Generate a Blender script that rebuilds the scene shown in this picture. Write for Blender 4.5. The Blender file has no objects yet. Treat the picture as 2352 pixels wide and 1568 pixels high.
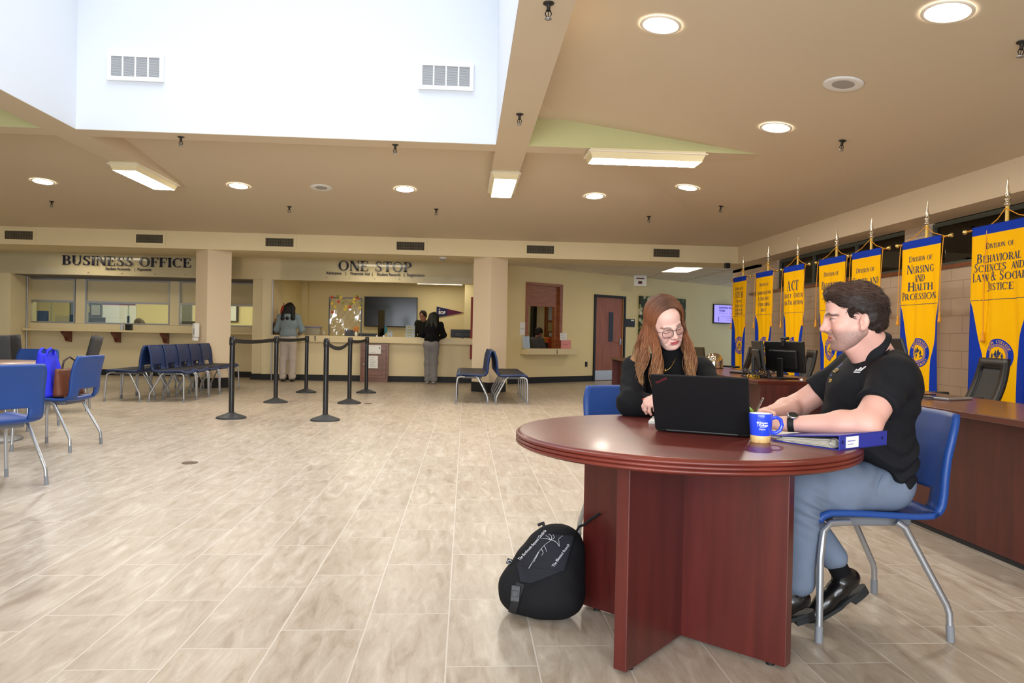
import bpy, bmesh, math, random
import numpy as np
from mathutils import Vector, Matrix, Euler
random.seed(7)
rng = np.random.default_rng(7)
SC = bpy.context.scene
COL = SC.collection
R = math.radians
PI = math.pi

# ------------------------------------------------------------------ camera
FPX, CAMZ = 1668.0, 1.097
YAW, PITCH, ROLL = R(3.647), R(0.511), R(1.15)
_f = Vector((math.sin(YAW)*math.cos(PITCH), math.cos(YAW)*math.cos(PITCH), -math.sin(PITCH)))
_r = Vector((math.cos(YAW), -math.sin(YAW), 0))
_d = _f.cross(_r)
if _d.z > 0: _d = -_d
_eu = _r*math.cos(ROLL) - _d*math.sin(ROLL)
_ev = _r*math.sin(ROLL) + _d*math.cos(ROLL)
cam_data = bpy.data.cameras.new('camera')
cam = bpy.data.objects.new('camera', cam_data)
COL.objects.link(cam)
cam_data.sensor_width = 36.0
cam_data.lens = 36.0*FPX/2352.0
cam_data.clip_start = 0.05
_m = Matrix((( _eu.x, -_ev.x, -_f.x, 0), (_eu.y, -_ev.y, -_f.y, 0), (_eu.z, -_ev.z, -_f.z, CAMZ), (0, 0, 0, 1)))
cam.matrix_world = _m
SC.camera = cam
SC.view_settings.view_transform = 'Standard'
SC.view_settings.look = 'None'
SC.view_settings.gamma = 1.0
SC.view_settings.use_curve_mapping = False
SC.view_settings.exposure = -0.06

def ray(u, v):
    return _f + _eu*((u-1176)/FPX) + _ev*((v-784)/FPX)
def at_y(u, v, Y):
    d = ray(u, v); return Vector((0, 0, CAMZ)) + d*(Y/d.y)
def at_z(u, v, z):
    d = ray(u, v); return Vector((0, 0, CAMZ)) + d*((z-CAMZ)/d.z)
def at_x(u, v, X):
    d = ray(u, v); return Vector((0, 0, CAMZ)) + d*(X/d.x)

# ------------------------------------------------------------------ world and daylight
world = bpy.data.worlds.new('world'); SC.world = world; world.use_nodes = True
_bg = world.node_tree.nodes['Background']
_bg.inputs[0].default_value = (0.75, 0.86, 1.0, 1); _bg.inputs[1].default_value = 0.8

def area(name, loc, rot, sx, sy, power, color, spread=180):
    l = bpy.data.lights.new(name, 'AREA'); l.shape = 'RECTANGLE'; l.size = sx; l.size_y = sy
    l.energy = power; l.color = color; l.spread = R(spread)
    o = bpy.data.objects.new(name, l); COL.objects.link(o); o.location = loc; o.rotation_euler = rot
    return o
# daylight through the roof glazing at the top of the light well, and through the entrance windows behind the camera
L_SKY = area('skylight_daylight', (-1.9, 5.4, 6.3), (0, 0, 0), 4.2, 4.6, 180, (0.93, 0.97, 1.0), 110)
L_WIN = area('entrance_daylight', (-1.2, -2.05, 1.45), (R(90), 0, 0), 6.5, 2.0, 430, (0.88, 0.94, 1.0))

L_COR = area('corridor_fill', (7.1, 8.5, 3.25), (0, 0, 0), 1.2, 6.0, 60, (1.0, 0.97, 0.92))  # unseen fill light, added to lift the black corridor behind the clerestory

# ------------------------------------------------------------------ colour and material helpers
def s2l(c):
    return tuple(((x/255.0)/12.92 if x/255.0 <= 0.04045 else ((x/255.0+0.055)/1.055)**2.4) for x in c)
MATS = {}
def mat(name, rgb, rough=0.6, metal=0.0, var=0.0, vscale=8.0, bump=0.0, bscale=60.0, spec=0.5, emit=0.0, emitc=None,
        alpha=1.0, trans=0.0, coat=0.0, stretch=None, ior=1.45, attr=None, sheen=0.0):
    if name in MATS: return MATS[name]
    m = bpy.data.materials.new(name); m.use_nodes = True
    nt = m.node_tree; b = nt.nodes['Principled BSDF']
    c = s2l(rgb)
    b.inputs['Base Color'].default_value = (*c, 1)
    b.inputs['Roughness'].default_value = rough; b.inputs['Metallic'].default_value = metal
    b.inputs['Specular IOR Level'].default_value = spec
    b.inputs['IOR'].default_value = ior
    b.inputs['Coat Weight'].default_value = coat
    b.inputs['Coat Roughness'].default_value = 0.1
    b.inputs['Sheen Weight'].default_value = sheen
    b.inputs['Transmission Weight'].default_value = trans
    b.inputs['Alpha'].default_value = alpha
    if emit:
        b.inputs['Emission Color'].default_value = (*(s2l(emitc) if emitc else c), 1)
        b.inputs['Emission Strength'].default_value = emit
    tc = None
    if var or bump:
        tc = nt.nodes.new('ShaderNodeTexCoord'); mp = nt.nodes.new('ShaderNodeMapping')
        nt.links.new(tc.outputs['Object'], mp.inputs['Vector'])
        if stretch: mp.inputs['Scale'].default_value = stretch
    src = None
    if attr:
        a = nt.nodes.new('ShaderNodeAttribute'); a.attribute_name = attr; src = a.outputs['Color']
        nt.links.new(src, b.inputs['Base Color'])
    if var:
        n = nt.nodes.new('ShaderNodeTexNoise'); n.inputs['Scale'].default_value = vscale; n.inputs['Detail'].default_value = 5
        nt.links.new(mp.outputs[0], n.inputs['Vector'])
        mr = nt.nodes.new('ShaderNodeMapRange'); mr.inputs[1].default_value = 0.3; mr.inputs[2].default_value = 0.7
        mr.inputs[3].default_value = 1-var; mr.inputs[4].default_value = 1+var
        nt.links.new(n.outputs['Fac'], mr.inputs[0])
        mx = nt.nodes.new('ShaderNodeVectorMath'); mx.operation = 'SCALE'
        if src: nt.links.new(src, mx.inputs[0])
        else: mx.inputs[0].default_value = c
        nt.links.new(mr.outputs[0], mx.inputs['Scale'])
        nt.links.new(mx.outputs[0], b.inputs['Base Color'])
    if bump:
        n2 = nt.nodes.new('ShaderNodeTexNoise'); n2.inputs['Scale'].default_value = bscale; n2.inputs['Detail'].default_value = 3
        nt.links.new(mp.outputs[0], n2.inputs['Vector'])
        bm_ = nt.nodes.new('ShaderNodeBump'); bm_.inputs['Strength'].default_value = bump; bm_.inputs['Distance'].default_value = 0.01
        nt.links.new(n2.outputs['Fac'], bm_.inputs['Height']); nt.links.new(bm_.outputs[0], b.inputs['Normal'])
    MATS[name] = m
    return m

def wood(name, c1, c2, rough=0.3, scale=(1.2, 1.2, 9.0), coat=0.3):
    """laminate with long soft grain along the axis that has the small scale"""
    if name in MATS: return MATS[name]
    m = bpy.data.materials.new(name); m.use_nodes = True; nt = m.node_tree; b = nt.nodes['Principled BSDF']
    tc = nt.nodes.new('ShaderNodeTexCoord'); mp = nt.nodes.new('ShaderNodeMapping'); mp.inputs['Scale'].default_value = scale
    nt.links.new(tc.outputs['Object'], mp.inputs['Vector'])
    n = nt.nodes.new('ShaderNodeTexNoise'); n.inputs['Scale'].default_value = 3.0; n.inputs['Detail'].default_value = 6; n.inputs['Distortion'].default_value = 0.4
    nt.links.new(mp.outputs[0], n.inputs['Vector'])
    cr = nt.nodes.new('ShaderNodeValToRGB'); cr.color_ramp.elements[0].position = 0.3; cr.color_ramp.elements[1].position = 0.72
    cr.color_ramp.elements[0].color = (*s2l(c1), 1); cr.color_ramp.elements[1].color = (*s2l(c2), 1)
    nt.links.new(n.outputs['Fac'], cr.inputs[0]); nt.links.new(cr.outputs[0], b.inputs['Base Color'])
    b.inputs['Roughness'].default_value = rough; b.inputs['Coat Weight'].default_value = coat; b.inputs['Coat Roughness'].default_value = 0.15
    MATS[name] = m
    return m

def glass(name, tint=(235, 240, 240), fac=0.12, rough=0.0):
    """thin sheet: mostly clear with a mirror-like film"""
    if name in MATS: return MATS[name]
    m = bpy.data.materials.new(name); m.use_nodes = True; nt = m.node_tree
    out = nt.nodes['Material Output']; nt.nodes.remove(nt.nodes['Principled BSDF'])
    t = nt.nodes.new('ShaderNodeBsdfTransparent'); t.inputs[0].default_value = (*s2l(tint), 1)
    g = nt.nodes.new('ShaderNodeBsdfGlossy'); g.inputs['Roughness'].default_value = rough
    fr = nt.nodes.new('ShaderNodeFresnel'); fr.inputs[0].default_value = 1.5
    ad = nt.nodes.new('ShaderNodeMath'); ad.operation = 'ADD'; ad.inputs[1].default_value = fac-0.04; ad.use_clamp = True
    nt.links.new(fr.outputs[0], ad.inputs[0])
    mx = nt.nodes.new('ShaderNodeMixShader'); nt.links.new(ad.outputs[0], mx.inputs[0])
    nt.links.new(t.outputs[0], mx.inputs[1]); nt.links.new(g.outputs[0], mx.inputs[2]); nt.links.new(mx.outputs[0], out.inputs[0])
    MATS[name] = m
    return m

# ------------------------------------------------------------------ mesh builder
class MB:
    def __init__(s): s.v = []; s.f = []; s.mi = []; s.sm = []; s.cur = 0; s.smooth = False
    def m(s, i, smooth=None):
        s.cur = i
        if smooth is not None: s.smooth = smooth
        return s
    def add(s, vs, fs, M=None, smooth=None):
        o = len(s.v)
        if M is not None: vs = [tuple(M @ Vector(p)) for p in vs]
        s.v += [tuple(p) for p in vs]
        for f in fs:
            s.f.append(tuple(i+o for i in f)); s.mi.append(s.cur); s.sm.append(s.smooth if smooth is None else smooth)
        return s
    def box(s, a, b, M=None):
        x0, y0, z0 = [min(a[i], b[i]) for i in range(3)]; x1, y1, z1 = [max(a[i], b[i]) for i in range(3)]
        return s.add([(x0,y0,z0),(x1,y0,z0),(x1,y1,z0),(x0,y1,z0),(x0,y0,z1),(x1,y0,z1),(x1,y1,z1),(x0,y1,z1)],
              [(0,3,2,1),(4,5,6,7),(0,1,5,4),(1,2,6,5),(2,3,7,6),(3,0,4,7)], M, smooth=False)
    def frame(s, x0, x1, z0, z1, wd, y0, y1, M=None):
        s.box((x0, y0, z0), (x1, y1, z0+wd), M); s.box((x0, y0, z1-wd), (x1, y1, z1), M)
        s.box((x0, y0, z0+wd), (x0+wd, y1, z1-wd), M); return s.box((x1-wd, y0, z0+wd), (x1, y1, z1-wd), M)
    def cbox(s, c, d, M=None):
        return s.box([c[i]-d[i]/2 for i in range(3)], [c[i]+d[i]/2 for i in range(3)], M)
    def rbox(s, a, b, r=0.01, M=None, n=2):
        """box with rounded vertical and horizontal edges (chamfered in n steps)"""
        x0, y0, z0 = [min(a[i], b[i]) for i in range(3)]; x1, y1, z1 = [max(a[i], b[i]) for i in range(3)]
        r = min(r, (x1-x0)/2.01, (y1-y0)/2.01, (z1-z0)/2.01)
        rings = []
        for k in range(n+1):
            t = (k/n)*PI/2; rings.append((r-r*math.sin(t), z0+r-r*math.cos(t)))
        for k in range(n+1):
            t = (1-k/n)*PI/2; rings.append((r-r*math.sin(t), z1-r+r*math.cos(t)))
        def loop(ins, z):
            pts = []
            rr = max(r-ins*0.0, 1e-4)
            for (cx_, cy_, a0) in ((x1-rr, y1-rr, 0), (x0+rr, y1-rr, PI/2), (x0+rr, y0+rr, PI), (x1-rr, y0+rr, 1.5*PI)):
                for q in range(n+1):
                    t = a0 + q/n*PI/2; q_ = rr-ins
                    pts.append((cx_+q_*math.cos(t), cy_+q_*math.sin(t), z))
            return pts
        vs = []; N = 4*(n+1)
        for ins, z in rings: vs += loop(ins, z)
        fs = []
        for k in range(len(rings)-1):
            for i in range(N): fs.append((k*N+i, k*N+(i+1)%N, (k+1)*N+(i+1)%N, (k+1)*N+i))
        fs.append(tuple(range(N-1, -1, -1))); fs.append(tuple((len(rings)-1)*N+i for i in range(N)))
        return s.add(vs, fs, M, smooth=False)
    def cyl(s, a, b, r, r2=None, n=16, caps=True, smooth=True):
        a = Vector(a); b = Vector(b); r2 = r if r2 is None else r2
        ax = (b-a).normalized(); u = ax.orthogonal().normalized(); w = ax.cross(u)
        vs = [a+(u*math.cos(2*PI*i/n)+w*math.sin(2*PI*i/n))*r for i in range(n)] + [b+(u*math.cos(2*PI*i/n)+w*math.sin(2*PI*i/n))*r2 for i in range(n)]
        s.add(vs, [(i, (i+1) % n, n+(i+1) % n, n+i) for i in range(n)], smooth=smooth)
        if caps:
            s.add(vs[:n], [tuple(range(n-1, -1, -1))], smooth=False); s.add(vs[n:], [tuple(range(n))], smooth=False)
        return s
    def tube(s, pts, r, n=8, caps=True, closed=False, flat=None):
        """swept tube; r number or list; flat=(a,b) gives elliptical section along the frame"""
        P = [Vector(p) for p in pts]; N = len(P)
        rs = r if hasattr(r, '__len__') else [r]*N
        T = []
        for i in range(N):
            if closed: t = P[(i+1) % N]-P[i-1]
            else: t = P[min(i+1, N-1)]-P[max(i-1, 0)]
            T.append(t.normalized() if t.length > 1e-9 else Vector((0, 0, 1)))
        u = T[0].orthogonal().normalized(); vs = []
        for i in range(N):
            u = (u - T[i]*u.dot(T[i]))
            u = u.normalized() if u.length > 1e-6 else T[i].orthogonal().normalized()
            w = T[i].cross(u)
            fa, fb = flat if flat else (1, 1)
            for k in range(n):
                q = 2*PI*k/n
                vs.append(P[i]+(u*math.cos(q)*fa+w*math.sin(q)*fb)*rs[i])
        fs = []
        for i in range(N if closed else N-1):
            j = (i+1) % N
            for k in range(n): fs.append((i*n+k, i*n+(k+1) % n, j*n+(k+1) % n, j*n+k))
        s.add(vs, fs, smooth=True)
        if caps and not closed:
            s.add(vs[:n], [tuple(range(n-1, -1, -1))], smooth=False); s.add(vs[-n:], [tuple(range(n))], smooth=False)
        return s
    def lathe(s, prof, n=24, c=(0, 0, 0), M=None, caps=False, smooth=True):
        vs = []; N = len(prof)
        for (r, z) in prof:
            for k in range(n): q = 2*PI*k/n; vs.append((c[0]+r*math.cos(q), c[1]+r*math.sin(q), c[2]+z))
        fs = [(i*n+k, i*n+(k+1) % n, (i+1)*n+(k+1) % n, (i+1)*n+k) for i in range(N-1) for k in range(n)]
        if caps: fs += [tuple(range(n-1, -1, -1)), tuple((N-1)*n+k for k in range(n))]
        return s.add(vs, fs, M, smooth=smooth)
    def prism(s, poly, a, b, axis='z', M=None):
        """polygon (list of 2d) extruded from a to b along an axis; axis z: (x,y), y: (x,z), x: (y,z)"""
        n = len(poly)
        def P(p, t): return (p[0], p[1], t) if axis == 'z' else ((p[0], t, p[1]) if axis == 'y' else (t, p[0], p[1]))
        vs = [P(p, a) for p in poly]+[P(p, b) for p in poly]
        fs = [(i, (i+1) % n, n+(i+1) % n, n+i) for i in range(n)]+[tuple(range(n-1, -1, -1)), tuple(range(n, 2*n))]
        return s.add(vs, fs, M, smooth=False)
    def grid(s, fn, nu, nv, smooth=True, thick=0.0, matfn=None):
        vs = [tuple(fn(i/nu, j/nv)) for j in range(nv+1) for i in range(nu+1)]
        W = nu+1
        for j in range(nv):
            for i in range(nu):
                pass
        o = len(s.v); s.v += vs
        for j in range(nv):
            for i in range(nu):
                s.f.append((o+j*W+i, o+j*W+i+1, o+(j+1)*W+i+1, o+(j+1)*W+i))
                s.mi.append(matfn((i+.5)/nu, (j+.5)/nv) if matfn else s.cur); s.sm.append(smooth)
        return s
    def build(s, name, mats, parent=None, loc=None, rot=None, bevel=0.0, solid=0.0, subd=0, fixn=True, bseg=2):
        me = bpy.data.meshes.new(name)
        me.from_pydata(s.v, [], s.f)
        if not isinstance(mats, (list, tuple)): mats = [mats]
        for m_ in mats: me.materials.append(m_)
        me.polygons.foreach_set('material_index', s.mi)
        me.polygons.foreach_set('use_smooth', s.sm)
        me.update()
        o = bpy.data.objects.new(name, me); COL.objects.link(o)
        if fixn:
            bm = bmesh.new(); bm.from_mesh(me); bmesh.ops.recalc_face_normals(bm, faces=bm.faces); bm.to_mesh(me); bm.free()
        if parent: o.parent = parent
        if loc is not None: o.location = loc
        if rot is not None: o.rotation_euler = rot
        if solid:
            md = o.modifiers.new('solid', 'SOLIDIFY'); md.thickness = solid; md.offset = 0
        if bevel:
            md = o.modifiers.new('bevel', 'BEVEL'); md.width = bevel; md.segments = bseg; md.limit_method = 'ANGLE'; md.angle_limit = R(40)
        if subd:
            md = o.modifiers.new('subd', 'SUBSURF'); md.levels = subd; md.render_levels = subd
        return o

def tag(o, label=None, cat=None, group=None, kind=None):
    if label: o['label'] = label
    if cat: o['category'] = cat
    if group: o['group'] = group
    if kind: o['kind'] = kind
    return o
def thing(name, label, cat, loc=(0, 0, 0), rz=0.0, group=None):
    o = bpy.data.objects.new(name, None); o.empty_display_size = 0.1; COL.objects.link(o)
    o.location = loc; o.rotation_euler = (0, 0, rz)
    return tag(o, label, cat, group)
def struct(name, mb, mats, **k):
    o = mb.build(name, mats, **k); o['kind'] = 'structure'; return o
def dup(root, loc, rz=None, label=None, group=None):
    r = root.copy(); COL.objects.link(r); r.location = loc
    if rz is not None: r.rotation_euler = (0, 0, rz)
    if label: r['label'] = label
    if group: r['group'] = group
    for ch in [c for c in COL.objects if c.parent == root]:
        c = ch.copy(); COL.objects.link(c); c.parent = r
        for g in [x for x in COL.objects if x.parent == ch]:
            d = g.copy(); COL.objects.link(d); d.parent = c
    return r

# ------------------------------------------------------------------ lettering
_TN = [0]
def text_mesh(body, size, depth=0.0, align='CENTER', bold=0.0, spacing=1.0):
    """sans lettering as (verts, faces) lying in the x-y plane, baseline at y=0"""
    cu = bpy.data.curves.new('lettering', 'FONT'); cu.body = body; cu.size = size; cu.align_x = align
    cu.extrude = depth; cu.offset = bold; cu.space_character = spacing; cu.resolution_u = 3
    o = bpy.data.objects.new('lettering', cu); COL.objects.link(o)
    bpy.context.view_layer.update()
    me = bpy.data.meshes.new_from_object(o.evaluated_get(bpy.context.evaluated_depsgraph_get()))
    vs = [tuple(v.co) for v in me.vertices]; fs = [tuple(p.vertices) for p in me.polygons]
    bpy.data.objects.remove(o); bpy.data.curves.remove(cu); bpy.data.meshes.remove(me)
    return vs, fs

# roman capitals drawn with a broad pen: thick stems, thin bars, slab serifs. cap height 1.
TK, TH, SF = 0.18, 0.064, 0.075
def _poly(out, pts): out.append(pts)
def _stem(out, x, y0, y1, w=TK, s0=True, s1=True):
    out.append([(x-w/2, y0), (x+w/2, y0), (x+w/2, y1), (x-w/2, y1)])
    for fl, y, d in ((s0, y0, 1), (s1, y1, -1)):
        if fl: out.append([(x-w/2-SF, y), (x+w/2+SF, y), (x+w/2+SF, y+d*0.035), (x+w/2, y+d*0.075), (x-w/2, y+d*0.075), (x-w/2-SF, y+d*0.035)])
def _bar(out, x0, x1, y, w=TH): out.append([(x0, y-w/2), (x1, y-w/2), (x1, y+w/2), (x0, y+w/2)])
def _diag(out, x0, y0, x1, y1, w):
    dx, dy = x1-x0, y1-y0; L = math.hypot(dx, dy); k = w/2*L/abs(dy)
    out.append([(x0-k, y0), (x0+k, y0), (x1+k, y1), (x1-k, y1)])
def _ser(out, x, y, w=0.3, d=1): out.append([(x-w/2, y), (x+w/2, y), (x+w/2, y+d*0.045), (x-w/2, y+d*0.045)])
def _arc(out, cx, cy, rx, ry, t0, t1, n=14, tk=TK, th=TH):
    prev = None
    for i in range(n+1):
        t = R(t0+(t1-t0)*i/n); w = th+(tk-th)*abs(math.cos(t))**1.3
        a = (cx+(rx)*math.cos(t), cy+(ry)*math.sin(t)); b = (cx+(rx-w)*math.cos(t), cy+(ry-min(w, th*1.3))*math.sin(t))
        if prev: out.append([prev[0], a, b, prev[1]])
        prev = (a, b)
def glyph(c):
    o = []
    if c == 'A':
        _diag(o, .1, 0, .42, 1, TH); _diag(o, .74, 0, .42, 1, TK); _bar(o, .22, .64, .34); _ser(o, .1, 0, .24); _ser(o, .74, 0, .32); return o, .84
    if c == 'B':
        _stem(o, .17, 0, 1); _bar(o, .17, .42, .97); _bar(o, .17, .45, .52); _bar(o, .17, .45, .03)
        _arc(o, .40, .755, .25, .245, -90, 90); _arc(o, .42, .265, .29, .265, -90, 90); return o, .76
    if c == 'C':
        _arc(o, .46, .5, .42, .51, 50, 310, 22); o.append([(.74, .66), (.79, .66), (.79, 1.0), (.75, 1.0), (.70, .88)]); _bar(o, .68, .80, .12, .05); return o, .86
    if c == 'D':
        _stem(o, .17, 0, 1); _bar(o, .17, .45, .97); _bar(o, .17, .45, .03); _arc(o, .42, .5, .42, .5, -90, 90, 18); return o, .90
    if c == 'E' or c == 'F':
        _stem(o, .17, 0, 1); _bar(o, .17, .62, .97); _bar(o, .17, .48, .52); o.append([(.58, .99), (.64, .99), (.64, .74), (.60, .74)]); o.append([(.46, .66), (.49, .66), (.49, .38), (.46, .38)])
        if c == 'E': _bar(o, .17, .64, .03); o.append([(.60, .01), (.66, .01), (.68, .28), (.64, .28)]); return o, .74
        return o, .68
    if c == 'G':
        _arc(o, .46, .5, .42, .51, 50, 320, 22); o.append([(.74, .66), (.79, .66), (.79, 1.0), (.75, 1.0), (.70, .88)]); _stem(o, .74, .06, .42, TK*.85, False, True); return o, .90
    if c == 'H':
        _stem(o, .17, 0, 1); _stem(o, .71, 0, 1); _bar(o, .17, .71, .52); return o, .88
    if c == 'I':
        _stem(o, .17, 0, 1); return o, .34
    if c == 'J':
        _stem(o, .30, .2, 1, TK, False, True); _arc(o, .14, .12, .235, .2, -100, 10, 8); o.append([(.0, .0), (.1, -.08), (.16, -.02), (.06, .08)]); return o, .46
    if c == 'L':
        _stem(o, .17, 0, 1); _bar(o, .17, .62, .03); o.append([(.58, .01), (.64, .01), (.66, .30), (.62, .30)]); return o, .70
    if c == 'M':
        _stem(o, .15, 0, 1, TH*1.1); _stem(o, .85, 0, 1, TK); _diag(o, .2, 1, .5, .05, TK); _diag(o, .82, 1, .5, .05, TH); return o, 1.02
    if c == 'N':
        _stem(o, .14, 0, 1, TH*1.2); _stem(o, .74, 0, 1, TH*1.2); _diag(o, .18, 1, .72, 0, TK); return o, .88
    if c == 'O' or c == '0':
        _arc(o, .46, .5, .44, .515, 0, 360, 32); return o, .92
    if c == 'P':
        _stem(o, .17, 0, 1); _bar(o, .17, .42, .97); _bar(o, .17, .42, .46); _arc(o, .40, .715, .29, .285, -90, 90); return o, .74
    if c == 'R':
        _stem(o, .17, 0, 1); _bar(o, .17, .42, .97); _bar(o, .17, .42, .48); _arc(o, .40, .725, .27, .275, -90, 90); _diag(o, .42, .48, .72, 0, TK); _ser(o, .76, 0, .18); return o, .84
    if c == 'S':
        _arc(o, .34, .745, .27, .265, 40, 270, 14, TK*.8); _arc(o, .34, .255, .29, .265, -140, 90, 14, TK*.95)
        o.append([(.20, .60), (.24, .70), (.52, .44), (.48, .32)])
        o.append([(.52, .70), (.57, .70), (.57, 1.0), (.53, 1.0)]); o.append([(.06, 0), (.10, 0), (.13, .30), (.07, .30)]); return o, .68
    if c == 'T':
        _stem(o, .38, 0, 1, TK, True, False); _bar(o, .04, .72, .97); o.append([(.02, .99), (.07, .99), (.09, .72), (.05, .72)]); o.append([(.69, .99), (.74, .99), (.71, .72), (.67, .72)]); return o, .76
    if c == 'U':
        _stem(o, .17, .3, 1, TK, False, True); _stem(o, .70, .3, 1, TH*1.2, False, True); _arc(o, .41, .32, .315, .34, 180, 360, 14, TK*.7); return o, .84
    if c == 'V':
        _diag(o, .12, 1, .42, 0, TK); _diag(o, .72, 1, .44, 0, TH); _ser(o, .12, 1, .3, -1); _ser(o, .72, 1, .24, -1); return o, .82
    if c == 'W':
        _diag(o, .12, 1, .36, 0, TK); _diag(o, .58, 1, .38, 0, TH); _diag(o, .56, 1, .80, 0, TK); _diag(o, 1.04, 1, .82, 0, TH); _ser(o, .12, 1, .3, -1); _ser(o, 1.04, 1, .24, -1); _ser(o, .56, 1, .3, -1); return o, 1.14
    if c == 'Y':
        _stem(o, .42, 0, .45, TK, True, False); _diag(o, .12, 1, .42, .42, TK); _diag(o, .72, 1, .44, .42, TH); _ser(o, .12, 1, .3, -1); _ser(o, .72, 1, .24, -1); return o, .82
    if c == 'K':
        _stem(o, .17, 0, 1); _diag(o, .66, 1, .25, .48, TH); _diag(o, .36, .58, .72, 0, TK); _ser(o, .66, 1, .24, -1); _ser(o, .74, 0, .24); return o, .84
    if c == '&':
        _arc(o, .36, .74, .2, .26, 0, 360, 16, TK*.6); _arc(o, .34, .26, .32, .28, 60, 330, 16, TK*.8); _diag(o, .26, .62, .78, 0, TK*.8); _bar(o, .58, .84, .5, .05); return o, .88
    if c == '1':
        _stem(o, .3, 0, 1, TK, True, False); o.append([(.10, .80), (.3, 1.0), (.3, .9), (.14, .76)]); return o, .56
    if c == '3':
        _arc(o, .26, .77, .26, .24, -90, 150, 12, TK*.8); _arc(o, .26, .28, .30, .29, -150, 90, 14, TK); return o, .62
    if c == '|':
        _bar(o, .2, .26, .5, 1.0); return o, .46
    if c == '.':
        o.append([(.04, 0), (.18, 0), (.18, .14), (.04, .14)]); return o, .22
    return o, .42
def serif(body, h, small=0.76, track=0.03):
    """list of (letter, polygons, x0, x1) for a line of small capitals of cap height h, centred on x=0"""
    res = []; x = 0.0
    for ch in body:
        k = h*(small if ch.islower() else 1.0)
        g, w = glyph(ch.upper())
        res.append((ch, [[(x+p[0]*k, p[1]*k) for p in q] for q in g], x, x+w*k)); x += (w+track)*k
    for i, (c, g, a, b) in enumerate(res):
        res[i] = (c, [[(p[0]-x/2, p[1]) for p in q] for q in g], a-x/2, b-x/2)
    return res, x
# ================================================================== THE SETTING
CREAM = mat('cream_paint', (230, 215, 176), 0.75, var=0.015, vscale=1.5)
YELLOW = mat('yellow_cream_paint', (234, 217, 168), 0.75, var=0.015, vscale=1.5)
TAN = mat('tan_ceiling_paint', (216, 200, 174), 0.85, var=0.01, vscale=1.0)
SAGE = mat('sage_paint', (200, 200, 150), 0.85)
COLM = mat('column_paint', (228, 209, 180), 0.75)
WHITE = mat('white_paint', (226, 230, 236), 0.85)
BLACKB = mat('black_rubber_base', (26, 27, 30), 0.55)
OFFWHITE = mat('ceiling_tile_white', (226, 216, 194), 0.9, bump=0.15, bscale=200)
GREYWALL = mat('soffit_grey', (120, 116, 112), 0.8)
WHITEP = mat('white_plastic', (236, 236, 234), 0.45)
METGREY = mat('brushed_aluminium', (176, 178, 184), 0.38, metal=0.85)
DARKMET = mat('dark_metal', (52, 50, 48), 0.45, metal=0.5)
BLACKP = mat('black_plastic', (22, 22, 24), 0.42)
PAPER = mat('white_paper', (240, 240, 238), 0.8)
CLEAR = glass('clear_acrylic', (246, 248, 248), 0.05)
PANE = glass('window_glass', (225, 232, 228), 0.08)

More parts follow.
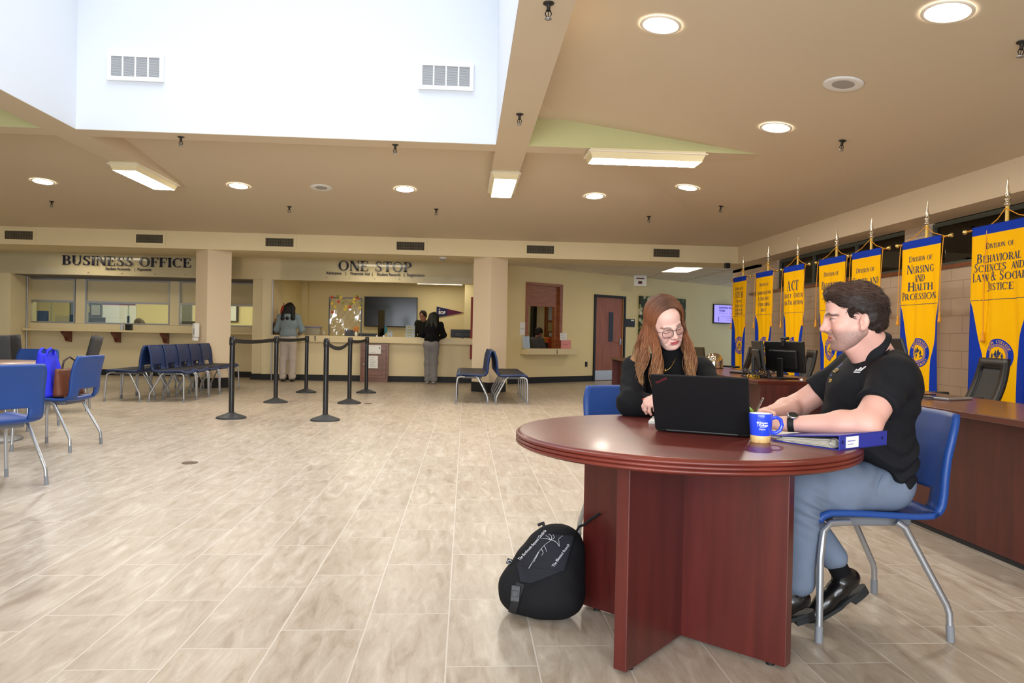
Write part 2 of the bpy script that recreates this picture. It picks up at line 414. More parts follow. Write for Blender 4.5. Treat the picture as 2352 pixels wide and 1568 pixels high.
def floor_material():
    m = bpy.data.materials.new('travertine_tile'); m.use_nodes = True; nt = m.node_tree; b = nt.nodes['Principled BSDF']
    N = nt.nodes.new; L = nt.links.new
    tc = N('ShaderNodeTexCoord'); sp = N('ShaderNodeSeparateXYZ'); L(tc.outputs['Object'], sp.inputs[0])
    def M(op, a, bb=None, cc=None):
        n = N('ShaderNodeMath'); n.operation = op
        for i, x in enumerate((a, bb, cc)):
            if x is None: continue
            if isinstance(x, (int, float)): n.inputs[i].default_value = x
            else: L(x, n.inputs[i])
        return n.outputs[0]
    xs = M('DIVIDE', M('ADD', sp.outputs[0], 0.045), 0.3048); col = M('FLOOR', xs); fx = M('FRACT', xs)
    ys = M('DIVIDE', M('SUBTRACT', M('SUBTRACT', sp.outputs[1], 3.61), M('MULTIPLY', col, 0.1524)), 0.6096)
    row = M('FLOOR', ys); fy = M('FRACT', ys)
    gx = M('MINIMUM', fx, M('SUBTRACT', 1.0, fx)); gy = M('MINIMUM', fy, M('SUBTRACT', 1.0, fy))
    g = M('MINIMUM', M('MULTIPLY', gx, 0.3048), M('MULTIPLY', gy, 0.6096))
    grout = N('ShaderNodeMapRange'); L(g, grout.inputs[0]); grout.inputs[1].default_value = 0.0018; grout.inputs[2].default_value = 0.0034
    cmb = N('ShaderNodeCombineXYZ'); L(col, cmb.inputs[0]); L(row, cmb.inputs[1])
    wn = N('ShaderNodeTexWhiteNoise'); L(cmb.outputs[0], wn.inputs['Vector'])
    # veins: coordinates shifted per tile, rotated and stretched
    ad = N('ShaderNodeVectorMath'); ad.operation = 'MULTIPLY_ADD'; L(wn.outputs['Color'], ad.inputs[0]); ad.inputs[1].default_value = (9, 9, 9); L(tc.outputs['Object'], ad.inputs[2])
    mp = N('ShaderNodeMapping'); mp.inputs['Rotation'].default_value = (0, 0, R(28)); mp.inputs['Scale'].default_value = (11, 2.4, 1)
    L(ad.outputs[0], mp.inputs['Vector'])
    n1 = N('ShaderNodeTexNoise'); n1.inputs['Scale'].default_value = 1.6; n1.inputs['Detail'].default_value = 9; n1.inputs['Roughness'].default_value = 0.62; n1.inputs['Distortion'].default_value = 0.8
    L(mp.outputs[0], n1.inputs['Vector'])
    cr = N('ShaderNodeValToRGB'); e = cr.color_ramp.elements
    e[0].position = 0.27; e[0].color = (*s2l((148, 132, 114)), 1); e[1].position = 0.74; e[1].color = (*s2l((200, 190, 177)), 1)
    x = cr.color_ramp.elements.new(0.43); x.color = (*s2l((169, 155, 139)), 1); x = cr.color_ramp.elements.new(0.56); x.color = (*s2l((179, 167, 152)), 1)
    L(n1.outputs['Fac'], cr.inputs[0])
    n2 = N('ShaderNodeTexNoise'); n2.inputs['Scale'].default_value = 14; n2.inputs['Detail'].default_value = 4; L(mp.outputs[0], n2.inputs['Vector'])
    v2 = N('ShaderNodeMapRange'); L(n2.outputs['Fac'], v2.inputs[0]); v2.inputs[1].default_value = .3; v2.inputs[2].default_value = .7; v2.inputs[3].default_value = .95; v2.inputs[4].default_value = 1.05
    v1 = N('ShaderNodeMapRange'); L(wn.outputs['Value'], v1.inputs[0]); v1.inputs[3].default_value = .94; v1.inputs[4].default_value = 1.05
    sc = N('ShaderNodeVectorMath'); sc.operation = 'SCALE'; L(cr.outputs[0], sc.inputs[0]); L(M('MULTIPLY', v2.outputs[0], v1.outputs[0]), sc.inputs['Scale'])
    mx = N('ShaderNodeMix'); mx.data_type = 'RGBA'; L(grout.outputs[0], mx.inputs['Factor']); mx.inputs['A'].default_value = (*s2l((200, 192, 182)), 1); L(sc.outputs[0], mx.inputs['B'])
    L(mx.outputs['Result'], b.inputs['Base Color'])
    b.inputs['Roughness'].default_value = 0.34; b.inputs['Specular IOR Level'].default_value = 0.5
    bp = N('ShaderNodeBump'); bp.inputs['Strength'].default_value = 0.25; bp.inputs['Distance'].default_value = 0.002; L(grout.outputs[0], bp.inputs['Height']); L(bp.outputs[0], b.inputs['Normal'])
    return m
FLOOR = floor_material()

XE, YE, ZE = 5.2, 13.7, 2.88        # eaves of the hipped ceiling
ZB = 3.15                            # underside of the beams
WX0, WX1, WY0, WY1 = -4.10, 0.285, 3.3, 7.87   # light well
XL = -9.0
b = MB(); b.add([(-13, -2.4, 0), (9.5, -2.4, 0), (9.5, 23, 0), (-13, 23, 0)], [(0, 1, 2, 3)]); struct('floor', b, FLOOR)

SR, SB = 0.136, 0.0975
def zr(x): return ZE+SR*(XE-x)
def zl(x): return ZE+SR*(x-XL)
def zb_(y): return ZE+SB*(YE-y)
b = MB()
hy1 = YE-(zr(WX1)-ZE)/SB; hy0 = YE-(zl(WX0)-ZE)/SB
b.add([(WX1, -2.4, zr(WX1)), (XE, -2.4, ZE), (XE, YE, ZE), (WX1, hy1, zr(WX1))], [(0, 1, 2, 3)])
b.add([(WX0, -2.4, zl(WX0)), (XL, -2.4, ZE), (XL, YE, ZE), (WX0, hy0, zl(WX0))], [(3, 2, 1, 0)])
b.add([(WX1, hy1, zb_(hy1)), (WX1, WY1, zb_(WY1)), (WX0, WY1, zb_(WY1)), (WX0, hy0, zb_(hy0)), (XL, YE, ZE), (XE, YE, ZE)], [(0, 1, 5), (1, 2, 5), (2, 4, 5), (2, 3, 4)])
b.add([(WX0, -2.4, 3.45), (WX1, -2.4, 3.45), (WX1, WY0, 3.45), (WX0, WY0, 3.45)], [(0, 1, 2, 3)])
struct('ceiling', b, TAN)
# light well lining
b = MB()
for a, c in (((WX0, WY1), (WX1, WY1)), ((WX0, WY0), (WX0, WY1)), ((WX1, WY0), (WX1, WY1)), ((WX0, WY0), (WX1, WY0))):
    b.add([(a[0], a[1], ZB+.004), (c[0], c[1], ZB+.004), (c[0], c[1], 6.4), (a[0], a[1], 6.4)], [(0, 1, 2, 3)])
struct('wall_light_well', b, WHITE)
# beams: two along y, one across at the back of the well, one at its front
for i, (p, q) in enumerate((((WX1+.001, -2.4, ZB), (WX1+.35, 10.93, 3.9)), ((WX0-.35, -2.4, ZB), (WX0-.001, 10.93, 3.9)),
               ((WX0-.0005, WY1+.001, ZB), (WX1+.0005, WY1+.28, 3.9)), ((-7.0, WY1+.001, ZB), (WX0-.3505, WY1+.28, 3.9)), ((WX1+.3505, WY1+.001, ZB), (3.22, WY1+.28, 3.9)), ((WX0-.0005, WY0-.3, ZB), (WX1+.0005, WY0-.001, 3.9)))):
    # only the part below the sloping ceiling shows
    b = MB(); b.box(p, q)
    o = struct('trim_%d' % (i+1), b, [TAN, SAGE])
    for f in o.data.polygons:
        if i in (3, 4) and f.normal.y < -0.5: f.material_index = 1
# bulkheads
b = MB(); b.box((-10.9, YE, 2.56), (XE+.43, YE+.9, 3.2)); b.box((-10.9, YE+.9, 2.68), (.3, 16.36, 3.2)); struct('wall_back_bulkhead', b, CREAM)
b = MB(); b.box((XE, -2.4, 2.55), (XE+.43, YE-.001, 3.2)); struct('wall_right_bulkhead', b, COLM)
# columns: square posts turned 45 degrees
for i, (cx_, cy_) in enumerate(((.455, 13.99), (-4.76, 14.02))):
    b = MB(); h = .3275
    b.prism([(cx_, cy_-h), (cx_+h, cy_), (cx_, cy_+h), (cx_-h, cy_)], 0.0, 2.56); struct('wall_column_%d' % (i+1), b, COLM)
    b = MB(); h = .335
    b.prism([(cx_, cy_-h), (cx_+h, cy_), (cx_, cy_+h), (cx_-h, cy_)], 0.0, .19); struct('baseboard_column_%d' % (i+1), b, BLACKB)

# --- back wall: sign fascia, pier, jambs, recess for the business office windows
FY = 16.35
b = MB()
b.box((-10.9, FY, 2.215), (.94, FY+.14, 2.68)); b.box((-10.9, FY, 0), (-9.83, 17.3, 2.215))
b.box((.17, FY-.05, 0), (.98, FY+.8, 2.68)); b.box((-4.72, FY+.06, 0), (-4.5, 17.3, 2.215)); b.box((-4.5, FY, 0), (-4.29, 17.3, 2.215))
struct('wall_back', b, CREAM)
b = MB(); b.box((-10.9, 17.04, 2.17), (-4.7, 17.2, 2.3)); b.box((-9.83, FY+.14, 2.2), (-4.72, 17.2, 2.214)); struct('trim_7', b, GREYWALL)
RY = 17.1
b = MB(); b.box((-9.9, RY, 0), (-4.72, RY+.12, 1.165))
for x0, x1 in ((-9.9, -10.02+.02), (-8.86, -8.65), (-6.78, -6.57)): b.box((min(x0, x1), RY, 1.16), (max(x0, x1)+0.0, RY+.12, 2.2))
struct('wall_business_office', b, CREAM)
b = MB()
for p, q in (((-9.83, RY-.02), (-4.72, RY)), ((-4.74, FY+.04), (-4.5, FY+.06)), ((-4.5, FY-.02), (-4.27, FY)), ((-10.9, FY-.02), (-9.83, FY)), ((.17, FY-.07), (.98, FY-.05))):
    b.box((p[0], p[1], 0), (q[0], q[1]+.001, .13))
struct('baseboard_back', b, BLACKB)
b = MB(); b.cyl((-9.80, 16.9, 0), (-9.80, 16.9, 2.2), .018, n=10); b.cyl((-4.27, FY-.01, 0), (-4.27, FY-.01, 2.2), .014, n=10); struct('trim_8', b, METGREY)

# windows of the business office: frosted upper light, sliding clear lower light
FROST = mat('frosted_cream_glass', (214, 200, 160), 0.35, spec=0.6)
for i, (x0, x1) in enumerate(((-9.98, -8.87), (-8.65, -6.78), (-6.57, -4.74))):
    fr = MB(); z0, z1, zm = 1.165, 2.17, 1.655
    fr.frame(x0, x1, z0, z1, .03, RY-.01, RY+.09); fr.box((x0+.03, RY-.01, zm-.022), (x1-.03, RY+.09, zm+.022))
    w = struct('window_%d' % (i+1), fr, METGREY)
    p = MB().box((x0+.03, RY+.045, zm+.02), (x1-.03, RY+.055, z1-.03)).build('frosted_pane', FROST, w)
    xm = (x0+x1)/2
    p = MB().box((x0+.03, RY+.04, z0+.03), (xm+.02, RY+.046, zm-.02)).build('sliding_pane', PANE, w)
    p = MB().box((xm-.02, RY+.06, z0+.03), (x1-.03, RY+.066, zm-.02)).build('sliding_pane', PANE, w)
# room behind the windows
b = MB(); b.add([(-13, 20.2, 0), (-4.55, 20.2, 0), (-4.55, 20.2, 2.5), (-13, 20.2, 2.5)], [(0, 1, 2, 3)])
b.add([(-4.55, 17.3, 0), (-4.55, 20.2, 0), (-4.55, 20.2, 2.5), (-4.55, 17.3, 2.5)], [(0, 1, 2, 3)])
b.add([(-13, 17.2, 0), (-13, 20.2, 0), (-13, 20.2, 2.5), (-13, 17.2, 2.5)], [(3, 2, 1, 0)])
struct('wall_office_room', b, YELLOW)
b = MB(); b.add([(-13, 17.2, 2.5), (-4.5, 17.2, 2.5), (-4.5, 20.2, 2.5), (-13, 20.2, 2.5)], [(3, 2, 1, 0)]); struct('ceiling_office', b, OFFWHITE)
# one stop room
b = MB()
b.add([(-4.46, 20.2, 0), (.9, 20.2, 0), (.9, 20.2, 2.45), (-4.46, 20.2, 2.45)], [(0, 1, 2, 3)])
b.add([(-4.46, 16.5, 0), (-4.46, 20.2, 0), (-4.46, 20.2, 2.45), (-4.46, 16.5, 2.45)], [(3, 2, 1, 0)])
b.add([(.9, 17.2, 0), (.9, 20.2, 0), (.9, 20.2, 2.45), (.9, 17.2, 2.45)], [(0, 1, 2, 3)])
b.box((-4.46, 20.0, 0), (-4.3, 20.2, 2.45))
struct('wall_one_stop', b, YELLOW)
b = MB(); b.add([(-4.46, 16.4, 2.42), (.9, 16.4, 2.42), (.9, 20.2, 2.42), (-4.46, 20.2, 2.42)], [(3, 2, 1, 0)]); struct('ceiling_one_stop', b, OFFWHITE)
# one stop counter front
b = MB(); b.box((-4.29, FY, 0), (.17, FY+.12, .86)); struct('wall_one_stop_counter', b, CREAM)
b = MB(); b.box((-4.27, FY-.02, 0), (.17, FY, .13)); struct('baseboard_one_stop', b, BLACKB)

# --- angled wall on the right with window 3 and the door. local x runs along the wall, local y goes behind it
DO = Vector((.94, 16.15, 0)); DRZ = math.atan2(1.6, 2.23)
DM = Matrix.Translation(DO) @ Matrix.Rotation(DRZ, 4, 'Z')
def dw(s, t, z): return DM @ Vector((s, t, z))
ZA = 2.66
b = MB()
W3a, W3b, DRa, DRb = .50, 1.62, 2.76, 3.78
for p, q in (((0, 0), (W3a, ZA)), ((W3a, 0), (W3b, .80)), ((W3a, 2.31), (W3b, ZA)), ((W3b, 0), (DRa, ZA)), ((DRa, 2.08), (DRb, ZA)), ((DRb, 0), (9.6, ZA))):
    b.box((p[0], 0, p[1]), (q[0], .14, q[1]), DM)
struct('wall_angled', b, YELLOW)
b = MB(); b.box((0, -.015, 0), (DRa-.06, 0, .14), DM); b.box((DRb+.06, -.015, 0), (9.6, 0, .14), DM); struct('baseboard_angled', b, BLACKB)
b = MB(); b.add([(.3, YE+.9, ZA), (9, YE+.9, ZA), (9, 23, ZA), (.3, 23, ZA)], [(3, 2, 1, 0)]); struct('ceiling_alcove', b, OFFWHITE)
b = MB()
for k in range(8):
    x = 1.0+k*1.22; b.box((x, YE+.9, ZA-.008), (x+.02, 22, ZA-.002))
for k in range(12):
    y = YE+1.2+k*.61; b.box((.3, y, ZA-.008), (9, y+.02, ZA-.002))
struct('trim_9', b, OFFWHITE)
# room behind window 3
b = MB(); b.box((.45-.05, .15, 0), (.45, 2.2, 2.5), DM); b.box((.4, 2.2, 0), (4.6, 2.25, 2.5), DM); b.box((4.6, .15, 0), (4.65, 2.2, 2.5), DM)
struct('wall_window_room', b, YELLOW)
b = MB(); b.box((.4, .15, 2.5), (4.65, 2.25, 2.52), DM); struct('ceiling_window_room', b, OFFWHITE)
# --- right wall with clerestory
CMU = bpy.data.materials.new('painted_block'); CMU.use_nodes = True
nt = CMU.node_tree; bs = nt.nodes['Principled BSDF']; tc = nt.nodes.new('ShaderNodeTexCoord'); mp = nt.nodes.new('ShaderNodeMapping')
mp.inputs['Rotation'].default_value = (R(90), R(90), 0) if False else (0, R(90), R(90))
br = nt.nodes.new('ShaderNodeTexBrick'); nt.links.new(tc.outputs['UV'], br.inputs['Vector'])
br.inputs['Color1'].default_value = (*s2l((214, 192, 168)), 1); br.inputs['Color2'].default_value = (*s2l((211, 189, 165)), 1); br.inputs['Mortar'].default_value = (*s2l((186, 164, 142)), 1)
br.inputs['Scale'].default_value = 1.0; br.inputs['Brick Width'].default_value = .406; br.inputs['Row Height'].default_value = .203; br.inputs['Mortar Size'].default_value = .005
nt.links.new(br.outputs[0], bs.inputs['Base Color']); bs.inputs['Roughness'].default_value = .75
bp = nt.nodes.new('ShaderNodeBump'); bp.inputs['Strength'].default_value = .3; bp.inputs['Distance'].default_value = .004; nt.links.new(br.outputs['Fac'], bp.inputs['Height']); bp.invert = True; nt.links.new(bp.outputs[0], bs.inputs['Normal'])
RX, RYE = 5.63, 15.1
b = MB(); b.box((RX, -2.4, 0), (RX+.2, RYE, 2.0)); b.box((RX, 8.55, 2.0), (RX+.2, 9.05, 2.56)); b.box((RX, 12.9, 2.0), (RX+.2, RYE, 2.56)); b.box((RX, -2.4, 2.0), (RX+.2, 2, 2.56))
b.box((RX, 13.6, 2.5), (RX+.2, RYE, 2.7))
o = struct('wall_right', b, CMU)
uv = o.data.uv_layers.new(name='UVMap')
for p in o.data.polygons:
    for li in p.loop_indices:
        c = o.data.vertices[o.data.loops[li].vertex_index].co
        uv.data[li].uv = (c.y, c.z) if abs(p.normal.x) > .5 else (c.x, c.z)
SILLW = wood('sill_wood', (110, 58, 30), (150, 84, 46), .4)
b = MB(); b.box((RX-.04, 2, 1.98), (RX+.14, 8.55, 2.02)); b.box((RX-.04, 9.05, 1.98), (RX+.14, 14.1, 2.02)); struct('trim_10', b, SILLW)
GFRAME = mat('green_grey_frame', (92, 98, 90), .5, metal=.3)
DGLASS = glass('dark_glass', (150, 160, 155), .06)
for i, (y0, y1, ms) in enumerate(((2.0, 8.55, (4.2, 6.5)), (9.05, 12.9, (10.3, 11.6)))):
    fr = MB()
    for p, q in (((y0, 2.021), (y1, 2.06)), ((y0, 2.5), (y1, 2.549)), ((y0, 2.06), (y0+.05, 2.5)), ((y1-.05, 2.06), (y1, 2.5))): fr.box((RX+.04, p[0], p[1]), (RX+.10, q[0], q[1]))
    for y in ms: fr.box((RX+.04, y-.025, 2.06), (RX+.10, y+.025, 2.5))
    w = struct('window_%d' % (i+4), fr, GFRAME)
    MB().box((RX+.07, y0+.05, 2.06), (RX+.075, y1-.05, 2.5)).build('pane', DGLASS, w)
# dim corridor beyond the clerestory
CORR = mat('corridor_grey_green', (86, 92, 84), .8)
b = MB(); b.box((8.4, -2.4, 0), (8.5, 14.0, 2.6)); b.box((8.4, -2.4, 2.98), (8.5, 14.0, 3.4)); b.box((8.4, -2.4, 2.6), (8.5, 11.6, 2.98)); b.box((8.4, 13.3, 2.6), (8.5, 14.0, 2.98)); b.box((RX+.2, -2.4, 3.3), (8.4, 14.0, 3.35)); b.box((RX+.2, 14.0, 0), (8.5, 14.05, 3.35)); struct('wall_corridor', b, CORR)
# front and left walls behind the camera
b = MB()
b.box((-9.1, -2.4, 0), (6, -2.3, .4)); b.box((-9.1, -2.4, 2.5), (6, -2.3, 3.6)); b.box((-9.1, -2.4, .4), (-4.6, -2.3, 2.5)); b.box((2.2, -2.4, .4), (6, -2.3, 2.5)); b.box((-1.3, -2.4, .4), (-1.1, -2.3, 2.5))
struct('wall_front', b, CREAM)
b = MB(); b.box((-9.5, -2.4, 0), (-9.4, 13.7, 3.0)); b.box((-10.9, 13.7, 0), (-10.8, 17.3, 2.7)); struct('wall_left', b, CREAM)
# ================================================================== LIGHTS AND CEILING FITTINGS
LAMP = mat('warm_lamp_lens', (255, 246, 232), .5, emit=235, emitc=(255, 246, 232))
PANEL = mat('fluorescent_lens', (255, 252, 244), .5, emit=46, emitc=(255, 248, 232))
PANEL3 = mat('bright_office_lens', (255, 252, 244), .5, emit=10, emitc=(255, 246, 222))
PANEL2 = mat('office_light_lens', (255, 252, 244), .5, emit=4.6, emitc=(255, 246, 222))
RIM = mat('light_trim_ring', (240, 232, 216), .5)
def on_ceiling(o, x, y):
    """tilt a fitting to lie against the sloping ceiling"""
    a, b_ = zr(x), zb_(y)
    if a <= b_: o.location = (x, y, a-.002); o.rotation_euler = (0, math.atan(SR), 0)
    else: o.location = (x, y, b_-.002); o.rotation_euler = (-math.atan(SB), 0, 0)
def downlight(x, y, label, src=[None]):
    if src[0] is None:
        t = thing('ceiling_light', label, 'ceiling light', group='round recessed ceiling lights')
        MB().lathe([(.118, -.004), (.145, -.012), (.152, -.006), (.152, 0)], 32).build('trim_ring', RIM, t)
        MB().lathe([(.001, -.010), (.118, -.009)], 32).build('lens', LAMP, t); src[0] = t
    else: t = dup(src[0], (0, 0, 0), None, label)
    on_ceiling(t, x, y)
for x, y, lb in ((1.385, 5.28, 'round recessed light nearest the big light well, left of the two nearest the viewer'),
                 (2.98, 4.40, 'round recessed light cut by the top edge of the photo, nearest the viewer'),
                 (2.99, 6.95, 'round recessed light just beyond the ceiling speaker above the banners'),
                 (3.01, 9.85, 'round recessed light beyond the wide fluorescent fixture, closest of the back row to the banners'),
                 (1.86, 10.66, 'round recessed light directly below the wide fluorescent fixture'),
                 (-.92, 10.62, 'round recessed light between the ceiling speaker and the end-on fluorescent fixture'),
                 (-3.31, 10.72, 'round recessed light between the angled fluorescent fixture and the ceiling speaker'),
                 (-6.08, 10.82, 'leftmost round recessed light, near the left edge of the photo')): downlight(x, y, lb)
def troffer(x, y, rz, label):
    t = thing('fluorescent_fixture', label, 'ceiling light', (x, y, ZB), rz, 'surface mounted fluorescent fixtures')
    L, W = .64, .17
    b = MB(); b.box((-L, -W, -.03), (L, W, 0)); b.add([(-L, -W, -.03), (L, -W, -.03), (L, W, -.03), (-L, W, -.03), (-L+.03, -W+.03, -.105), (L-.03, -W+.03, -.105), (L-.03, W-.03, -.105), (-L+.03, W-.03, -.105)],
        [(0, 1, 5, 4), (1, 2, 6, 5), (2, 3, 7, 6), (3, 0, 4, 7)]); b.build('housing', mat('fixture_cream', (232, 220, 180), .5), t)
    MB().box((-L-.02, -W-.02, -.038), (L+.02, W+.02, -.026)).build('flange', RIM, t)
    MB().add([(-L+.035, -W+.035, -.106), (L-.035, -W+.035, -.106), (L-.035, W-.035, -.106), (-L+.035, W-.035, -.106)], [(3, 2, 1, 0)]).build('lens', PANEL, t)
    MB().box((-L+.1, -W+.08, 0), (L-.1, W-.08, .004)).build('mounting_strip', DARKMET, t)
    return t
troffer(.46, 9.72, R(90), 'fluorescent fixture seen end-on below the right ceiling beam')
troffer(1.95, 8.01, 0, 'long fluorescent fixture under the cross beam, its wide side facing the viewer')
troffer(-4.28, 9.95, R(90), 'fluorescent fixture seen at an angle under the left ceiling beam')
def speaker(x, y, lb):
    t = thing('ceiling_speaker', lb, 'speaker', group='round ceiling speakers')
    MB().lathe([(.085, -.008), (.14, -.014), (.155, -.008), (.155, 0)], 32).build('bezel', WHITEP, t)
    MB().lathe([(.001, -.011), (.05, -.0105), (.085, -.009)], 32).build('grille', mat('speaker_mesh', (176, 172, 166), .6, bump=.5, bscale=600), t)
    on_ceiling(t, x, y)
speaker(3.0, 5.70, 'round white ceiling speaker in front of the banners'); speaker(-2.126, 10.67, 'small white ceiling speaker in the back row of lights')
def sprinkler(x, y, lb, z=None):
    t = thing('sprinkler_head', lb, 'sprinkler', group='fire sprinkler heads')
    b = MB(); b.lathe([(.001, 0), (.035, -.002), (.035, -.006), (.016, -.010), (.012, -.03), (.012, -.05)], 14); b.build('escutcheon', DARKMET, t)
    b = MB(); b.tube([(-.011, 0, -.045), (-.02, 0, -.07), (-.006, 0, -.095)], .004, 6); b.tube([(.011, 0, -.045), (.02, 0, -.07), (.006, 0, -.095)], .004, 6); b.cyl((0, 0, -.05), (0, 0, -.09), .003, n=6); b.build('frame_arms', DARKMET, t)
    MB().lathe([(.001, -.097), (.022, -.094), (.024, -.100), (.001, -.101)], 12).build('deflector', METGREY, t)
    if z is None: on_ceiling(t, x, y)
    else: t.location = (x, y, z)
for x, y, lb, z in ((.47, 4.48, 'sprinkler head on the right beam, cut by the top edge', ZB), (.459, 6.75, 'sprinkler head on the right beam beside the light well', ZB),
                    (-3.09, 8.02, 'sprinkler head on the cross beam, left of the two under the light well', ZB), (-.81, 8.02, 'sprinkler head on the cross beam, right of the two under the light well', ZB),
                    (-6.55, 11.9, 'leftmost sprinkler head, behind the leftmost round light', None), (-2.84, 11.77, 'sprinkler head behind the small ceiling speaker', None),
                    (-.51, 11.65, 'sprinkler head on the back slope, left of the end-on fluorescent fixture', None), (2.94, 11.7, 'sprinkler head on the back slope behind the wide fluorescent fixture', None),
                    (3.75, 10.6, 'sprinkler head nearest the far end of the banner row', None), (3.68, 6.98, 'sprinkler head beyond the large ceiling speaker', None), (3.62, 4.58, 'sprinkler head cut by the right edge of the photo', None)):
    sprinkler(x, y, lb, z)
# bulkhead vents
def wall_vent(x0, x1, z0, z1, y, lb, nv=26, grp='return air grilles in a row on the bulkhead'):
    t = thing('air_vent', lb, 'vent', ((x0+x1)/2, y, z0), 0, grp); w = (x1-x0)/2; h = z1-z0
    MB().box((-w+.02, -.004, .02), (w-.02, .0, h-.02)).build('backing', mat('vent_dark', (30, 27, 22), .9), t)
    b = MB()
    b.frame(-w-.035, w+.035, -.035, h+.035, .05, -.014, -.001)
    b.build('frame', CREAM, t)
    b = MB()
    for k in range(nv): x = -w+.012+(k+.5)*(2*w-.024)/nv; b.box((x-.004, -.012, .01), (x+.004, -.003, h-.01))
    b.box((-w, -.010, h*.33-.002), (w, -.006, h*.33+.002)); b.box((-w, -.010, h*.66-.002), (w, -.006, h*.66+.002))
    b.build('louvres', mat('vent_blades', (112, 104, 84), .6), t)
for x0, x1, lb in ((-8.36, -7.84, 'leftmost bulkhead vent, at the left edge of the photo'), (-6.06, -5.55, 'bulkhead vent above the end of the blue business office lettering'),
                   (-3.74, -3.20, 'bulkhead vent just right of the left column'), (-1.34, -.79, 'bulkhead vent above the right end of the one stop lettering'),
                   (1.10, 1.65, 'bulkhead vent just right of the right column'), (3.53, 4.07, 'rightmost bulkhead vent, nearest the banners')):
    wall_vent(x0, x1, 2.63, 2.815, YE, lb)
def well_vent(x0, x1, z0, z1, lb):
    t = thing('supply_grille', lb, 'vent', ((x0+x1)/2, WY1, z0), 0, 'white grilles on the light well wall'); w = (x1-x0)/2; h = z1-z0
    MB().box((-w+.01, -.012, .01), (w-.01, -.002, h-.01)).build('backing', mat('grille_grey', (120, 122, 124), .8), t)
    b = MB()
    b.frame(-w-.03, w+.03, -.03, h+.03, .042, -.03, -.001)
    for k in (1, 2, 3): x = -w+k*w/2; b.box((x-.008, -.028, .012), (x+.008, -.003, h-.012))
    b.build('frame', WHITEP, t)
    b = MB()
    for k in range(22): z = .012+(k+.5)*(h-.024)/22; b.box((-w+.01, -.024, z-.0035), (w-.01, -.012, z+.001))
    b.build('louvres', mat('grille_blade', (205, 206, 208), .6), t)
well_vent(-3.755, -3.24, 3.70, 3.93, 'white grille on the left part of the light well wall'); well_vent(-.53, .0, 3.74, 3.975, 'white grille on the right part of the light well wall')
t = thing('security_camera', 'small white dome camera under the bulkhead left of the right column', 'camera', (-.47, YE+.3, 2.56))
MB().lathe([(.07, 0), (.07, -.02), (.055, -.03)], 18).build('mount', WHITEP, t); MB().lathe([(.05, -.03), (.045, -.055), (.025, -.075), (.001, -.08)], 18).build('dome', mat('smoked_dome', (150, 145, 138), .15), t)
def ceiling_panel(name, label, c, sx, sy, grp, rz=0, lens=None):
    t = thing(name, label, 'ceiling light', c, rz, grp)
    b = MB(); b.box((-sx, -sy, -.012), (sx, -sy+.03, 0)); b.box((-sx, sy-.03, -.012), (sx, sy, 0)); b.box((-sx, -sy+.03, -.012), (-sx+.03, sy-.03, 0)); b.box((sx-.03, -sy+.03, -.012), (sx, sy-.03, 0)); b.build('frame', RIM, t)
    MB().add([(-sx+.03, -sy+.03, -.006), (sx-.03, -sy+.03, -.006), (sx-.03, sy-.03, -.006), (-sx+.03, sy-.03, -.006)], [(3, 2, 1, 0)]).build('lens', lens or PANEL2, t)
ceiling_panel('ceiling_panel_light', 'flat square ceiling light over the alcove beside the door', (4.85, 16.2, ZA-.002), .33, .62, 'office panel lights', lens=PANEL3)
ceiling_panel('ceiling_panel_light', 'ceiling light inside the one stop office above the leaf garland', (-2.75, 18.4, 2.42), .62, .31, 'office panel lights')
ceiling_panel('ceiling_panel_light', 'nearer of two ceiling lights inside the one stop office, above the pennant', (-.75, 17.9, 2.42), .62, .31, 'office panel lights')
ceiling_panel('ceiling_panel_light', 'farther of two ceiling lights inside the one stop office, above the pennant', (-.72, 19.3, 2.42), .62, .31, 'office panel lights')
for x, lb in ((-9.2, 'ceiling light in the business office room, left side'), (-7.2, 'ceiling light in the business office room, behind the seated clerk'), (-5.4, 'ceiling light in the business office room behind the left column')):
    ceiling_panel('ceiling_panel_light', lb, (x, 18.6, 2.499), .6, .6, 'office panel lights', lens=PANEL3)
for x in (-8.0, -2.0): ceiling_panel('ceiling_panel_light', 'flat ceiling light hidden behind the bulkhead, mirrored in the %s sign panel' % ('business office' if x < -5 else 'one stop'), (x, 15.35, 2.679), .6, .3, 'office panel lights', lens=PANEL3)
p_ = dw(1.6, 1.2, 2.499); ceiling_panel('ceiling_panel_light', 'ceiling light in the room behind the small service window', p_, .4, .4, 'office panel lights', DRZ)

# ================================================================== SIGNS
NAVY = mat('navy_acrylic', (16, 20, 58), .18, coat=.6)
def serif_line(parent, body, h, cx, z, y, depth, name='letter', small=.76, wfit=None, track=.04, each=True, m=NAVY):
    gl, W = serif(body, h, small, track); k = 1.0 if wfit is None else wfit/W
    allmb = MB()
    for ch, polys, a, b_ in gl:
        if not polys: continue
        mb = MB() if each else allmb
        for q in polys:
            mb.prism([(cx+p[0]*k, z+p[1]) for p in q], y-depth, y, 'y')
        if each: mb.build(name, m, parent)
    if not each: allmb.build(name, m, parent)
def sans_line(parent, body, size, cx, z, y, name='small_lettering', bold=.0, depth=.002, m=NAVY, wfit=None, spacing=1.0):
    vs, fs = text_mesh(body, size, depth, 'CENTER', bold, spacing)
    if wfit:
        w = max(v[0] for v in vs)-min(v[0] for v in vs); k = wfit/w; vs = [(v[0]*k, v[1], v[2]) for v in vs]
    b = MB(); b.add([(cx+v[0], y-depth-v[2], z+v[1]) for v in vs], fs); return b.build(name, m, parent)
FASC = glass('fascia_acrylic', (255, 255, 255), .045)
SCREW = mat('screw_cap', (150, 138, 110), .4, metal=.6)
t = thing('office_sign', 'navy raised BUSINESS OFFICE letters on a clear panel over the left windows', 'sign', (0, 0, 0))
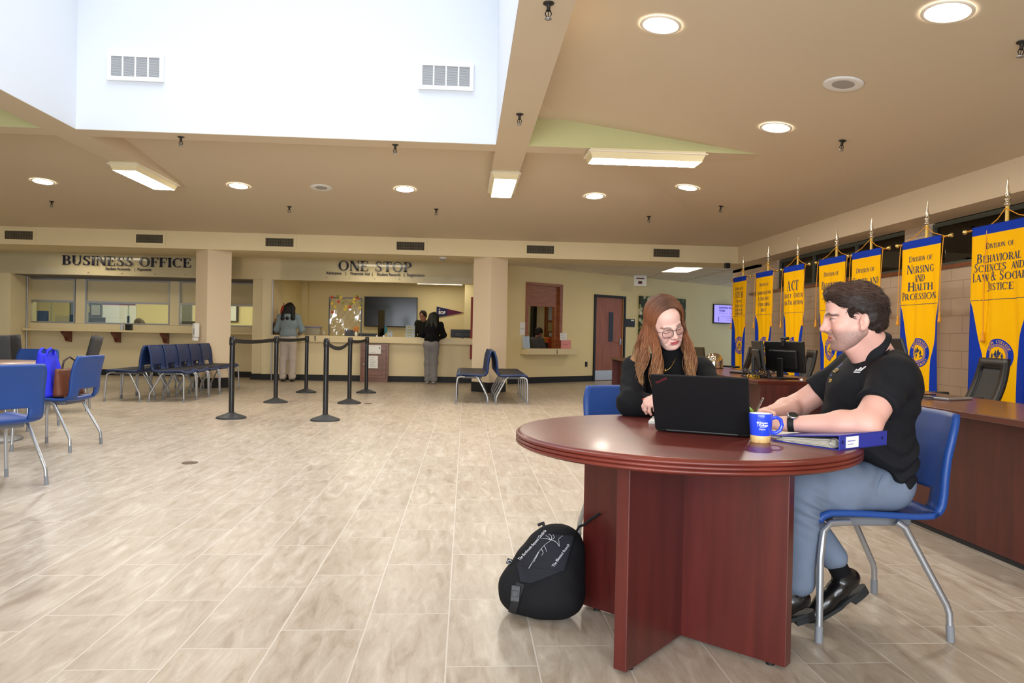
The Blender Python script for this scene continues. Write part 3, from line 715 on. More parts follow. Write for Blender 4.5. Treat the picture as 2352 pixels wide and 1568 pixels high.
MB().add([(-10.2, FY-.024, 2.22), (-4.95, FY-.024, 2.22), (-4.95, FY-.024, 2.675), (-10.2, FY-.024, 2.675)], [(0, 1, 2, 3)]).build('clear_panel', FASC, t)
serif_line(t, 'BUSINESS OFFICE', .20, -7.37, 2.425, FY-.031, .03, wfit=2.74)
sans_line(t, 'Student Accounts', .085, -7.58, 2.335, FY-.031, bold=.002, wfit=.52); sans_line(t, '|', .085, -7.22, 2.335, FY-.031); sans_line(t, 'Payments', .085, -7.02, 2.335, FY-.031, bold=.002, wfit=.29)
b = MB()
for x in (-8.2, -7.5, -6.8, -6.15): b.cyl((x, FY-.036, 2.27), (x, FY-.024, 2.27), .012, n=10)
b.build('standoff', SCREW, t)
t = thing('office_sign', 'navy raised ONE STOP letters on a clear panel over the middle counter', 'sign', (0, 0, 0))
MB().add([(-4.1, FY-.024, 2.22), (.1, FY-.024, 2.22), (.1, FY-.024, 2.675), (-4.1, FY-.024, 2.675)], [(0, 1, 2, 3)]).build('clear_panel', FASC, t)
serif_line(t, 'ONE STOP', .215, -2.03, 2.45, FY-.031, .03, wfit=1.63)
x = -3.1
for body, cx_, w in (('Admissions', -2.945, .34), ('|', -2.68, None), ('Financial Aid', -2.37, .42), ('|', -2.10, None), ('Student Records', -1.74, .52), ('|', -1.40, None), ('Registration', -1.14, .39)):
    sans_line(t, body, .088, cx_, 2.36, FY-.031, bold=.002, wfit=w)
b = MB()
for x in (-3.1, -2.6, -2.05, -1.5, -.95): b.cyl((x, FY-.036, 2.29), (x, FY-.024, 2.29), .012, n=10)
b.build('standoff', SCREW, t)

# ================================================================== BUSINESS OFFICE LEDGE AND ROOM
LEDGE = mat('cream_laminate', (226, 208, 164), .4)
MAHB = wood('bracket_wood', (84, 30, 18), (120, 48, 28), .4)
t = thing('counter_ledge', 'long cream shelf under the business office windows on wooden brackets', 'shelf', (-7.28, 16.9, 0))
MB().box((-2.52, -.17, .985), (2.52, .2, 1.03)).build('shelf_board', LEDGE, t, bevel=.006)
for i, (u, y) in enumerate(((150, 770), (264, 775), (376, 779))):
    x = at_y(u, y, 16.9).x+7.28
    MB().prism([(.2, .985), (-.12, .985), (-.10, .94), (.02, .86), (.09, .76), (.2, .74)], x-.045, x+.045, 'x').build('bracket', MAHB, t)
tag(MB().rbox((-7.62, 16.78, 1.03), (-7.5, 16.9, 1.17), .01).build('pencil_cup', BLACKP), 'small black cup on the ledge below the seated clerk', 'cup')
t = thing('pump_bottle', 'small clear pump bottle beside the black cup on the ledge', 'bottle', (-7.70, 16.82, 1.03))
MB().lathe([(.001, 0), (.035, 0), (.037, .02), (.037, .1), (.015, .125), (.012, .14)], 14).build('bottle', mat('gel_bottle', (200, 205, 220), .2), t); MB().cyl((0, 0, .14), (0, 0, .17), .008).box((-.03, -.006, .165), (.012, .006, .178)).build('pump', WHITEP, t)
t = thing('soap_dispenser', 'white hand sanitizer dispenser fixed to the left column', 'dispenser', (-4.955, 13.82, .0), R(-45))
b = MB(); b.rbox((-.06, -.09, .93), (.06, 0.0, 1.2), .02); b.build('housing', WHITEP, t); MB().rbox((-.045, -.10, .87), (.045, -.01, .93), .012).build('drip_tray', WHITEP, t); MB().rbox((.0, -.094, .99), (.035, -.088, 1.1), .003).build('window', mat('dispenser_grey', (150, 150, 155), .3), t)
CUBIC = mat('cubicle_fabric', (104, 112, 118), .9)
tag(MB().box((-9.62, 18.3, 0), (-8.87, 18.36, 1.72)).build('cubicle_partition', CUBIC), 'grey cubicle partition behind the middle business office window', 'partition')
tag(MB().box((-7.1, 18.3, 0), (-6.72, 18.36, 1.80)).build('cubicle_partition', mat('cubicle_pale', (170, 178, 186), .9)), 'pale partition behind the window beside the left column', 'partition')
tag(MB().box((-10.2, 18.75, 0), (-9.5, 18.8, 1.35)).build('cubicle_partition', mat('cubicle_cream', (200, 188, 160), .9)), 'cream partition behind the leftmost business office window', 'partition')
for (x, z, w, h, mname, c, lb) in ((-9.10, 1.38, .2, .24, 'n1', (226, 232, 240), 'white notice pinned to the grey partition'), (-9.26, 1.44, .12, .15, 'n2', (232, 216, 160), 'yellow note pinned to the grey partition'), (-8.97, 1.66, .09, .05, 'n3', (240, 232, 150), 'pale yellow note at the edge of the grey partition')):
    tag(MB().box((x, 18.285, z), (x+w, 18.295, z+h)).build('notice', mat(mname, c, .8)), lb, 'paper')
t = thing('wall_calendar', 'large white wall calendar with a purple header behind the clerk', 'calendar', (-9.42, 20.18, 0))
MB().box((-.55, -.01, .9), (.55, 0, 1.82)).build('sheet', PAPER, t); MB().box((-.53, -.014, 1.70), (.53, -.01, 1.78)).build('header', mat('cal_purple', (92, 84, 150), .7), t)
MB().box((-.53, -.014, 1.685), (.53, -.01, 1.70)).box((-.53, -.0125, 1.35), (.53, -.01, 1.352)).box((-.53, -.0125, 1.1), (.53, -.01, 1.102)).build('rule', mat('cal_red', (180, 80, 90), .7), t)
tag(MB().box((-9.72, 17.14, 1.2), (-9.47, 17.15, 1.43)).build('notice', mat('blue_notice', (120, 140, 168), .7)), 'blue framed notice taped inside the leftmost window', 'paper')
b = MB()
tag(MB().rbox((-8.98-.02, 17.12, 1.2), (-8.93, 17.135, 1.36), .003).build('card_stickers', mat('card_teal', (40, 70, 90), .5)), 'dark card logo sticker on the leftmost window', 'sticker')
tag(MB().rbox((-7.73, 17.12, 1.2), (-7.68, 17.135, 1.36), .003).build('card_stickers', mat('card_teal', (40, 70, 90), .5)), 'dark card logo sticker beside the seated clerk', 'sticker')
def monitor(name, label, loc, rz, w=.54, h=.32, z0=.1, tilt=0, cat='monitor', grp=None, cable=True, mat_=None):
    t = thing(name, label, cat, loc, rz, grp)      # screen faces local +y, back faces -y
    mm = mat_ or BLACKP; M = Matrix.Translation((0, 0, z0+h/2)) @ Matrix.Rotation(tilt, 4, 'X')
    MB().rbox((-w/2, -.012, -h/2), (w/2, .012, h/2), .006, M).rbox((-w*.36, -.034, -h*.40), (w*.36, -.01, h*.22), .012, M).build('panel', mm, t)
    MB().add([(-w/2+.01, .0125, -h/2+.016), (w/2-.01, .0125, -h/2+.016), (w/2-.01, .0125, h/2-.01), (-w/2+.01, .0125, h/2-.01)], [(3, 2, 1, 0)], M).build('screen', mat('screen_glass', (14, 15, 18), .12), t)
    b = MB(); b.rbox((-.035, -.06, .012), (.035, -.035, z0+h*.45), .006); b.build('stand', mm, t)
    MB().rbox((-.13, -.14, 0), (.13, .06, .014), .006).build('foot', mm, t)
    return t
for (x, y, lb) in ((-8.62, 17.6, 'small black monitor edge-on behind the middle business office window'),):
    monitor('computer_monitor', lb, (x, y, .80), R(70), .45, .3, .22)
monitor('computer_monitor', 'black monitor back seen through the window left of the left column', (-6.45, 17.6, .80), R(8), .5, .32, .15)
t = thing('office_desk', 'cream worktop inside the business office windows', 'desk', (-6.1, 17.3, 0)); MB().box((-.9, 0, .75), (1.2, .55, .80)).build('desk_top', LEDGE, t); MB().box((-.85, .02, 0), (-.8, .5, .75)).box((1.1, .02, 0), (1.15, .5, .75)).build('desk_leg', LEDGE, t)
t = thing('office_desk', 'small cream desk behind the left half of the middle business office window', 'desk', (-8.6, 17.35, 0)); MB().box((-.3, 0, .75), (.35, .5, .80)).build('desk_top', LEDGE, t); MB().box((-.28, .02, 0), (-.25, .48, .75)).box((.3, .02, 0), (.33, .48, .75)).build('desk_leg', LEDGE, t)
def task_chair_back(label, loc):
    t = thing('desk_chair', label, 'chair', loc, R(-70))
    b = MB(); b.grid(lambda u, v: ((u-.5)*.46*(1-.25*v*v), -.05*math.sin(u*PI)+.08*v, .62+.95*v), 8, 8); b.build('backrest', BLACKP, t, solid=.05)
    MB().rbox((-.24, -.02, .44), (.24, .44, .52), .03).build('seat', BLACKP, t); MB().cyl((0, .2, .08), (0, .2, .44), .03).build('gas_post', BLACKP, t)
    b = MB()
    for k in range(5): b.tube([(0, .2, .1), (.3*math.cos(k*1.2566), .2+.3*math.sin(k*1.2566), .05)], .02, 6)
    b.build('base', BLACKP, t)
task_chair_back('black high-back desk chair behind the middle business office window', (-9.08, 17.75, 0)); task_chair_back('black high-back desk chair behind the window next to the left column', (-6.86, 17.75, 0))
t = thing('framed_notice', 'black framed notice with red print seen right of the left column', 'picture', (-6.42, 20.18, 0))
MB().box((-.25, -.03, 1.3), (.25, 0, 2.1)).build('frame', BLACKP, t); MB().box((-.22, -.034, 1.33), (.19, -.03, 2.07)).build('sheet', PAPER, t); MB().box((-.2, -.036, 1.7), (.0, -.034, 2.05)).build('print', mat('red_print', (190, 60, 45), .7), t)

# ================================================================== ONE STOP COUNTER
t = thing('service_counter', 'long cream counter top of the one stop desk marked with a navy 1', 'counter', (-2.06, 16.5, 0))
MB().box((-2.22, -.27, .86), (2.22, .35, 1.0)).build('counter_top', LEDGE, t, bevel=.005)
serif_line(t, '1', .105, -1.25, .885, -.271, .004, 'numeral')
CABW = wood('cabinet_wood', (98, 58, 38), (134, 84, 58), .4)
t = thing('wood_cabinet', 'brown wooden base cabinet with a drawer and door under the counter', 'cabinet', (-2.0, 16.2, 0))
MB().box((-.30, -.10, .0), (.30, .14, .845)).build('body', CABW, t)
for z0, z1, nm in ((.69, .82, 'drawer'), (.09, .66, 'door')):
    d_ = MB().box((-.26, -.12, z0), (.26, -.10, z1)).build(nm, CABW, t, bevel=.004)
    if nm == 'door':
        b = MB(); b.box((-.19, -.124, z0+.06), (.19, -.119, z1-.06)); b.build('panel', CABW, d_, bevel=.003)
        MB().cyl((-.22, -.12, .40), (-.22, -.145, .40), .012).build('knob', METGREY, d_)
    else: MB().cyl((.12, -.12, .755), (.12, -.145, .755), .014).build('knob', DARKMET, d_)
def notice(label, x, z, w, h, y, lines=5, m=PAPER, lm=None, tilt=0, name='paper_notice', first=None, rz=0):
    t = thing(name, label, 'paper', (x, y, z), rz)
    M = Matrix.Rotation(tilt, 4, 'X')
    MB().box((-w/2, -.002, 0), (w/2, 0, h), M).build('sheet', m, t)
    b = MB(); rr = random.Random(int(abs(x*1000)))
    for k in range(lines):
        zz = h*(.86-.7*k/max(1, lines-1)) if lines > 1 else h*.5
        if lm: b.box((-w*.34, -.0035, zz-h*.035), (-w*.34+w*rr.uniform(.4, .68), -.002, zz+h*.035), M)
        else: b.box((-w*.32, -.0035, zz-h*.012), (w*rr.uniform(.05, .34), -.002, zz+h*.012), M)
    b.build('print', lm or mat('ink_grey', (120, 120, 128), .8), t)
    return t
notice('upper white notice taped over the cabinet drawer', -1.99, .625, .28, .19, 16.065, 2); notice('lower white notice taped to the cabinet door', -2.02, .31, .215, .27, 16.07, 6)
YLW = mat('highlighter_yellow', (216, 200, 50), .7)
def sign_holder(label, x, y, z, w, h, rz=0, lm=YLW, n=4):
    t = notice(label, x, z, w, h, y, n, PAPER, lm, -.12, 'sign_holder', rz=rz)
    MB().box((-w/2-.01, -.02, -.004), (w/2+.01, .07, .0)).box((-w/2-.004, -.0045, 0), (w/2+.004, -.0036, h+.01), Matrix.Rotation(-.12, 4, 'X')).build('holder', CLEAR, t)
    return t
sign_holder('white counter sign with yellow highlighted lines beside the clerk', -1.25, 16.45, 1.0, .205, .265)
sign_holder('small white counter card with a dark blue block', -1.70, 16.45, 1.0, .105, .135, lm=mat('dark_blue_print', (40, 44, 84), .7), n=2)
# clear shield with leaf garland
t = thing('sneeze_shield', 'tall clear plastic shield with a thin dark frame on the one stop counter', 'screen', (-2.725, 16.62, 1.0))
b = MB(); b.box((-.37, -.012, 0), (-.345, .012, .845)); b.box((.345, -.012, 0), (.37, .012, .845)); b.box((-.37, -.012, .845), (.37, .012, .87)); b.build('frame', mat('shield_frame', (72, 74, 84), .4), t)
def ripple(u, v):
    x = (u-.5)*.69; z = .02+v*.82
    return (x, .03*math.sin(9*x+6*z)*max(0, .9-v)+.012*math.sin(23*x-14*z)*max(0, .9-v), z)
MB().grid(ripple, 30, 30).build('film', glass('shield_film', (250, 250, 248), .14, .06), t)
t = thing('leaf_garland', 'autumn leaf garland of red, orange and yellow leaves draped over the clear shield', 'garland', (-2.725, 16.59, 1.0))
pts = [(-.36, 0, .62), (-.33, 0, .78), (-.28, -.01, .87), (-.12, -.01, .86), (0, -.01, .80), (.1, -.01, .72), (.2, -.01, .76), (.26, -.01, .86), (.36, -.01, .80)]
MB().tube(pts, .004, 5).build('vine', mat('vine_brown', (90, 80, 40), .8), t)
rr = random.Random(3)
def leaf_mb(mb, p, a, s):
    poly = []
    for k in range(10):
        q = a+2*PI*k/10; r_ = s*(1.0 if k % 2 == 0 else .42); poly.append((p[0]+r_*math.cos(q), p[2]+r_*math.sin(q)))
    mb.prism(poly, p[1]-.012, p[1]-.009, 'y')
for cols, ps in (((178, 62, 40), [(-.3, .87), (-.15, .77), (.1, .66), (-.28, .53), (.27, .86)]), ((204, 176, 56), [(-.29, .73), (-.22, .65), (.02, .66), (.0, .60), (.19, .76), (.2, .83), (.33, .64), (-.1, .86)]), ((122, 122, 52), [(-.17, .89), (.13, .73), (.34, .74), (.26, .9), (-.05, .74)])):
    for (x, z) in ps:
        mb = MB(); leaf_mb(mb, (x, -.01, z), rr.uniform(0, 6), .052); mb.build('leaf', mat('leaf_%d_%d_%d' % cols, cols, .7), t)
t = thing('fall_flowers', 'little orange flower arrangement in a white vase before the clear shield', 'flowers', (-2.46, 16.5, 1.0))
MB().lathe([(.001, 0), (.03, 0), (.034, .05), (.022, .10), (.026, .11)], 14).build('vase', WHITEP, t)
b = MB(); rr = random.Random(5)
for k in range(9): leaf_mb(b, (rr.uniform(-.05, .05), rr.uniform(-.03, .03), .15+rr.uniform(-.03, .05)), rr.uniform(0, 6), .035)
b.build('blossom', mat('flower_orange', (206, 120, 44), .7), t)
t = thing('desk_phone', 'dark desk phone behind the clear shield', 'telephone', (-2.60, 16.75, 1.0))
MB().prism([(-.1, 0), (.1, 0), (.1, .05), (-.1, .14)], -.14, .14, 'x').build('base', mat('phone_dark', (58, 60, 72), .5), t); MB().rbox((-.15, -.1, .10), (-.09, .1, .16), .02).build('handset', BLACKP, t)
tag(MB().rbox((-2.42, 16.62, 1.0), (-2.02, 16.75, 1.07), .008).build('document_tray', BLACKP), 'flat black tray on the counter right of the clear shield', 'tray')
t = thing('television', 'large wall mounted flat screen television, switched off, in the one stop office', 'television', (-2.06, 20.1, 1.66))
MB().rbox((-.72, -.05, -.41), (.72, .02, .41), .01).build('body', BLACKP, t); MB().box((-.70, -.053, -.385), (.70, -.05, .395)).build('screen', mat('tv_screen_off', (12, 13, 15), .15), t); MB().box((-.3, .02, -.2), (.3, .09, .2)).build('wall_bracket', DARKMET, t)
t = thing('pennant', 'navy and maroon felt pennant lettered EOF on the one stop office wall', 'pennant', (-.82, 20.17, 1.69))
b = MB(); b.prism([(0, -.15), (.29, -.095), (.29, .095), (0, .15)], -.008, 0, 'y'); b.build('navy_cloth', mat('pennant_navy', (36, 40, 86), .9), t)
b = MB(); b.prism([(.29, -.095), (.76, 0), (.29, .095)], -.008, 0, 'y'); b.build('maroon_cloth', mat('pennant_maroon', (96, 40, 70), .9), t)
sans_line(t, 'EOF', .105, .15, -.05, -.008, 'lettering', .004, .001, PAPER); MB().lathe([(.014, 0), (.022, 0)], 14, M=Matrix.Translation((.08, -.009, .07)) @ Matrix.Rotation(R(90), 4, 'X')).build('emblem', PAPER, t)
t = thing('counter_shield', 'small clear plastic shield on the counter in front of the television', 'screen', (-1.92, 16.6, 1.0))
MB().box((-.09, 0, 0), (.11, .005, .60)).build('sheet', glass('thick_acrylic', (236, 240, 240), .12), t, rot=(0, 0, R(50))); MB().box((-.10, -.06, 0), (-.06, .06, .03)).box((.05, -.06, 0), (.09, .06, .03)).build('clip', METGREY, t)
t = thing('hand_mirror', 'teal oval paddle standing on the counter behind the small clear shield', 'ornament', (-1.86, 16.72, 1.0))
MB().lathe([(.001, -.008), (.07, -.006), (.075, 0), (.07, .006), (.001, .008)], 20, M=Matrix.Translation((0, 0, .16)) @ Matrix.Rotation(R(80), 4, 'X') @ Matrix.Scale(1.35, 4, (0, 1, 0))).build('paddle', mat('teal_plastic', (24, 110, 130), .4), t); MB().cyl((0, 0, 0), (0, 0, .08), .012).build('handle', WHITEP, t)
monitor('computer_monitor', 'wide black monitor on the counter right of the woman in black', (-.08, 16.75, .95), 0, .54, .19, .06)
t = thing('storage_box', 'clear plastic storage box with a purple lid on the counter', 'box', (-3.45, 16.7, 1.0))
MB().rbox((-.17, -.12, 0), (.17, .12, .17), .015).build('tub', mat('cloudy_plastic', (158, 150, 128), .3), t); MB().rbox((-.18, -.13, .17), (.18, .13, .205), .01).build('lid', mat('lid_lilac', (140, 136, 158), .4), t)
tag(MB().lathe([(.001, 0), (.035, 0), (.04, .1), (.036, .1)], 14, (-3.2, 16.62, 1.0)).build('clear_tumbler', mat('cloudy_plastic2', (190, 180, 160), .3)), 'small cloudy tumbler beside the storage box', 'cup')
t = thing('pumpkin_decoration', 'tall red orange pumpkin ornament on the counter behind the woman in grey', 'ornament', (-4.12, 16.72, 1.36))
MB().lathe([(.001, 0), (.05, .01), (.075, .1), (.07, .2), (.045, .28), (.015, .30)], 14).build('pumpkin', mat('pumpkin_red', (170, 50, 34), .5), t); MB().cyl((0, 0, .30), (0, 0, .36), .01).build('stem', MAHB, t)
tag(MB().box((-4.28, 16.6, 1.0), (-3.96, 16.85, 1.36)).build('wooden_crate', wood('crate_wood', (140, 92, 48), (176, 120, 66), .6)), 'small wooden crate under the pumpkin ornament', 'crate')
tag(MB().rbox((-4.27, 16.45, 1.0), (-4.02, 16.58, 1.28), .02).build('gift_basket', mat('basket_brown', (92, 66, 46), .8, bump=.6, bscale=80)), 'brown basket on the left end of the one stop counter', 'basket')
REDW = mat('red_wood_edge', (140, 42, 26), .5)
b = MB(); b.box((.10, FY-.05, .54), (.165, FY+.02, 1.93)); struct('trim_11', b, REDW)

# ================================================================== ANGLED WALL FITTINGS
WND = wood('window_wood', (128, 66, 26), (164, 92, 38), .4)
fr = MB()
fr.box((.49, -.02, .80), (.57, .16, 2.31), DM); fr.box((1.54, -.02, .80), (1.63, .16, 2.31), DM); fr.box((.57, .03, 1.77), (1.44, .12, 2.25), DM); fr.box((.57, -.02, 2.25), (1.54, .16, 2.31), DM); fr.box((1.44, .05, .8), (1.54, .14, 2.25), DM)
w = struct('window_6', fr, WND)
t = thing('service_ledge', 'small cream service shelf marked 3 under the wooden window', 'shelf', DO, DRZ)
MB().box((.34, -.28, .665), (1.9, .16, .80)).build('shelf_board', LEDGE, t, bevel=.004); serif_line(t, '3', .10, 1.23, .68, -.281, .004, 'numeral')
def dwthing(fn): pass
def dnotice(label, s, z, w, h, n=5, m=PAPER, lm=None, off=-.004):
    p = dw(s, off, z); return notice(label, p.x, z, w, h, p.y, n, m, lm, 0, rz=DRZ)
dnotice('blank white sheet taped to the wall left of the wooden window', .41, 1.10, .16, .29, 1)
p = dw(.42, -.15, .80); sign_holder('white shelf sign with yellow highlighted lines left of the small window', p.x, p.y, .80, .19, .27, DRZ)
dnotice('white printed sheet at the lower right of the wooden window', 1.66, 1.0, .22, .17, 4, off=-.03); dnotice('pink sheet standing on the service shelf', 1.7, .80, .32, .20, 1, mat('pink_paper', (226, 150, 150), .8), mat('pink_ink', (170, 90, 100), .8), off=-.08)
# things seen through window 3
t = thing('cork_board', 'cork notice board in a wooden frame behind the small window', 'notice board', DM @ Vector((3.05, 2.19, 0)), DRZ)
MB().box((-.02, -.02, .95), (1.1, 0, 2.1)).build('frame', WND, t); MB().box((.03, -.03, 1.0), (1.05, -.02, 2.05)).build('cork', mat('cork', (150, 100, 60), .9, var=.1, vscale=60), t)
for x, z, w_, h_, c in ((.1, 1.52, .3, .45, (205, 205, 210)), (.45, 1.4, .22, .55, (110, 112, 118)), (.1, 1.22, .18, .24, (196, 178, 120)), (.36, 1.25, .16, .18, (100, 70, 50)), (.14, 1.08, .16, .1, (220, 220, 220))):
    MB().box((x, -.035, z), (x+w_, -.03, z+h_)).build('pinned_paper', mat('pin_%d' % c[0], c, .8), t)
tag(MB().box((2.38, 1.9, 0), (2.5, 2.02, 2.5), DM).build('dark_post', BLACKP), 'dark upright post in the room behind the small window', 'post')
t = thing('desk_clutter_shelf', 'grey desk with colourful trinkets behind the small window', 'desk', DO, DRZ)
MB().box((1.75, .35, .70), (3.2, 1.5, .74), None).build('desk_top', CUBIC, t)
for i, (s_, tt, z0, z1, c) in enumerate(((2.2, .8, .74, .98, (150, 36, 60)), (2.15, 1.25, .74, 1.06, (214, 150, 60)), (2.4, 1.3, .74, 1.05, (190, 80, 40)), (2.0, 1.0, .74, .92, (40, 40, 44)), (2.02, 1.3, .74, 1.04, (140, 150, 60)))):
    MB().rbox((s_-.07, tt-.06, z0), (s_+.07, tt+.06, z1), .02).build('trinket', mat('trinket_%d' % i, c, .5), t)
# door
DOORW = wood('door_wood', (134, 66, 32), (164, 88, 46), .4, (3, 3, .5))
fr = MB(); fr.box((DRa-.06, -.03, 0), (DRa, .16, 2.14), DM); fr.box((DRb, -.03, 0), (DRb+.06, .16, 2.14), DM); fr.box((DRa, -.03, 2.08), (DRb, .16, 2.14), DM)
d_ = struct('door_1', fr, BLACKP)
b = MB(); b.box((DRa, .02, .01), (DRb, .065, 2.08)); b.build('door_leaf', DOORW, d_).matrix_world = DM
MB().box((DRa+.02, .012, .02), (DRb-.02, .02, .26)).build('kick_plate', mat('steel_plate', (196, 200, 206), .35, metal=.8), d_).matrix_world = DM
MB().box((DRa+.50, .012, .98), (DRa+.66, .022, 1.72)).build('vision_glass', mat('door_lite', (22, 26, 34), .1), d_).matrix_world = DM
b = MB(); b.rbox((DRb-.12, .0, .90), (DRb-.06, .02, 1.06), .006); b.cyl((DRb-.09, .01, .95), (DRb-.09, -.05, .95), .012); b.cyl((DRb-.09, -.05, .95), (DRb-.21, -.05, .95), .01); b.build('door_handle', METGREY, d_).matrix_world = DM
t = thing('room_sign', 'small black room number plate beside the brown door', 'sign', DM @ Vector((4.02, -.02, 1.37)), DRZ)
MB().box((-.17, -.006, 0), (.17, .02, .2)).build('plate', BLACKP, t); MB().box((.02, -.008, .15), (.14, -.006, .18)).build('lettering', WHITEP, t)
t = thing('hanging_sign', 'white sign hung from the ceiling above the brown door', 'sign', DM @ Vector((3.7, -.6, 2.38)), DRZ+R(-35))
MB().box((-.16, -.006, 0), (.16, .006, .26)).build('panel', PAPER, t); sans_line(t, 'EXIT', .05, 0, .19, -.007, 'lettering', .001, .0005, mat('ink_dark', (50, 50, 60), .8)) if False else None
MB().box((-.1, -.008, .17), (.1, -.006, .2)).box((-.05, -.008, .05), (.05, -.006, .12)).build('print', mat('ink_maroon', (96, 44, 60), .8), t); MB().cyl((-.12, 0, .26), (-.12, 0, .28), .003, n=5).cyl((.12, 0, .26), (.12, 0, .28), .003, n=5).build('hanger', METGREY, t)
t = thing('wall_outlet', 'black electrical outlet low on the wall left of the brown door', 'outlet', DM @ Vector((2.47, 0, .36)), DRZ)
MB().box((-.04, -.008, 0), (.04, 0, .12)).build('plate', BLACKP, t); MB().box((-.018, -.011, .02), (.018, -.008, .05)).box((-.018, -.011, .07), (.018, -.008, .1)).build('socket', DARKMET, t)
# blossom canvas
t = thing('canvas_print', 'large canvas photo of white blossom and green leaves behind the seated woman', 'picture', DM @ Vector((5.3, -.03, 1.2)), DRZ)
bl = bpy.data.materials.new('blossom_photo'); bl.use_nodes = True; nt = bl.node_tree; bs = nt.nodes['Principled BSDF']; tc = nt.nodes.new('ShaderNodeTexCoord')
vn = nt.nodes.new('ShaderNodeTexVoronoi'); vn.inputs['Scale'].default_value = 7; nt.links.new(tc.outputs['Object'], vn.inputs['Vector'])
nn = nt.nodes.new('ShaderNodeTexNoise'); nn.inputs['Scale'].default_value = 9; nn.inputs['Detail'].default_value = 6; nt.links.new(tc.outputs['Object'], nn.inputs['Vector'])
m1 = nt.nodes.new('ShaderNodeMath'); m1.operation = 'MULTIPLY_ADD'; nt.links.new(nn.outputs['Fac'], m1.inputs[0]); m1.inputs[1].default_value = .9; nt.links.new(vn.outputs['Distance'], m1.inputs[2])
cr = nt.nodes.new('ShaderNodeValToRGB'); e = cr.color_ramp.elements; e[0].position = .66; e[0].color = (*s2l((226, 222, 214)), 1); e[1].position = 1.12; e[1].color = (*s2l((46, 56, 22)), 1)
x = e.new(.80); x.color = (*s2l((172, 168, 120)), 1); x = e.new(.92); x.color = (*s2l((112, 120, 52)), 1)
nt.links.new(m1.outputs[0], cr.inputs[0]); nt.links.new(cr.outputs[0], bs.inputs['Base Color']); bs.inputs['Roughness'].default_value = .6
MB().box((-.95, -.03, -.15), (.95, .025, .98)).build('canvas', bl, t)
# wall tv
t = thing('wall_screen', 'wall mounted screen showing a lilac slide about banned books week', 'television', DM @ Vector((8.05, -.12, 1.55)), DRZ+R(-14))
MB().rbox((-.48, -.03, -.0), (.48, .03, .56), .01).build('body', BLACKP, t); MB().box((-.455, -.034, .03), (.455, -.030, .535)).build('screen', mat('lilac_slide', (172, 160, 250), .3, emit=.75, emitc=(168, 156, 250)), t)
MB().box((-.2, .03, .15), (.2, .11, .4)).build('wall_bracket', DARKMET, t)
INKV = mat('violet_ink', (58, 30, 170), .5, emit=.25)
vs, fs = text_mesh('BANNED BOOKS\nWEEK', .085, .0005, 'LEFT', .002); b = MB(); b.add([(-.28+v[0], -.036, .43+v[1]) for v in vs], fs); b.build('slide_text', INKV, t)
b = MB()
for k in range(8): b.box((-.27+k*.075, -.036, .29), (-.255+k*.075, -.0345, .305))
b.box((-.3, -.036, .06), (-.28, -.0345, .2)); b.box((-.2, -.036, .2), (.35, -.0345, .206)); b.box((-.0, -.036, .15), (.35, -.0345, .155)); b.box((-.0, -.036, .1), (.35, -.0345, .105)); b.build('slide_marks', INKV, t)
# alarm bell and conduit on the end of the banner wall
t = thing('alarm_bell', 'round red alarm bell on the wall end behind the first banner', 'alarm', (RX-.01, 14.6, 2.16), R(-90))
MB().lathe([(.001, -.07), (.10, -.06), (.135, -.03), (.14, 0)], 24, M=Matrix.Rotation(R(90), 4, 'X') @ Matrix.Scale(-1, 4, (0, 0, 1))).build('gong', mat('alarm_red', (150, 30, 26), .35), t)
MB().rbox((-.05, -.06, -.28), (.05, 0, -.15), .01).build('back_box', mat('alarm_red', (150, 30, 26), .35), t)
tag(MB().rbox((4.93, YE-.08, 2.46), (5.03, YE-.0, 2.56), .01).build('motion_sensor', BLACKP), 'small black sensor under the right end of the bulkhead', 'sensor')
tag(MB().cyl((-2.228, 6.073, 0), (-2.228, 6.073, .004), .062, n=28).build('floor_cover', mat('bronze_cover', (112, 96, 84), .35, metal=.7)), 'round bronze cover plate set in the floor', 'floor cover')
tag(MB().cyl((-1.47, 11.24, 0), (-1.47, 11.24, .004), .055, n=28).build('floor_cover', mat('bronze_cover', (112, 96, 84), .35, metal=.7)), 'small cover plate in the floor among the barrier posts', 'floor cover')
# ================================================================== BLUE SHELL CHAIRS
BLUEP = mat('blue_polypropylene', (32, 70, 140), .42, var=.02, vscale=4)
BLUED = mat('dark_blue_polypropylene', (30, 50, 96), .42)
TUBE = mat('silver_tube', (176, 180, 186), .3, metal=.75)
FOOTC = mat('grey_foot_cap', (128, 132, 138), .5)
PADM = mat('black_seat_pad', (40, 40, 44), .5, bump=.15, bscale=120)
UNDER = mat('under_frame_grey', (110, 112, 116), .5)
PROF = [(.245, .425), (.235, .443), (.205, .455), (.12, .456), (.0, .450), (-.12, .443), (-.185, .445), (-.222, .458), (-.243, .49), (-.25, .535), (-.253, .60), (-.262, .68), (-.28, .76), (-.305, .835)]
def prof(t):
    x = t*(len(PROF)-1); i = min(int(x), len(PROF)-2); f = x-i
    return (PROF[i][0]*(1-f)+PROF[i+1][0]*f, PROF[i][1]*(1-f)+PROF[i+1][1]*f)
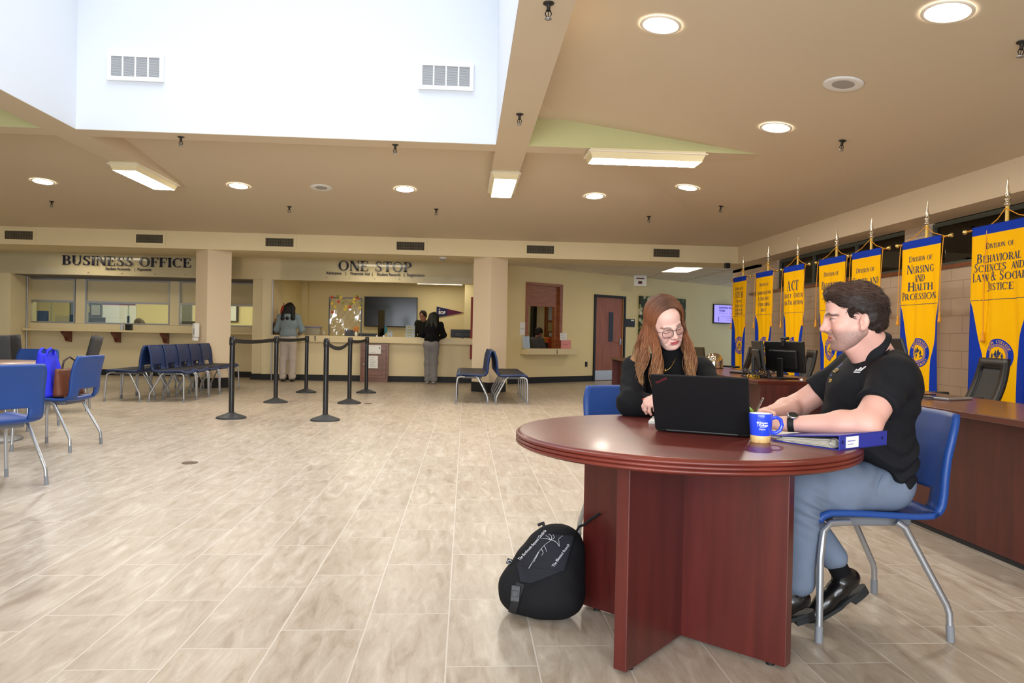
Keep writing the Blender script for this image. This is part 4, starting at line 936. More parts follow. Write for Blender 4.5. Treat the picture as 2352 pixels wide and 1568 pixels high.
def shell(t0, t1, nt, cut=False):
    b = MB(); NU = 14
    def P(u, t):
        y = (u-.5)*.465; x, z = prof(t); e = (2*abs(u-.5))**4
        if t < .5: z += .012*e - .006*(1-e)
        else: x += .022*e; 
        if t > .9: y *= 1-.10*((t-.9)/.1)**2
        return (x, y, z)
    vs = [P(i/NU, t0+(t1-t0)*j/nt) for j in range(nt+1) for i in range(NU+1)]
    fs = []
    for j in range(nt):
        for i in range(NU):
            if cut:
                t = t0+(t1-t0)*(j+.5)/nt; z = prof(t)[1]
                if .468 < z < .545 and 2.5 < i+.5 < NU-2.5: continue
            fs.append((j*(NU+1)+i, j*(NU+1)+i+1, (j+1)*(NU+1)+i+1, (j+1)*(NU+1)+i))
    b.add(vs, fs, smooth=True); return b
def chair_proto(blue, label, pad, group):
    t = thing('shell_chair', label, 'chair', (0, 0, 0), 0, group)
    shell(0, .56, 18).build('seat', blue, t, solid=.022)
    shell(.56, 1.0, 22, True).build('backrest', blue, t, solid=.022)
    if pad:
        b = MB(); b.rbox((-.19, -.20, .455), (.20, .20, .478), .02); b.build('seat_pad', PADM, t)
    MB().box((-.15, -.16, .40), (.16, .16, .436)).build('under_frame', UNDER, t, bevel=.01)
    for s in (-1, 1):
        for pts in ([(.12, s*.205, .428), (.20, s*.215, .425), (.232, s*.228, .40), (.245, s*.238, .30), (.25, s*.25, .0)],
                    [(-.06, s*.205, .43), (-.09, s*.212, .41), (-.235, s*.243, .135), (-.245, s*.247, .105), (-.25, s*.252, 0)]):
            l = MB().tube(pts, .0128, 10).build('leg', TUBE, t)
            a = Vector(pts[-1]); p = Vector(pts[-2]); d = (p-a).normalized()
            MB().cyl(a, a+d*.06, .0142, n=10).build('foot_cap', FOOTC, l)
    return t
CH = chair_proto(BLUEP, 'blue plastic shell chair on silver legs carrying the man in the black shirt', False, 'blue shell chairs at tables')
CH.location = (1.5555, 2.81, 0); CH.rotation_euler = (0, 0, R(180))
dup(CH, (.90, 3.60, 0), R(-82), 'blue shell chair the seated woman with auburn hair sits on, mostly hidden behind her')
dup(CH, (-3.21, 5.11, 0), R(148), 'nearest blue shell chair, its back cut off by the left edge of the photo')
dup(CH, (-3.65, 6.785, 0), R(178), 'blue shell chair with a blue tote bag and brown leather bag on its seat')
dup(CH, (-4.72, 8.05, 0), R(-94), 'blue shell chair behind the left table, its front facing the viewer')
W1 = chair_proto(BLUED, 'dark blue waiting chair', True, 'back-to-back waiting chairs'); W1.location = (-5.0, 11.3, 0); W1.rotation_euler = (0, 0, R(180))
ords = ('nearest', 'second', 'third', 'fourth', 'farthest')
first = True
for side, rz, cx_, face in ((0, 180, -5.015, 'left'), (1, 0, -4.385, 'right')):
    for k in range(5):
        lb = '%s blue waiting chair in the left-column row, black pad, facing %s' % (ords[k].capitalize(), face)
        lb = '%s dark blue waiting chair facing %s in the row before the left column' % (ords[k], face)
        if first: W1['label'] = lb; W1.location = (cx_, 11.24, 0); first = False
        else: dup(W1, (cx_, 11.24+.525*k, 0), R(rz), lb)
for side, rz, cx_, face in ((0, 180, .115, 'left'), (1, 0, .74, 'right')):
    for k, od in enumerate(('nearest', 'second', 'third', 'farthest')):
        dup(W1, (cx_, 11.62+.50*k, 0), R(rz), '%s dark blue waiting chair facing %s in the row before the right column' % (od, face))

# ================================================================== QUEUE POSTS
POSTM = mat('black_post', (24, 25, 28), .32, coat=.3); BASEM = mat('black_cast_base', (46, 48, 52), .55); BELT = mat('black_belt', (20, 20, 22), .7)
def post_proto():
    t = thing('queue_post', '', 'barrier post', group='black queue posts with belts')
    MB().lathe([(.001, .075), (.04, .072), (.06, .06), (.165, .022), (.178, .014), (.178, 0)], 36).build('base', BASEM, t)
    MB().cyl((0, 0, .06), (0, 0, .93), .032, n=20).build('post', POSTM, t)
    MB().lathe([(.034, .90), (.037, .905), (.037, .985), (.034, .99), (.034, 1.01), (.001, 1.012)], 20).build('belt_head', POSTM, t)
    return t
posts = [(-2.875, 9.172), (-2.866, 11.236), (-2.822, 13.144), (-1.709, 9.068), (-1.764, 11.26), (-1.775, 13.241)]
lbs = ['nearest queue post of the left line, its belt running to the post behind', 'middle queue post of the left line', 'farthest queue post of the left line, before the woman in grey',
       'nearest queue post of the right line, its belt sagging deeply', 'middle queue post of the right line', 'farthest queue post of the right line, before the wooden cabinet']
pr0 = post_proto()
PO = []
for i, (x, y) in enumerate(posts):
    if i == 0: o = pr0; o.location = (x, y, 0); o['label'] = lbs[0]
    else: o = dup(pr0, (x, y, 0), None, lbs[i])
    PO.append(o)
for i, j, sag in ((0, 1, .02), (1, 2, .015), (3, 4, .09), (4, 5, .02)):
    a = Vector((*posts[i], .955)); c = Vector((*posts[j], .955)); d = (c-a).normalized(); b = MB()
    vs = []; n = 16
    for k in range(n+1):
        f = k/n; p = a+d*.036+(c-a-d*.072)*f; z = p.z-sag*4*f*(1-f)
        sd = Vector((-d.y, d.x, 0))*.0015
        for q, dz in ((-1, -.026), (1, -.026), (1, .026), (-1, .026)): vs.append((p.x+sd.x*q-a.x, p.y+sd.y*q-a.y, z+dz))
    fs = [(k*4+m_, k*4+(m_+1) % 4, k*4+4+(m_+1) % 4, k*4+4+m_) for k in range(n) for m_ in range(4)]
    b.add(vs, fs); b.build('belt', BELT, PO[i])

# ================================================================== LEFT SEATING GROUP
GREYF = mat('charcoal_upholstery', (72, 72, 74), .85, bump=.2, bscale=300)
def lounge(label, loc, rz):
    t = thing('lounge_chair', label, 'chair', loc, rz, 'charcoal high-back chairs at the left')
    def bk(u, v):
        y = (u-.5)*.54; e = (2*abs(u-.5))
        return (-.24-.12*v+.07*e*e, y*(1+.08*v), .46+.50*v+.02*e*e*v)
    MB().grid(bk, 14, 10).build('backrest', GREYF, t, solid=.055, bevel=.0)
    MB().rbox((-.24, -.25, .38), (.26, .25, .47), .04).build('seat', GREYF, t)
    for sx in (-.2, .22):
        for sy in (-.21, .21): MB().tube([(sx, sy, .39), (sx*1.1, sy*1.08, 0)], .014, 8).build('leg', TUBE, t)
lounge('charcoal high-back chair at the left edge, its back to the viewer', (-5.42, 8.75, 0), R(95)); lounge('charcoal high-back chair turned sideways behind the tote bag chair', (-5.12, 9.75, 0), R(202))
lounge('charcoal chair whose dark top edge just shows above the one at the left edge', (-5.75, 9.6, 0), R(88))
TABT = wood('light_walnut_top', (128, 92, 76), (160, 122, 102), .35)
t = thing('pedestal_table', 'round table with a brown top and grey disc base at the left edge', 'table', (-4.56, 7.15, 0))
MB().lathe([(.001, .745), (.53, .745), (.54, .74), (.54, .715), (.53, .71), (.001, .71)], 40).build('table_top', TABT, t)
MB().cyl((0, 0, .02), (0, 0, .71), .04, n=18).build('column', TUBE, t); MB().lathe([(.05, .04), (.33, .022), (.345, .012), (.345, 0)], 40, caps=False).build('base', mat('grey_disc_base', (120, 122, 124), .4, metal=.6), t)
t = thing('pump_bottle', 'white pump bottle with a blue top on the left table', 'bottle', (-4.57, 7.05, .745))
MB().lathe([(.001, 0), (.034, 0), (.036, .01), (.036, .09), (.014, .105), (.013, .115)], 16).build('bottle', WHITEP, t); MB().cyl((0, 0, .115), (0, 0, .15), .010).box((-.012, -.012, .15), (.035, .012, .165)).build('pump', mat('pump_blue', (40, 70, 190), .4), t)
# tote bag
TOTE = mat('royal_blue_nonwoven', (38, 46, 222), .7, bump=.15, bscale=90)
t = thing('tote_bag', 'bright royal blue tote bag standing on the chair seat', 'bag', (at_z(115, 908, .475).x, at_z(115, 908, .475).y, .475), R(8))
def tote(u, v):
    q = 2*PI*u; w = .175*(1-.10*v); d = .075*(1-.75*v**1.5)
    cx_ = abs(math.cos(q))**.55*math.copysign(1, math.cos(q)); sy = abs(math.sin(q))**.55*math.copysign(1, math.sin(q))
    k = .012*math.sin(5*q+7*v)*math.sin(PI*v)
    return (d*sy*1.0+k-.03*v, w*cx_+.5*k, (.385*v+.012*math.sin(2*q+1)*v))
MB().grid(tote, 40, 16).build('bag_body', TOTE, t, solid=.004); MB().box((-.06, -.14, .0), (.06, .14, .006)).build('bag_bottom', TOTE, t)
for s in (-1, 1): MB().tube([(s*.02-.03, -.07, .34), (s*.03-.03, -.065, .40), (s*.035-.03, 0, .425), (s*.03-.03, .065, .40), (s*.02-.03, .07, .34)], .012, 6, flat=(1, .2)).build('handle', TOTE, t)
LEATH = mat('brown_leather', (112, 62, 38), .5, var=.08, vscale=20, bump=.1)
t = thing('leather_bag', 'brown leather handbag leaning on the chair back beside the blue tote', 'bag', (-3.60, 6.80, .475))
def lb_(u, v):
    q = 2*PI*u; w = .20*(1-.15*v); d = .062*(1-.6*v)
    return (d*math.copysign(abs(math.sin(q))**.6, math.sin(q))-.0*v+.03-.02*v, w*math.copysign(abs(math.cos(q))**.6, math.cos(q)), .24*v)
MB().grid(lb_, 32, 10).build('bag_body', LEATH, t, solid=.006); MB().box((-.04, -.17, 0), (.1, .17, .008)).build('bag_bottom', LEATH, t)
MB().tube([(.02, -.10, .23), (.03, -.09, .31), (.03, 0, .345), (.03, .09, .31), (.02, .10, .23)], .008, 8).build('handle', mat('dark_leather', (50, 32, 26), .5), t)
tag(MB().box((.0, -.12, 0), (.012, .12, .36)).build('blue_folder', TOTE, None, (-3.30+.02, 6.95, .475), (0, R(-8), 0)), 'sliver of blue bag showing above the bag chair back', 'bag') if False else None

# ================================================================== RECEPTION DESKS
MAH = wood('mahogany_laminate', (70, 26, 18), (96, 40, 28), .28, (.6, .6, 6))
MAHV = wood('mahogany_panel', (62, 20, 14), (90, 32, 23), .5, (6, 6, .6), .05)
def desk(label, y0, y1, x0=2.52, x1=3.28, near=False):
    t = thing('reception_desk', label, 'desk', (x0, y0, 0), 0, 'mahogany reception desks'); L = y1-y0; D_ = x1-x0
    MB().box((0, 0, .712), (D_, L, .745)).build('desk_top', MAH, t, bevel=.004)
    MB().box((.13, .03, .03), (.155, L-.03, .712)).build('front_panel', MAHV, t)
    MB().box((.03, 0.004, .0), (D_-.02, .032, .712)).build('end_panel', MAHV, t); MB().box((.03, L-.032, .0), (D_-.02, L-.004, .712)).build('end_panel', MAHV, t)
    MB().box((.14, .04, 0), (.15, L-.04, .03)).build('plinth', BLACKB, t)
    return t
desk('mahogany desk carrying the two monitors and tangled cables', 6.12, 8.35); desk('mahogany desk beyond the monitors, carrying the mirrored dome', 8.37, 10.4)
desk('farthest mahogany desk, its end showing left of the seated woman', 10.42, 12.5)
desk('long mahogany desk with the tablet behind the seated man, cut by the right edge', 1.9, 5.42, 2.60, 3.36)
MR = monitor('computer_monitor', 'larger black monitor with a webcam on top, seen from behind', (2.95, 6.55, .745), R(-74), .52, .285, .06, R(6), grp='monitors on the reception desks')
wc = thing('webcam', 'small black webcam perched on the larger monitor', 'webcam', (2.945, 6.54, 1.09), R(-74))
MB().rbox((-.045, -.02, .012), (.045, .015, .04), .008).build('body', BLACKP, wc); MB().rbox((-.018, -.03, -.05), (.018, -.014, .015), .004).build('clip', BLACKP, wc); MB().cyl((0, .015, .026), (0, .02, .026), .009).build('lens', mat('screen_glass', (14, 15, 18), .12), wc)
monitor('computer_monitor', 'black monitor turned edge-on left of the webcam monitor', (2.78, 6.74, .745), R(-103), .52, .285, .06, R(8), grp='monitors on the reception desks')
monitor('computer_monitor', "black monitor seen almost edge-on behind the man's shoulder", (2.93, 4.72, .745), R(-112), .54, .33, .06, R(17), grp='monitors on the reception desks')
b = MB(); rr = random.Random(11)
for k in range(16):
    p = Vector((2.70+rr.uniform(-.05, .12), 6.55+rr.uniform(-.12, .3), .755)); pts = [p]
    for s in range(7): p = p+Vector((rr.uniform(-.06, .06), rr.uniform(-.08, .08), 0)); p.z = .752+rr.uniform(0, .07); p.x = max(p.x, 2.56); pts.append(p.copy())
    b.tube(pts, .0035, 5)
tag(b.build('cable_tangle', BLACKP), 'tangle of black cables on the desk under the two monitors', 'cables')
tag(MB().rbox((2.62, 6.5, .745), (2.70, 6.62, .775), .008).build('power_brick', mat('yellow_plug', (206, 156, 30), .5)), 'small yellow adapter in the cable tangle', 'adapter')
t = thing('desk_phone', 'flat black handset lying on the desk left of the cables', 'telephone', (2.84, 7.38, .745), R(-60)); MB().rbox((-.1, -.035, 0), (.1, .035, .025), .012).build('handset', BLACKP, t); MB().box((-.05, -.02, .025), (.05, .02, .028)).build('keypad', UNDER, t)
t = thing('mirror_dome', 'shiny rounded chrome dome object standing on the far desk', 'ornament', (2.98, 8.55, .745))
MB().lathe([(.105, .0), (.105, .09), (.098, .126), (.079, .158), (.048, .178), (.001, .186)], 40).build('dome', mat('chrome_dome', (200, 190, 170), .06, metal=1.0), t); MB().lathe([(.001, 0), (.111, 0), (.111, .008), (.105, .01)], 40).build('base', BLACKP, t)
tag(MB().rbox((2.72, 8.62, .745), (2.88, 8.85, .76), .006).build('keyboard', BLACKP), 'flat black keyboard left of the chrome dome', 'keyboard')
t = thing('tablet_computer', 'silver tablet computer with a cable on the desk right of the man', 'tablet', (3.05, 4.42, .745), R(25))
MB().rbox((-.13, -.09, 0), (.13, .09, .018), .006).build('case', METGREY, t); MB().box((-.11, -.075, .018), (.11, .075, .0195)).build('screen', mat('screen_glass', (14, 15, 18), .12), t); MB().tube([(-.12, 0, .01), (-.2, .05, .02), (-.24, .15, .05), (-.16, .25, .03), (.0, .3, .008), (.25, .22, .006)], .004, 6).build('cable', BLACKP, t)
tag(MB().rbox((-.04, -.025, 0), (.04, .025, .03), .01).build('card_reader', METGREY, None, (2.86, 4.62, .745), (0, 0, R(30))), 'small pale gadget beside the tablet cable', 'gadget')
tag(MB().lathe([(.001, 0), (.012, 0), (.014, .01), (.001, .02)], 12, (2.95, 6.2, .745)).build('cable_grommet', WHITEP), 'tiny white knob on the desk edge right of the monitors', 'gadget')
MESHF = mat('mesh_fabric', (58, 56, 54), .8, bump=.6, bscale=420)
def office_chair(label, loc, rz):
    t = thing('office_chair', label, 'chair', loc, rz, 'black mesh office chairs behind the desks')
    def bk(u, v):
        y = (u-.5)*(.50-.08*v*v); return (-.23-.16*v-.03*math.sin(PI*v), y, .52+.47*v)
    b = MB(); nu, nv = 12, 12
    b.grid(bk, nu, nv); inner = MB(); outer = MB()
    for i, f in enumerate(b.f):
        c, r_ = i % nu, i//nu; tgt = inner if (2 <= c < nu-2 and 1 <= r_ < nv-2) else outer
        tgt.f.append(f); tgt.mi.append(0); tgt.sm.append(True)
    inner.v = list(b.v); outer.v = list(b.v)
    for m_, nm, mt, th in ((inner, 'mesh_panel', MESHF, .006), (outer, 'back_frame', BLACKP, .03)):
        used = sorted({i for f in m_.f for i in f}); mp_ = {a: k for k, a in enumerate(used)}
        m_.v = [m_.v[i] for i in used]; m_.f = [tuple(mp_[i] for i in f) for f in m_.f]; m_.build(nm, mt, t, solid=th)
    MB().rbox((-.25, -.25, .43), (.25, .25, .51), .04).build('seat', PADM, t); MB().cyl((0, 0, .09), (0, 0, .43), .028).build('gas_post', BLACKP, t); MB().tube([(-.1, 0, .43), (-.28, 0, .46), (-.27, 0, .62)], .025, 8).build('back_bracket', BLACKP, t)
    for s in (-1, 1): MB().tube([(-.05, s*.26, .45), (-.05, s*.29, .66), (.12, s*.29, .68), (-.18, s*.29, .68)], .018, 8).build('armrest', BLACKP, t)
    for k in range(5):
        a = k*2*PI/5; l = MB().tube([(0, 0, .11), (.29*math.cos(a), .29*math.sin(a), .07)], .022, 8).build('base_arm', BLACKP, t); MB().cyl((.29*math.cos(a), .29*math.sin(a)-.012, .03), (.29*math.cos(a), .29*math.sin(a)+.012, .03), .03).build('caster', BLACKP, l)
office_chair('black mesh office chair nearest the viewer, right of the seated man', (3.78, 5.55, 0), R(168)); office_chair('black mesh office chair between the webcam monitor and the seated man', (3.72, 8.45, 0), R(166)); office_chair('farthest black mesh office chair, beside the chrome dome', (3.85, 10.6, 0), R(150))
t = thing('guest_chair', 'grey stacking chair with thin legs by the angled wall behind the woman', 'chair', (4.55, 13.6, 0), R(-70))
GREYP = mat('grey_plastic', (104, 96, 78), .5)
b = MB(); b.grid(lambda u, v: (-.22-.07*v, (u-.5)*.44, .60+.33*v), 8, 6); b.build('backrest', GREYP, t, solid=.02); MB().rbox((-.22, -.22, .44), (.22, .22, .465), .01).build('seat', GREYP, t)
for s in (-1, 1):
    MB().tube([(.18, s*.2, .45), (.22, s*.23, 0)], .011, 8).build('leg', TUBE, t); MB().tube([(-.15, s*.2, .45), (-.26, s*.23, 0)], .011, 8).build('leg', TUBE, t); MB().tube([(-.2, s*.2, .45), (-.23, s*.2, .75)], .012, 8).build('back_upright', GREYP, t)

# ================================================================== BANNERS
GOLDC = mat('banner_yellow', (236, 176, 4), .8, spec=.1); BLUEC = mat('banner_blue', (20, 52, 158), .8, spec=.1); NAVYI = mat('banner_ink', (30, 44, 84), .8); LINING = mat('banner_lining', (214, 216, 232), .8)
BRASS = mat('polished_brass', (236, 206, 130), .16, metal=1.0); POLEW = mat('yellow_pole', (226, 186, 84), .3, coat=.4); CORD = mat('gold_cord', (222, 150, 34), .6); SILV = mat('bright_finial', (232, 226, 208), .12, metal=1.0)
def clip_poly(poly, x): return poly
def banner(x, y, lines, label, hw=.31, ph=0.0, seam=1.49, amp=1.0, rz=-90, tass=((-1, 1.28), (1, 1.30))):
    t = thing('division_banner', label, 'banner', (x, y, 0), R(rz), 'blue and yellow division banners on poles')
    def cy(px, pz):
        k = min(1.0, max(0.0, (2.08-pz)/.5)); s = max(0.0, (1.49-pz))
        return -.03+amp*(.012*math.sin(px*22+ph)*k+.007*math.sin(px*41+2*ph+pz*3)*k+.05*s*math.sin(px*7+ph+1.3)*.6)
    def hwz(pz):
        s = max(0.0, min(1.0, (1.6-pz)/.9)); return hw*(1-.10*s)
    zt, zb = 2.15, .52
    zs = [2.15, 2.11, 2.07] + [2.07-(2.07-seam)*k/10 for k in range(1, 11)] + [seam-(seam-zb)*k/16 for k in range(1, 17)]
    vs, fs, mi = [], [], []
    NU = 40
    for z in zs:
        w = hwz(z); s = max(0, seam-z)
        a = 1.0 if s <= 0 else max(.50, .97-.95*s); c = 1.0 if s <= 0 else max(.62, 1.0-.75*max(0, s-.05))
        # three strips: blue | yellow | blue with moving boundaries
        xs = [-w+(w-a*w)*k/6 for k in range(6)]+[-a*w+(a*w+c*w)*k/28 for k in range(28)]+[c*w+(w-c*w)*k/6 for k in range(7)]
        for px in xs: vs.append((px, cy(px, z), z))
    W = 41
    for j in range(len(zs)-1):
        for i in range(W-1):
            fs.append((j*W+i, j*W+i+1, (j+1)*W+i+1, (j+1)*W+i))
            mi.append(1 if j < 2 or (zs[j] <= seam+1e-6 and (i < 6 or i >= 34)) else 0)
    b = MB(); b.add(vs, fs, smooth=True); b.mi = mi; b.build('cloth', [GOLDC, BLUEC], t, solid=.003)
    MB().box((-hw*.98, cy(0, seam)-.004, seam-.002), (hw*.98, cy(0, seam)+.02, seam+.002)) if False else None
    # printed lettering, draped on the cloth
    b = MB()
    for (body, h, z) in lines:
        gl, Wd = serif(body, h, .78, .05); k = min(1.0, 1.9*hw*.97/Wd)
        for ch, polys, a_, b_ in gl:
            for q in polys: b.add([(p[0]*k, cy(p[0]*k, z+p[1])-.0035, z+p[1]) for p in q], [tuple(range(len(q)))])
    b.build('lettering', NAVYI, t)
    # seam line
    b = MB(); n = 20
    for k in range(n):
        xa, xb = -hw*.98+2*hw*.98*k/n, -hw*.98+2*hw*.98*(k+1)/n
        b.add([(xa, cy(xa, seam)-.003, seam-.0025), (xb, cy(xb, seam)-.003, seam-.0025), (xb, cy(xb, seam)-.003, seam+.0025), (xa, cy(xa, seam)-.003, seam+.0025)], [(0, 1, 2, 3)])
    b.build('seam', NAVYI, t)
    # seal
    cx0, cz0, r0 = .02, 1.0, .148
    blue, gold = MB(), MB()
    def ring(mb, ra, rb, off, n=36):
        m_ = max(1, int((rb-ra)/.016))
        for j in range(m_):
            r0_, r1_ = ra+(rb-ra)*j/m_, ra+(rb-ra)*(j+1)/m_
            for k in range(n):
                q0, q1 = 2*PI*k/n, 2*PI*(k+1)/n; P = [(cx0+r_*math.cos(q), cz0+r_*math.sin(q)) for r_, q in ((r0_, q0), (r1_, q0), (r1_, q1), (r0_, q1))]
                mb.add([(p[0], cy(*p)-off, p[1]) for p in P], [(0, 1, 2, 3)])
    def poly(mb, pts, off): mb.add([(cx0+p[0], cy(cx0+p[0], cz0+p[1])-off, cz0+p[1]) for p in pts], [tuple(range(len(pts)))])
    ring(blue, .001, r0, .0036); ring(gold, .098, .101, .0046)
    for k in range(60):
        q = 2*PI*k/60; 
        for ra, rb in ((.083, .094),):
            P = [(cx0+r_*math.cos(q+d), cz0+r_*math.sin(q+d)) for r_, d in ((ra, -.02), (rb, -.02), (rb, .02), (ra, .02))]; gold.add([(p[0], cy(*p)-.0046, p[1]) for p in P], [(0, 1, 2, 3)])
    ring(gold, .001, .079, .0046)
    blue2 = MB()
    for pts in ([(-.012, -.01), (.012, -.01), (.006, -.045), (-.006, -.045)], [(-.02, -.008), (.02, -.008), (.02, -.001), (-.02, -.001)], [(-.03, .01), (-.012, .0), (0, .0), (-.004, .03), (-.012, .055), (-.018, .03)], [(.0, .0), (.02, .004), (.034, .03), (.018, .036), (.012, .062), (.0, .04)],
                [(-.05, -.02), (-.034, -.02), (-.042, .02)], [(-.056, -.008), (-.028, -.008), (-.042, .03)], [(.05, -.02), (.034, -.02), (.042, .02)], [(.056, -.008), (.028, -.008), (.042, .03)],
                [(-.066, -.024), (-.04, -.024), (-.04, -.04), (-.066, -.038)], [(-.045, -.03), (0, -.04), (0, -.058), (-.045, -.048)], [(.045, -.03), (0, -.04), (0, -.058), (.045, -.048)], [(.066, -.024), (.04, -.024), (.04, -.04), (.066, -.038)]): poly(blue2, pts, .0056)
    for body, mid, sg in (('ROWAN COLLEGE', PI/2, -1), ('SOUTH JERSEY', -PI/2, 1)):
        n = len(body); st = .185
        for k, ch in enumerate(body):
            g, w = glyph(ch)
            if ch == ' ': continue
            q = mid+sg*(k-(n-1)/2)*st; hh = .026
            for pl in g:
                pts = []
                for p in pl:
                    lx, lz = (p[0]-w/2)*hh*1.05, p[1]*hh
                    rr_ = (.110+lz) if sg < 0 else (.138-lz); qq = q+sg*lx/.123
                    pts.append((rr_*math.cos(qq), rr_*math.sin(qq)))
                poly(gold, pts, .0046)
    s_ = blue.build('seal', BLUEC, t); gold.build('seal_gold_print', GOLDC, s_); blue2.build('seal_torch', NAVYI, s_)
    # pole and fittings
    MB().cyl((0, .03, .02), (0, .03, 2.30), .0145, n=12).build('pole', POLEW, t)
    MB().lathe([(.012, 2.29), (.026, 2.30), (.028, 2.312), (.014, 2.32), (.016, 2.335), (.024, 2.345), (.024, 2.358), (.013, 2.366), (.018, 2.39), (.019, 2.405), (.011, 2.45), (.006, 2.495), (.004, 2.53), (.001, 2.545)], 14, (0, .03, 0)).build('finial', SILV, t)
    c_ = MB().tube([(-hw-.12, -.012, 2.13), (hw+.12, -.012, 2.13)], .010, 10).build('crossbar', mat('brass_bar', (206, 152, 60), .25, metal=.9), t)
    for s in (-1, 1): MB().lathe([(.001, -.022), (.014, -.018), (.02, 0), (.014, .018), (.001, .022)], 12, (s*(hw+.125), -.012, 2.13)).lathe([(.013, -.01), (.013, .01)], 10, (s*(hw+.10), -.012, 2.13)).build('ball_end', BRASS, c_)
    MB().lathe([(.018, 2.11), (.018, 2.15)], 12, (0, .03, 0)).box((-.012, -.012, 2.118), (.012, .03, 2.142)).build('clamp', BRASS, t)
    for s, zz in tass:
        MB().tube([(0, .014, 2.275), (s*hw*.5, .0, 2.19), (s*(hw+.02), -.015, 2.14), (s*(hw+.035), -.03, 2.10), (s*(hw+.03), -.045, 1.8), (s*(hw+.028), -.045, zz+.09)], .004, 6).build('cord', CORD, t)
        MB().lathe([(.001, .10), (.008, .095), (.011, .08), (.009, .07), (.016, .02), (.018, 0), (.001, 0)], 12, (s*(hw+.028), -.045, zz)).build('tassel', CORD, t)
    MB().lathe([(.02, .06), (.05, .045), (.17, .02), (.175, 0)], 24, (0, .03, 0)).build('base', BRASS, t)
    return t
D3 = 'Division of'
banner(4.6, 11.94, [(D3, .055, 1.93), ('STEM', .10, 1.80), ('Science', .052, 1.72), ('Technology', .055, 1.64), ('Engineering', .055, 1.57), ('Mathematics', .055, 1.51)], 'farthest banner, lettered STEM, beside the angled wall', .29, 0)
banner(4.6, 10.93, [(D3, .055, 1.93), ('Communication', .062, 1.80), ('& Creative', .062, 1.71), ('& Performing', .062, 1.62), ('Arts', .062, 1.535)], 'second farthest banner, for communication and performing arts', .31, .6)
banner(4.6, 9.93, [('ACT', .14, 1.80), ('Adult Center', .072, 1.70), ('for Transition', .072, 1.60)], 'yellow and blue banner with large letters ACT', .315, 1.4)
banner(4.6, 8.86, [(D3, .058, 1.92), ('Business', .10, 1.76), ('Studies', .10, 1.63)], "banner reading Business, just left of the man's head", .33, 2.2)
banner(4.6, 8.08, [(D3, .058, 1.90), ('Career and', .092, 1.76), ('Technical', .092, 1.64)], "banner reading Career and, partly hidden by the man's head", .30, 3.0)
banner(4.6, 7.07, [(D3, .058, 1.93), ('Nursing', .09, 1.81), ('and', .09, 1.72), ('Health', .09, 1.63), ('Professions', .082, 1.54)], 'banner reading Nursing and Health Professions right of the man', .31, 3.9)
banner(4.6, 5.98, [(D3, .052, 1.94), ('Behavioral', .08, 1.82), ('Sciences and', .078, 1.74), ('Law & Social', .080, 1.655), ('Justice', .078, 1.57)], 'nearest banner, Behavioral Sciences, cut by the right edge', .345, 4.6, tass=((-.42, 1.12), (1, 1.3)))

# ================================================================== ROUND TABLE AND WHAT STANDS ON IT
TC = (.80, 2.635)
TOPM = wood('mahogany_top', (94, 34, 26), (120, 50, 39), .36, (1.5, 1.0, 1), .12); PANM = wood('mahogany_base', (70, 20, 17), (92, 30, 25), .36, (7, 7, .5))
t = thing('round_table', 'round mahogany table with a reeded edge and crossed panel base in the foreground', 'table', (TC[0], TC[1], 0))
pf = [(.001, .75), (.592, .75), (.600, .7485)]
for k in range(3):
    z1 = .745-k*.013
    for q in range(7): a = PI/2-PI*q/6; pf.append((.600+.010*math.cos(a)*(1 if k == 1 else .95), z1-.0065+.0065*math.sin(a)))
pf += [(.596, .702), (.001, .702)]
MB().lathe(pf, 128).build('table_top', TOPM, t)
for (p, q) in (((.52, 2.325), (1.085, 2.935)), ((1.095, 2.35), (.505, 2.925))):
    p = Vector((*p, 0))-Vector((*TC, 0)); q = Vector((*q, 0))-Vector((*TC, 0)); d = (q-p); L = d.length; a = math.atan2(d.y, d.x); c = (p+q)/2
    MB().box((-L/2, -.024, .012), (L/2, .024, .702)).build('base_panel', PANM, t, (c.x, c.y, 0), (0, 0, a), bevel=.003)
    MB().cyl((-L/2+.06, 0, 0), (-L/2+.06, 0, .012), .015).cyl((L/2-.06, 0, 0), (L/2-.06, 0, .012), .015).build('glide', BLACKP, t, (c.x, c.y, 0), (0, 0, a))
# laptop: hinge edge towards the camera
LAPM = mat('laptop_black', (15, 15, 17), .6, spec=.3)
pb, qb = Vector((.712, 2.659, .75)), Vector((1.007, 2.501, .75)); dv = (qb-pb); LW = dv.length; la = math.atan2(dv.y, dv.x); lc = (pb+qb)/2
t = thing('laptop', 'open black laptop on the round table with its lid back to the viewer', 'laptop', lc, la)
MB().rbox((-LW/2, .004, .003), (LW/2, .232, .016), .004).build('base', LAPM, t)
LM = Matrix.Translation((0, .004, .012)) @ Matrix.Rotation(R(25), 4, 'X')
lid = MB().rbox((-LW/2-.002, -.007, 0), (LW/2+.002, 0, .228), .003, LM).build('lid', LAPM, t)
MB().add([(-LW/2+.008, .0006, .012), (LW/2-.008, .0006, .012), (LW/2-.008, .0006, .22), (-LW/2+.008, .0006, .22)], [(3, 2, 1, 0)], LM).build('screen', mat('laptop_screen', (40, 60, 70), .2, emit=.25, emitc=(120, 160, 170)), lid)
vs, fs = text_mesh('ThinkPad', .0125, .0002, 'LEFT', .0002); RM = LM @ Matrix.Translation((-LW/2+.017, -.0075, .192)) @ Matrix.Rotation(R(-32) * -1, 4, 'Y') if False else LM @ Matrix.Translation((-LW/2+.018, -.0075, .190)) @ Matrix.Rotation(R(-30), 4, 'Y')
MB().add([tuple(RM @ Vector((v[0], -v[2], v[1]))) for v in vs], fs).build('lettering', mat('logo_red', (110, 36, 40), .5), lid)
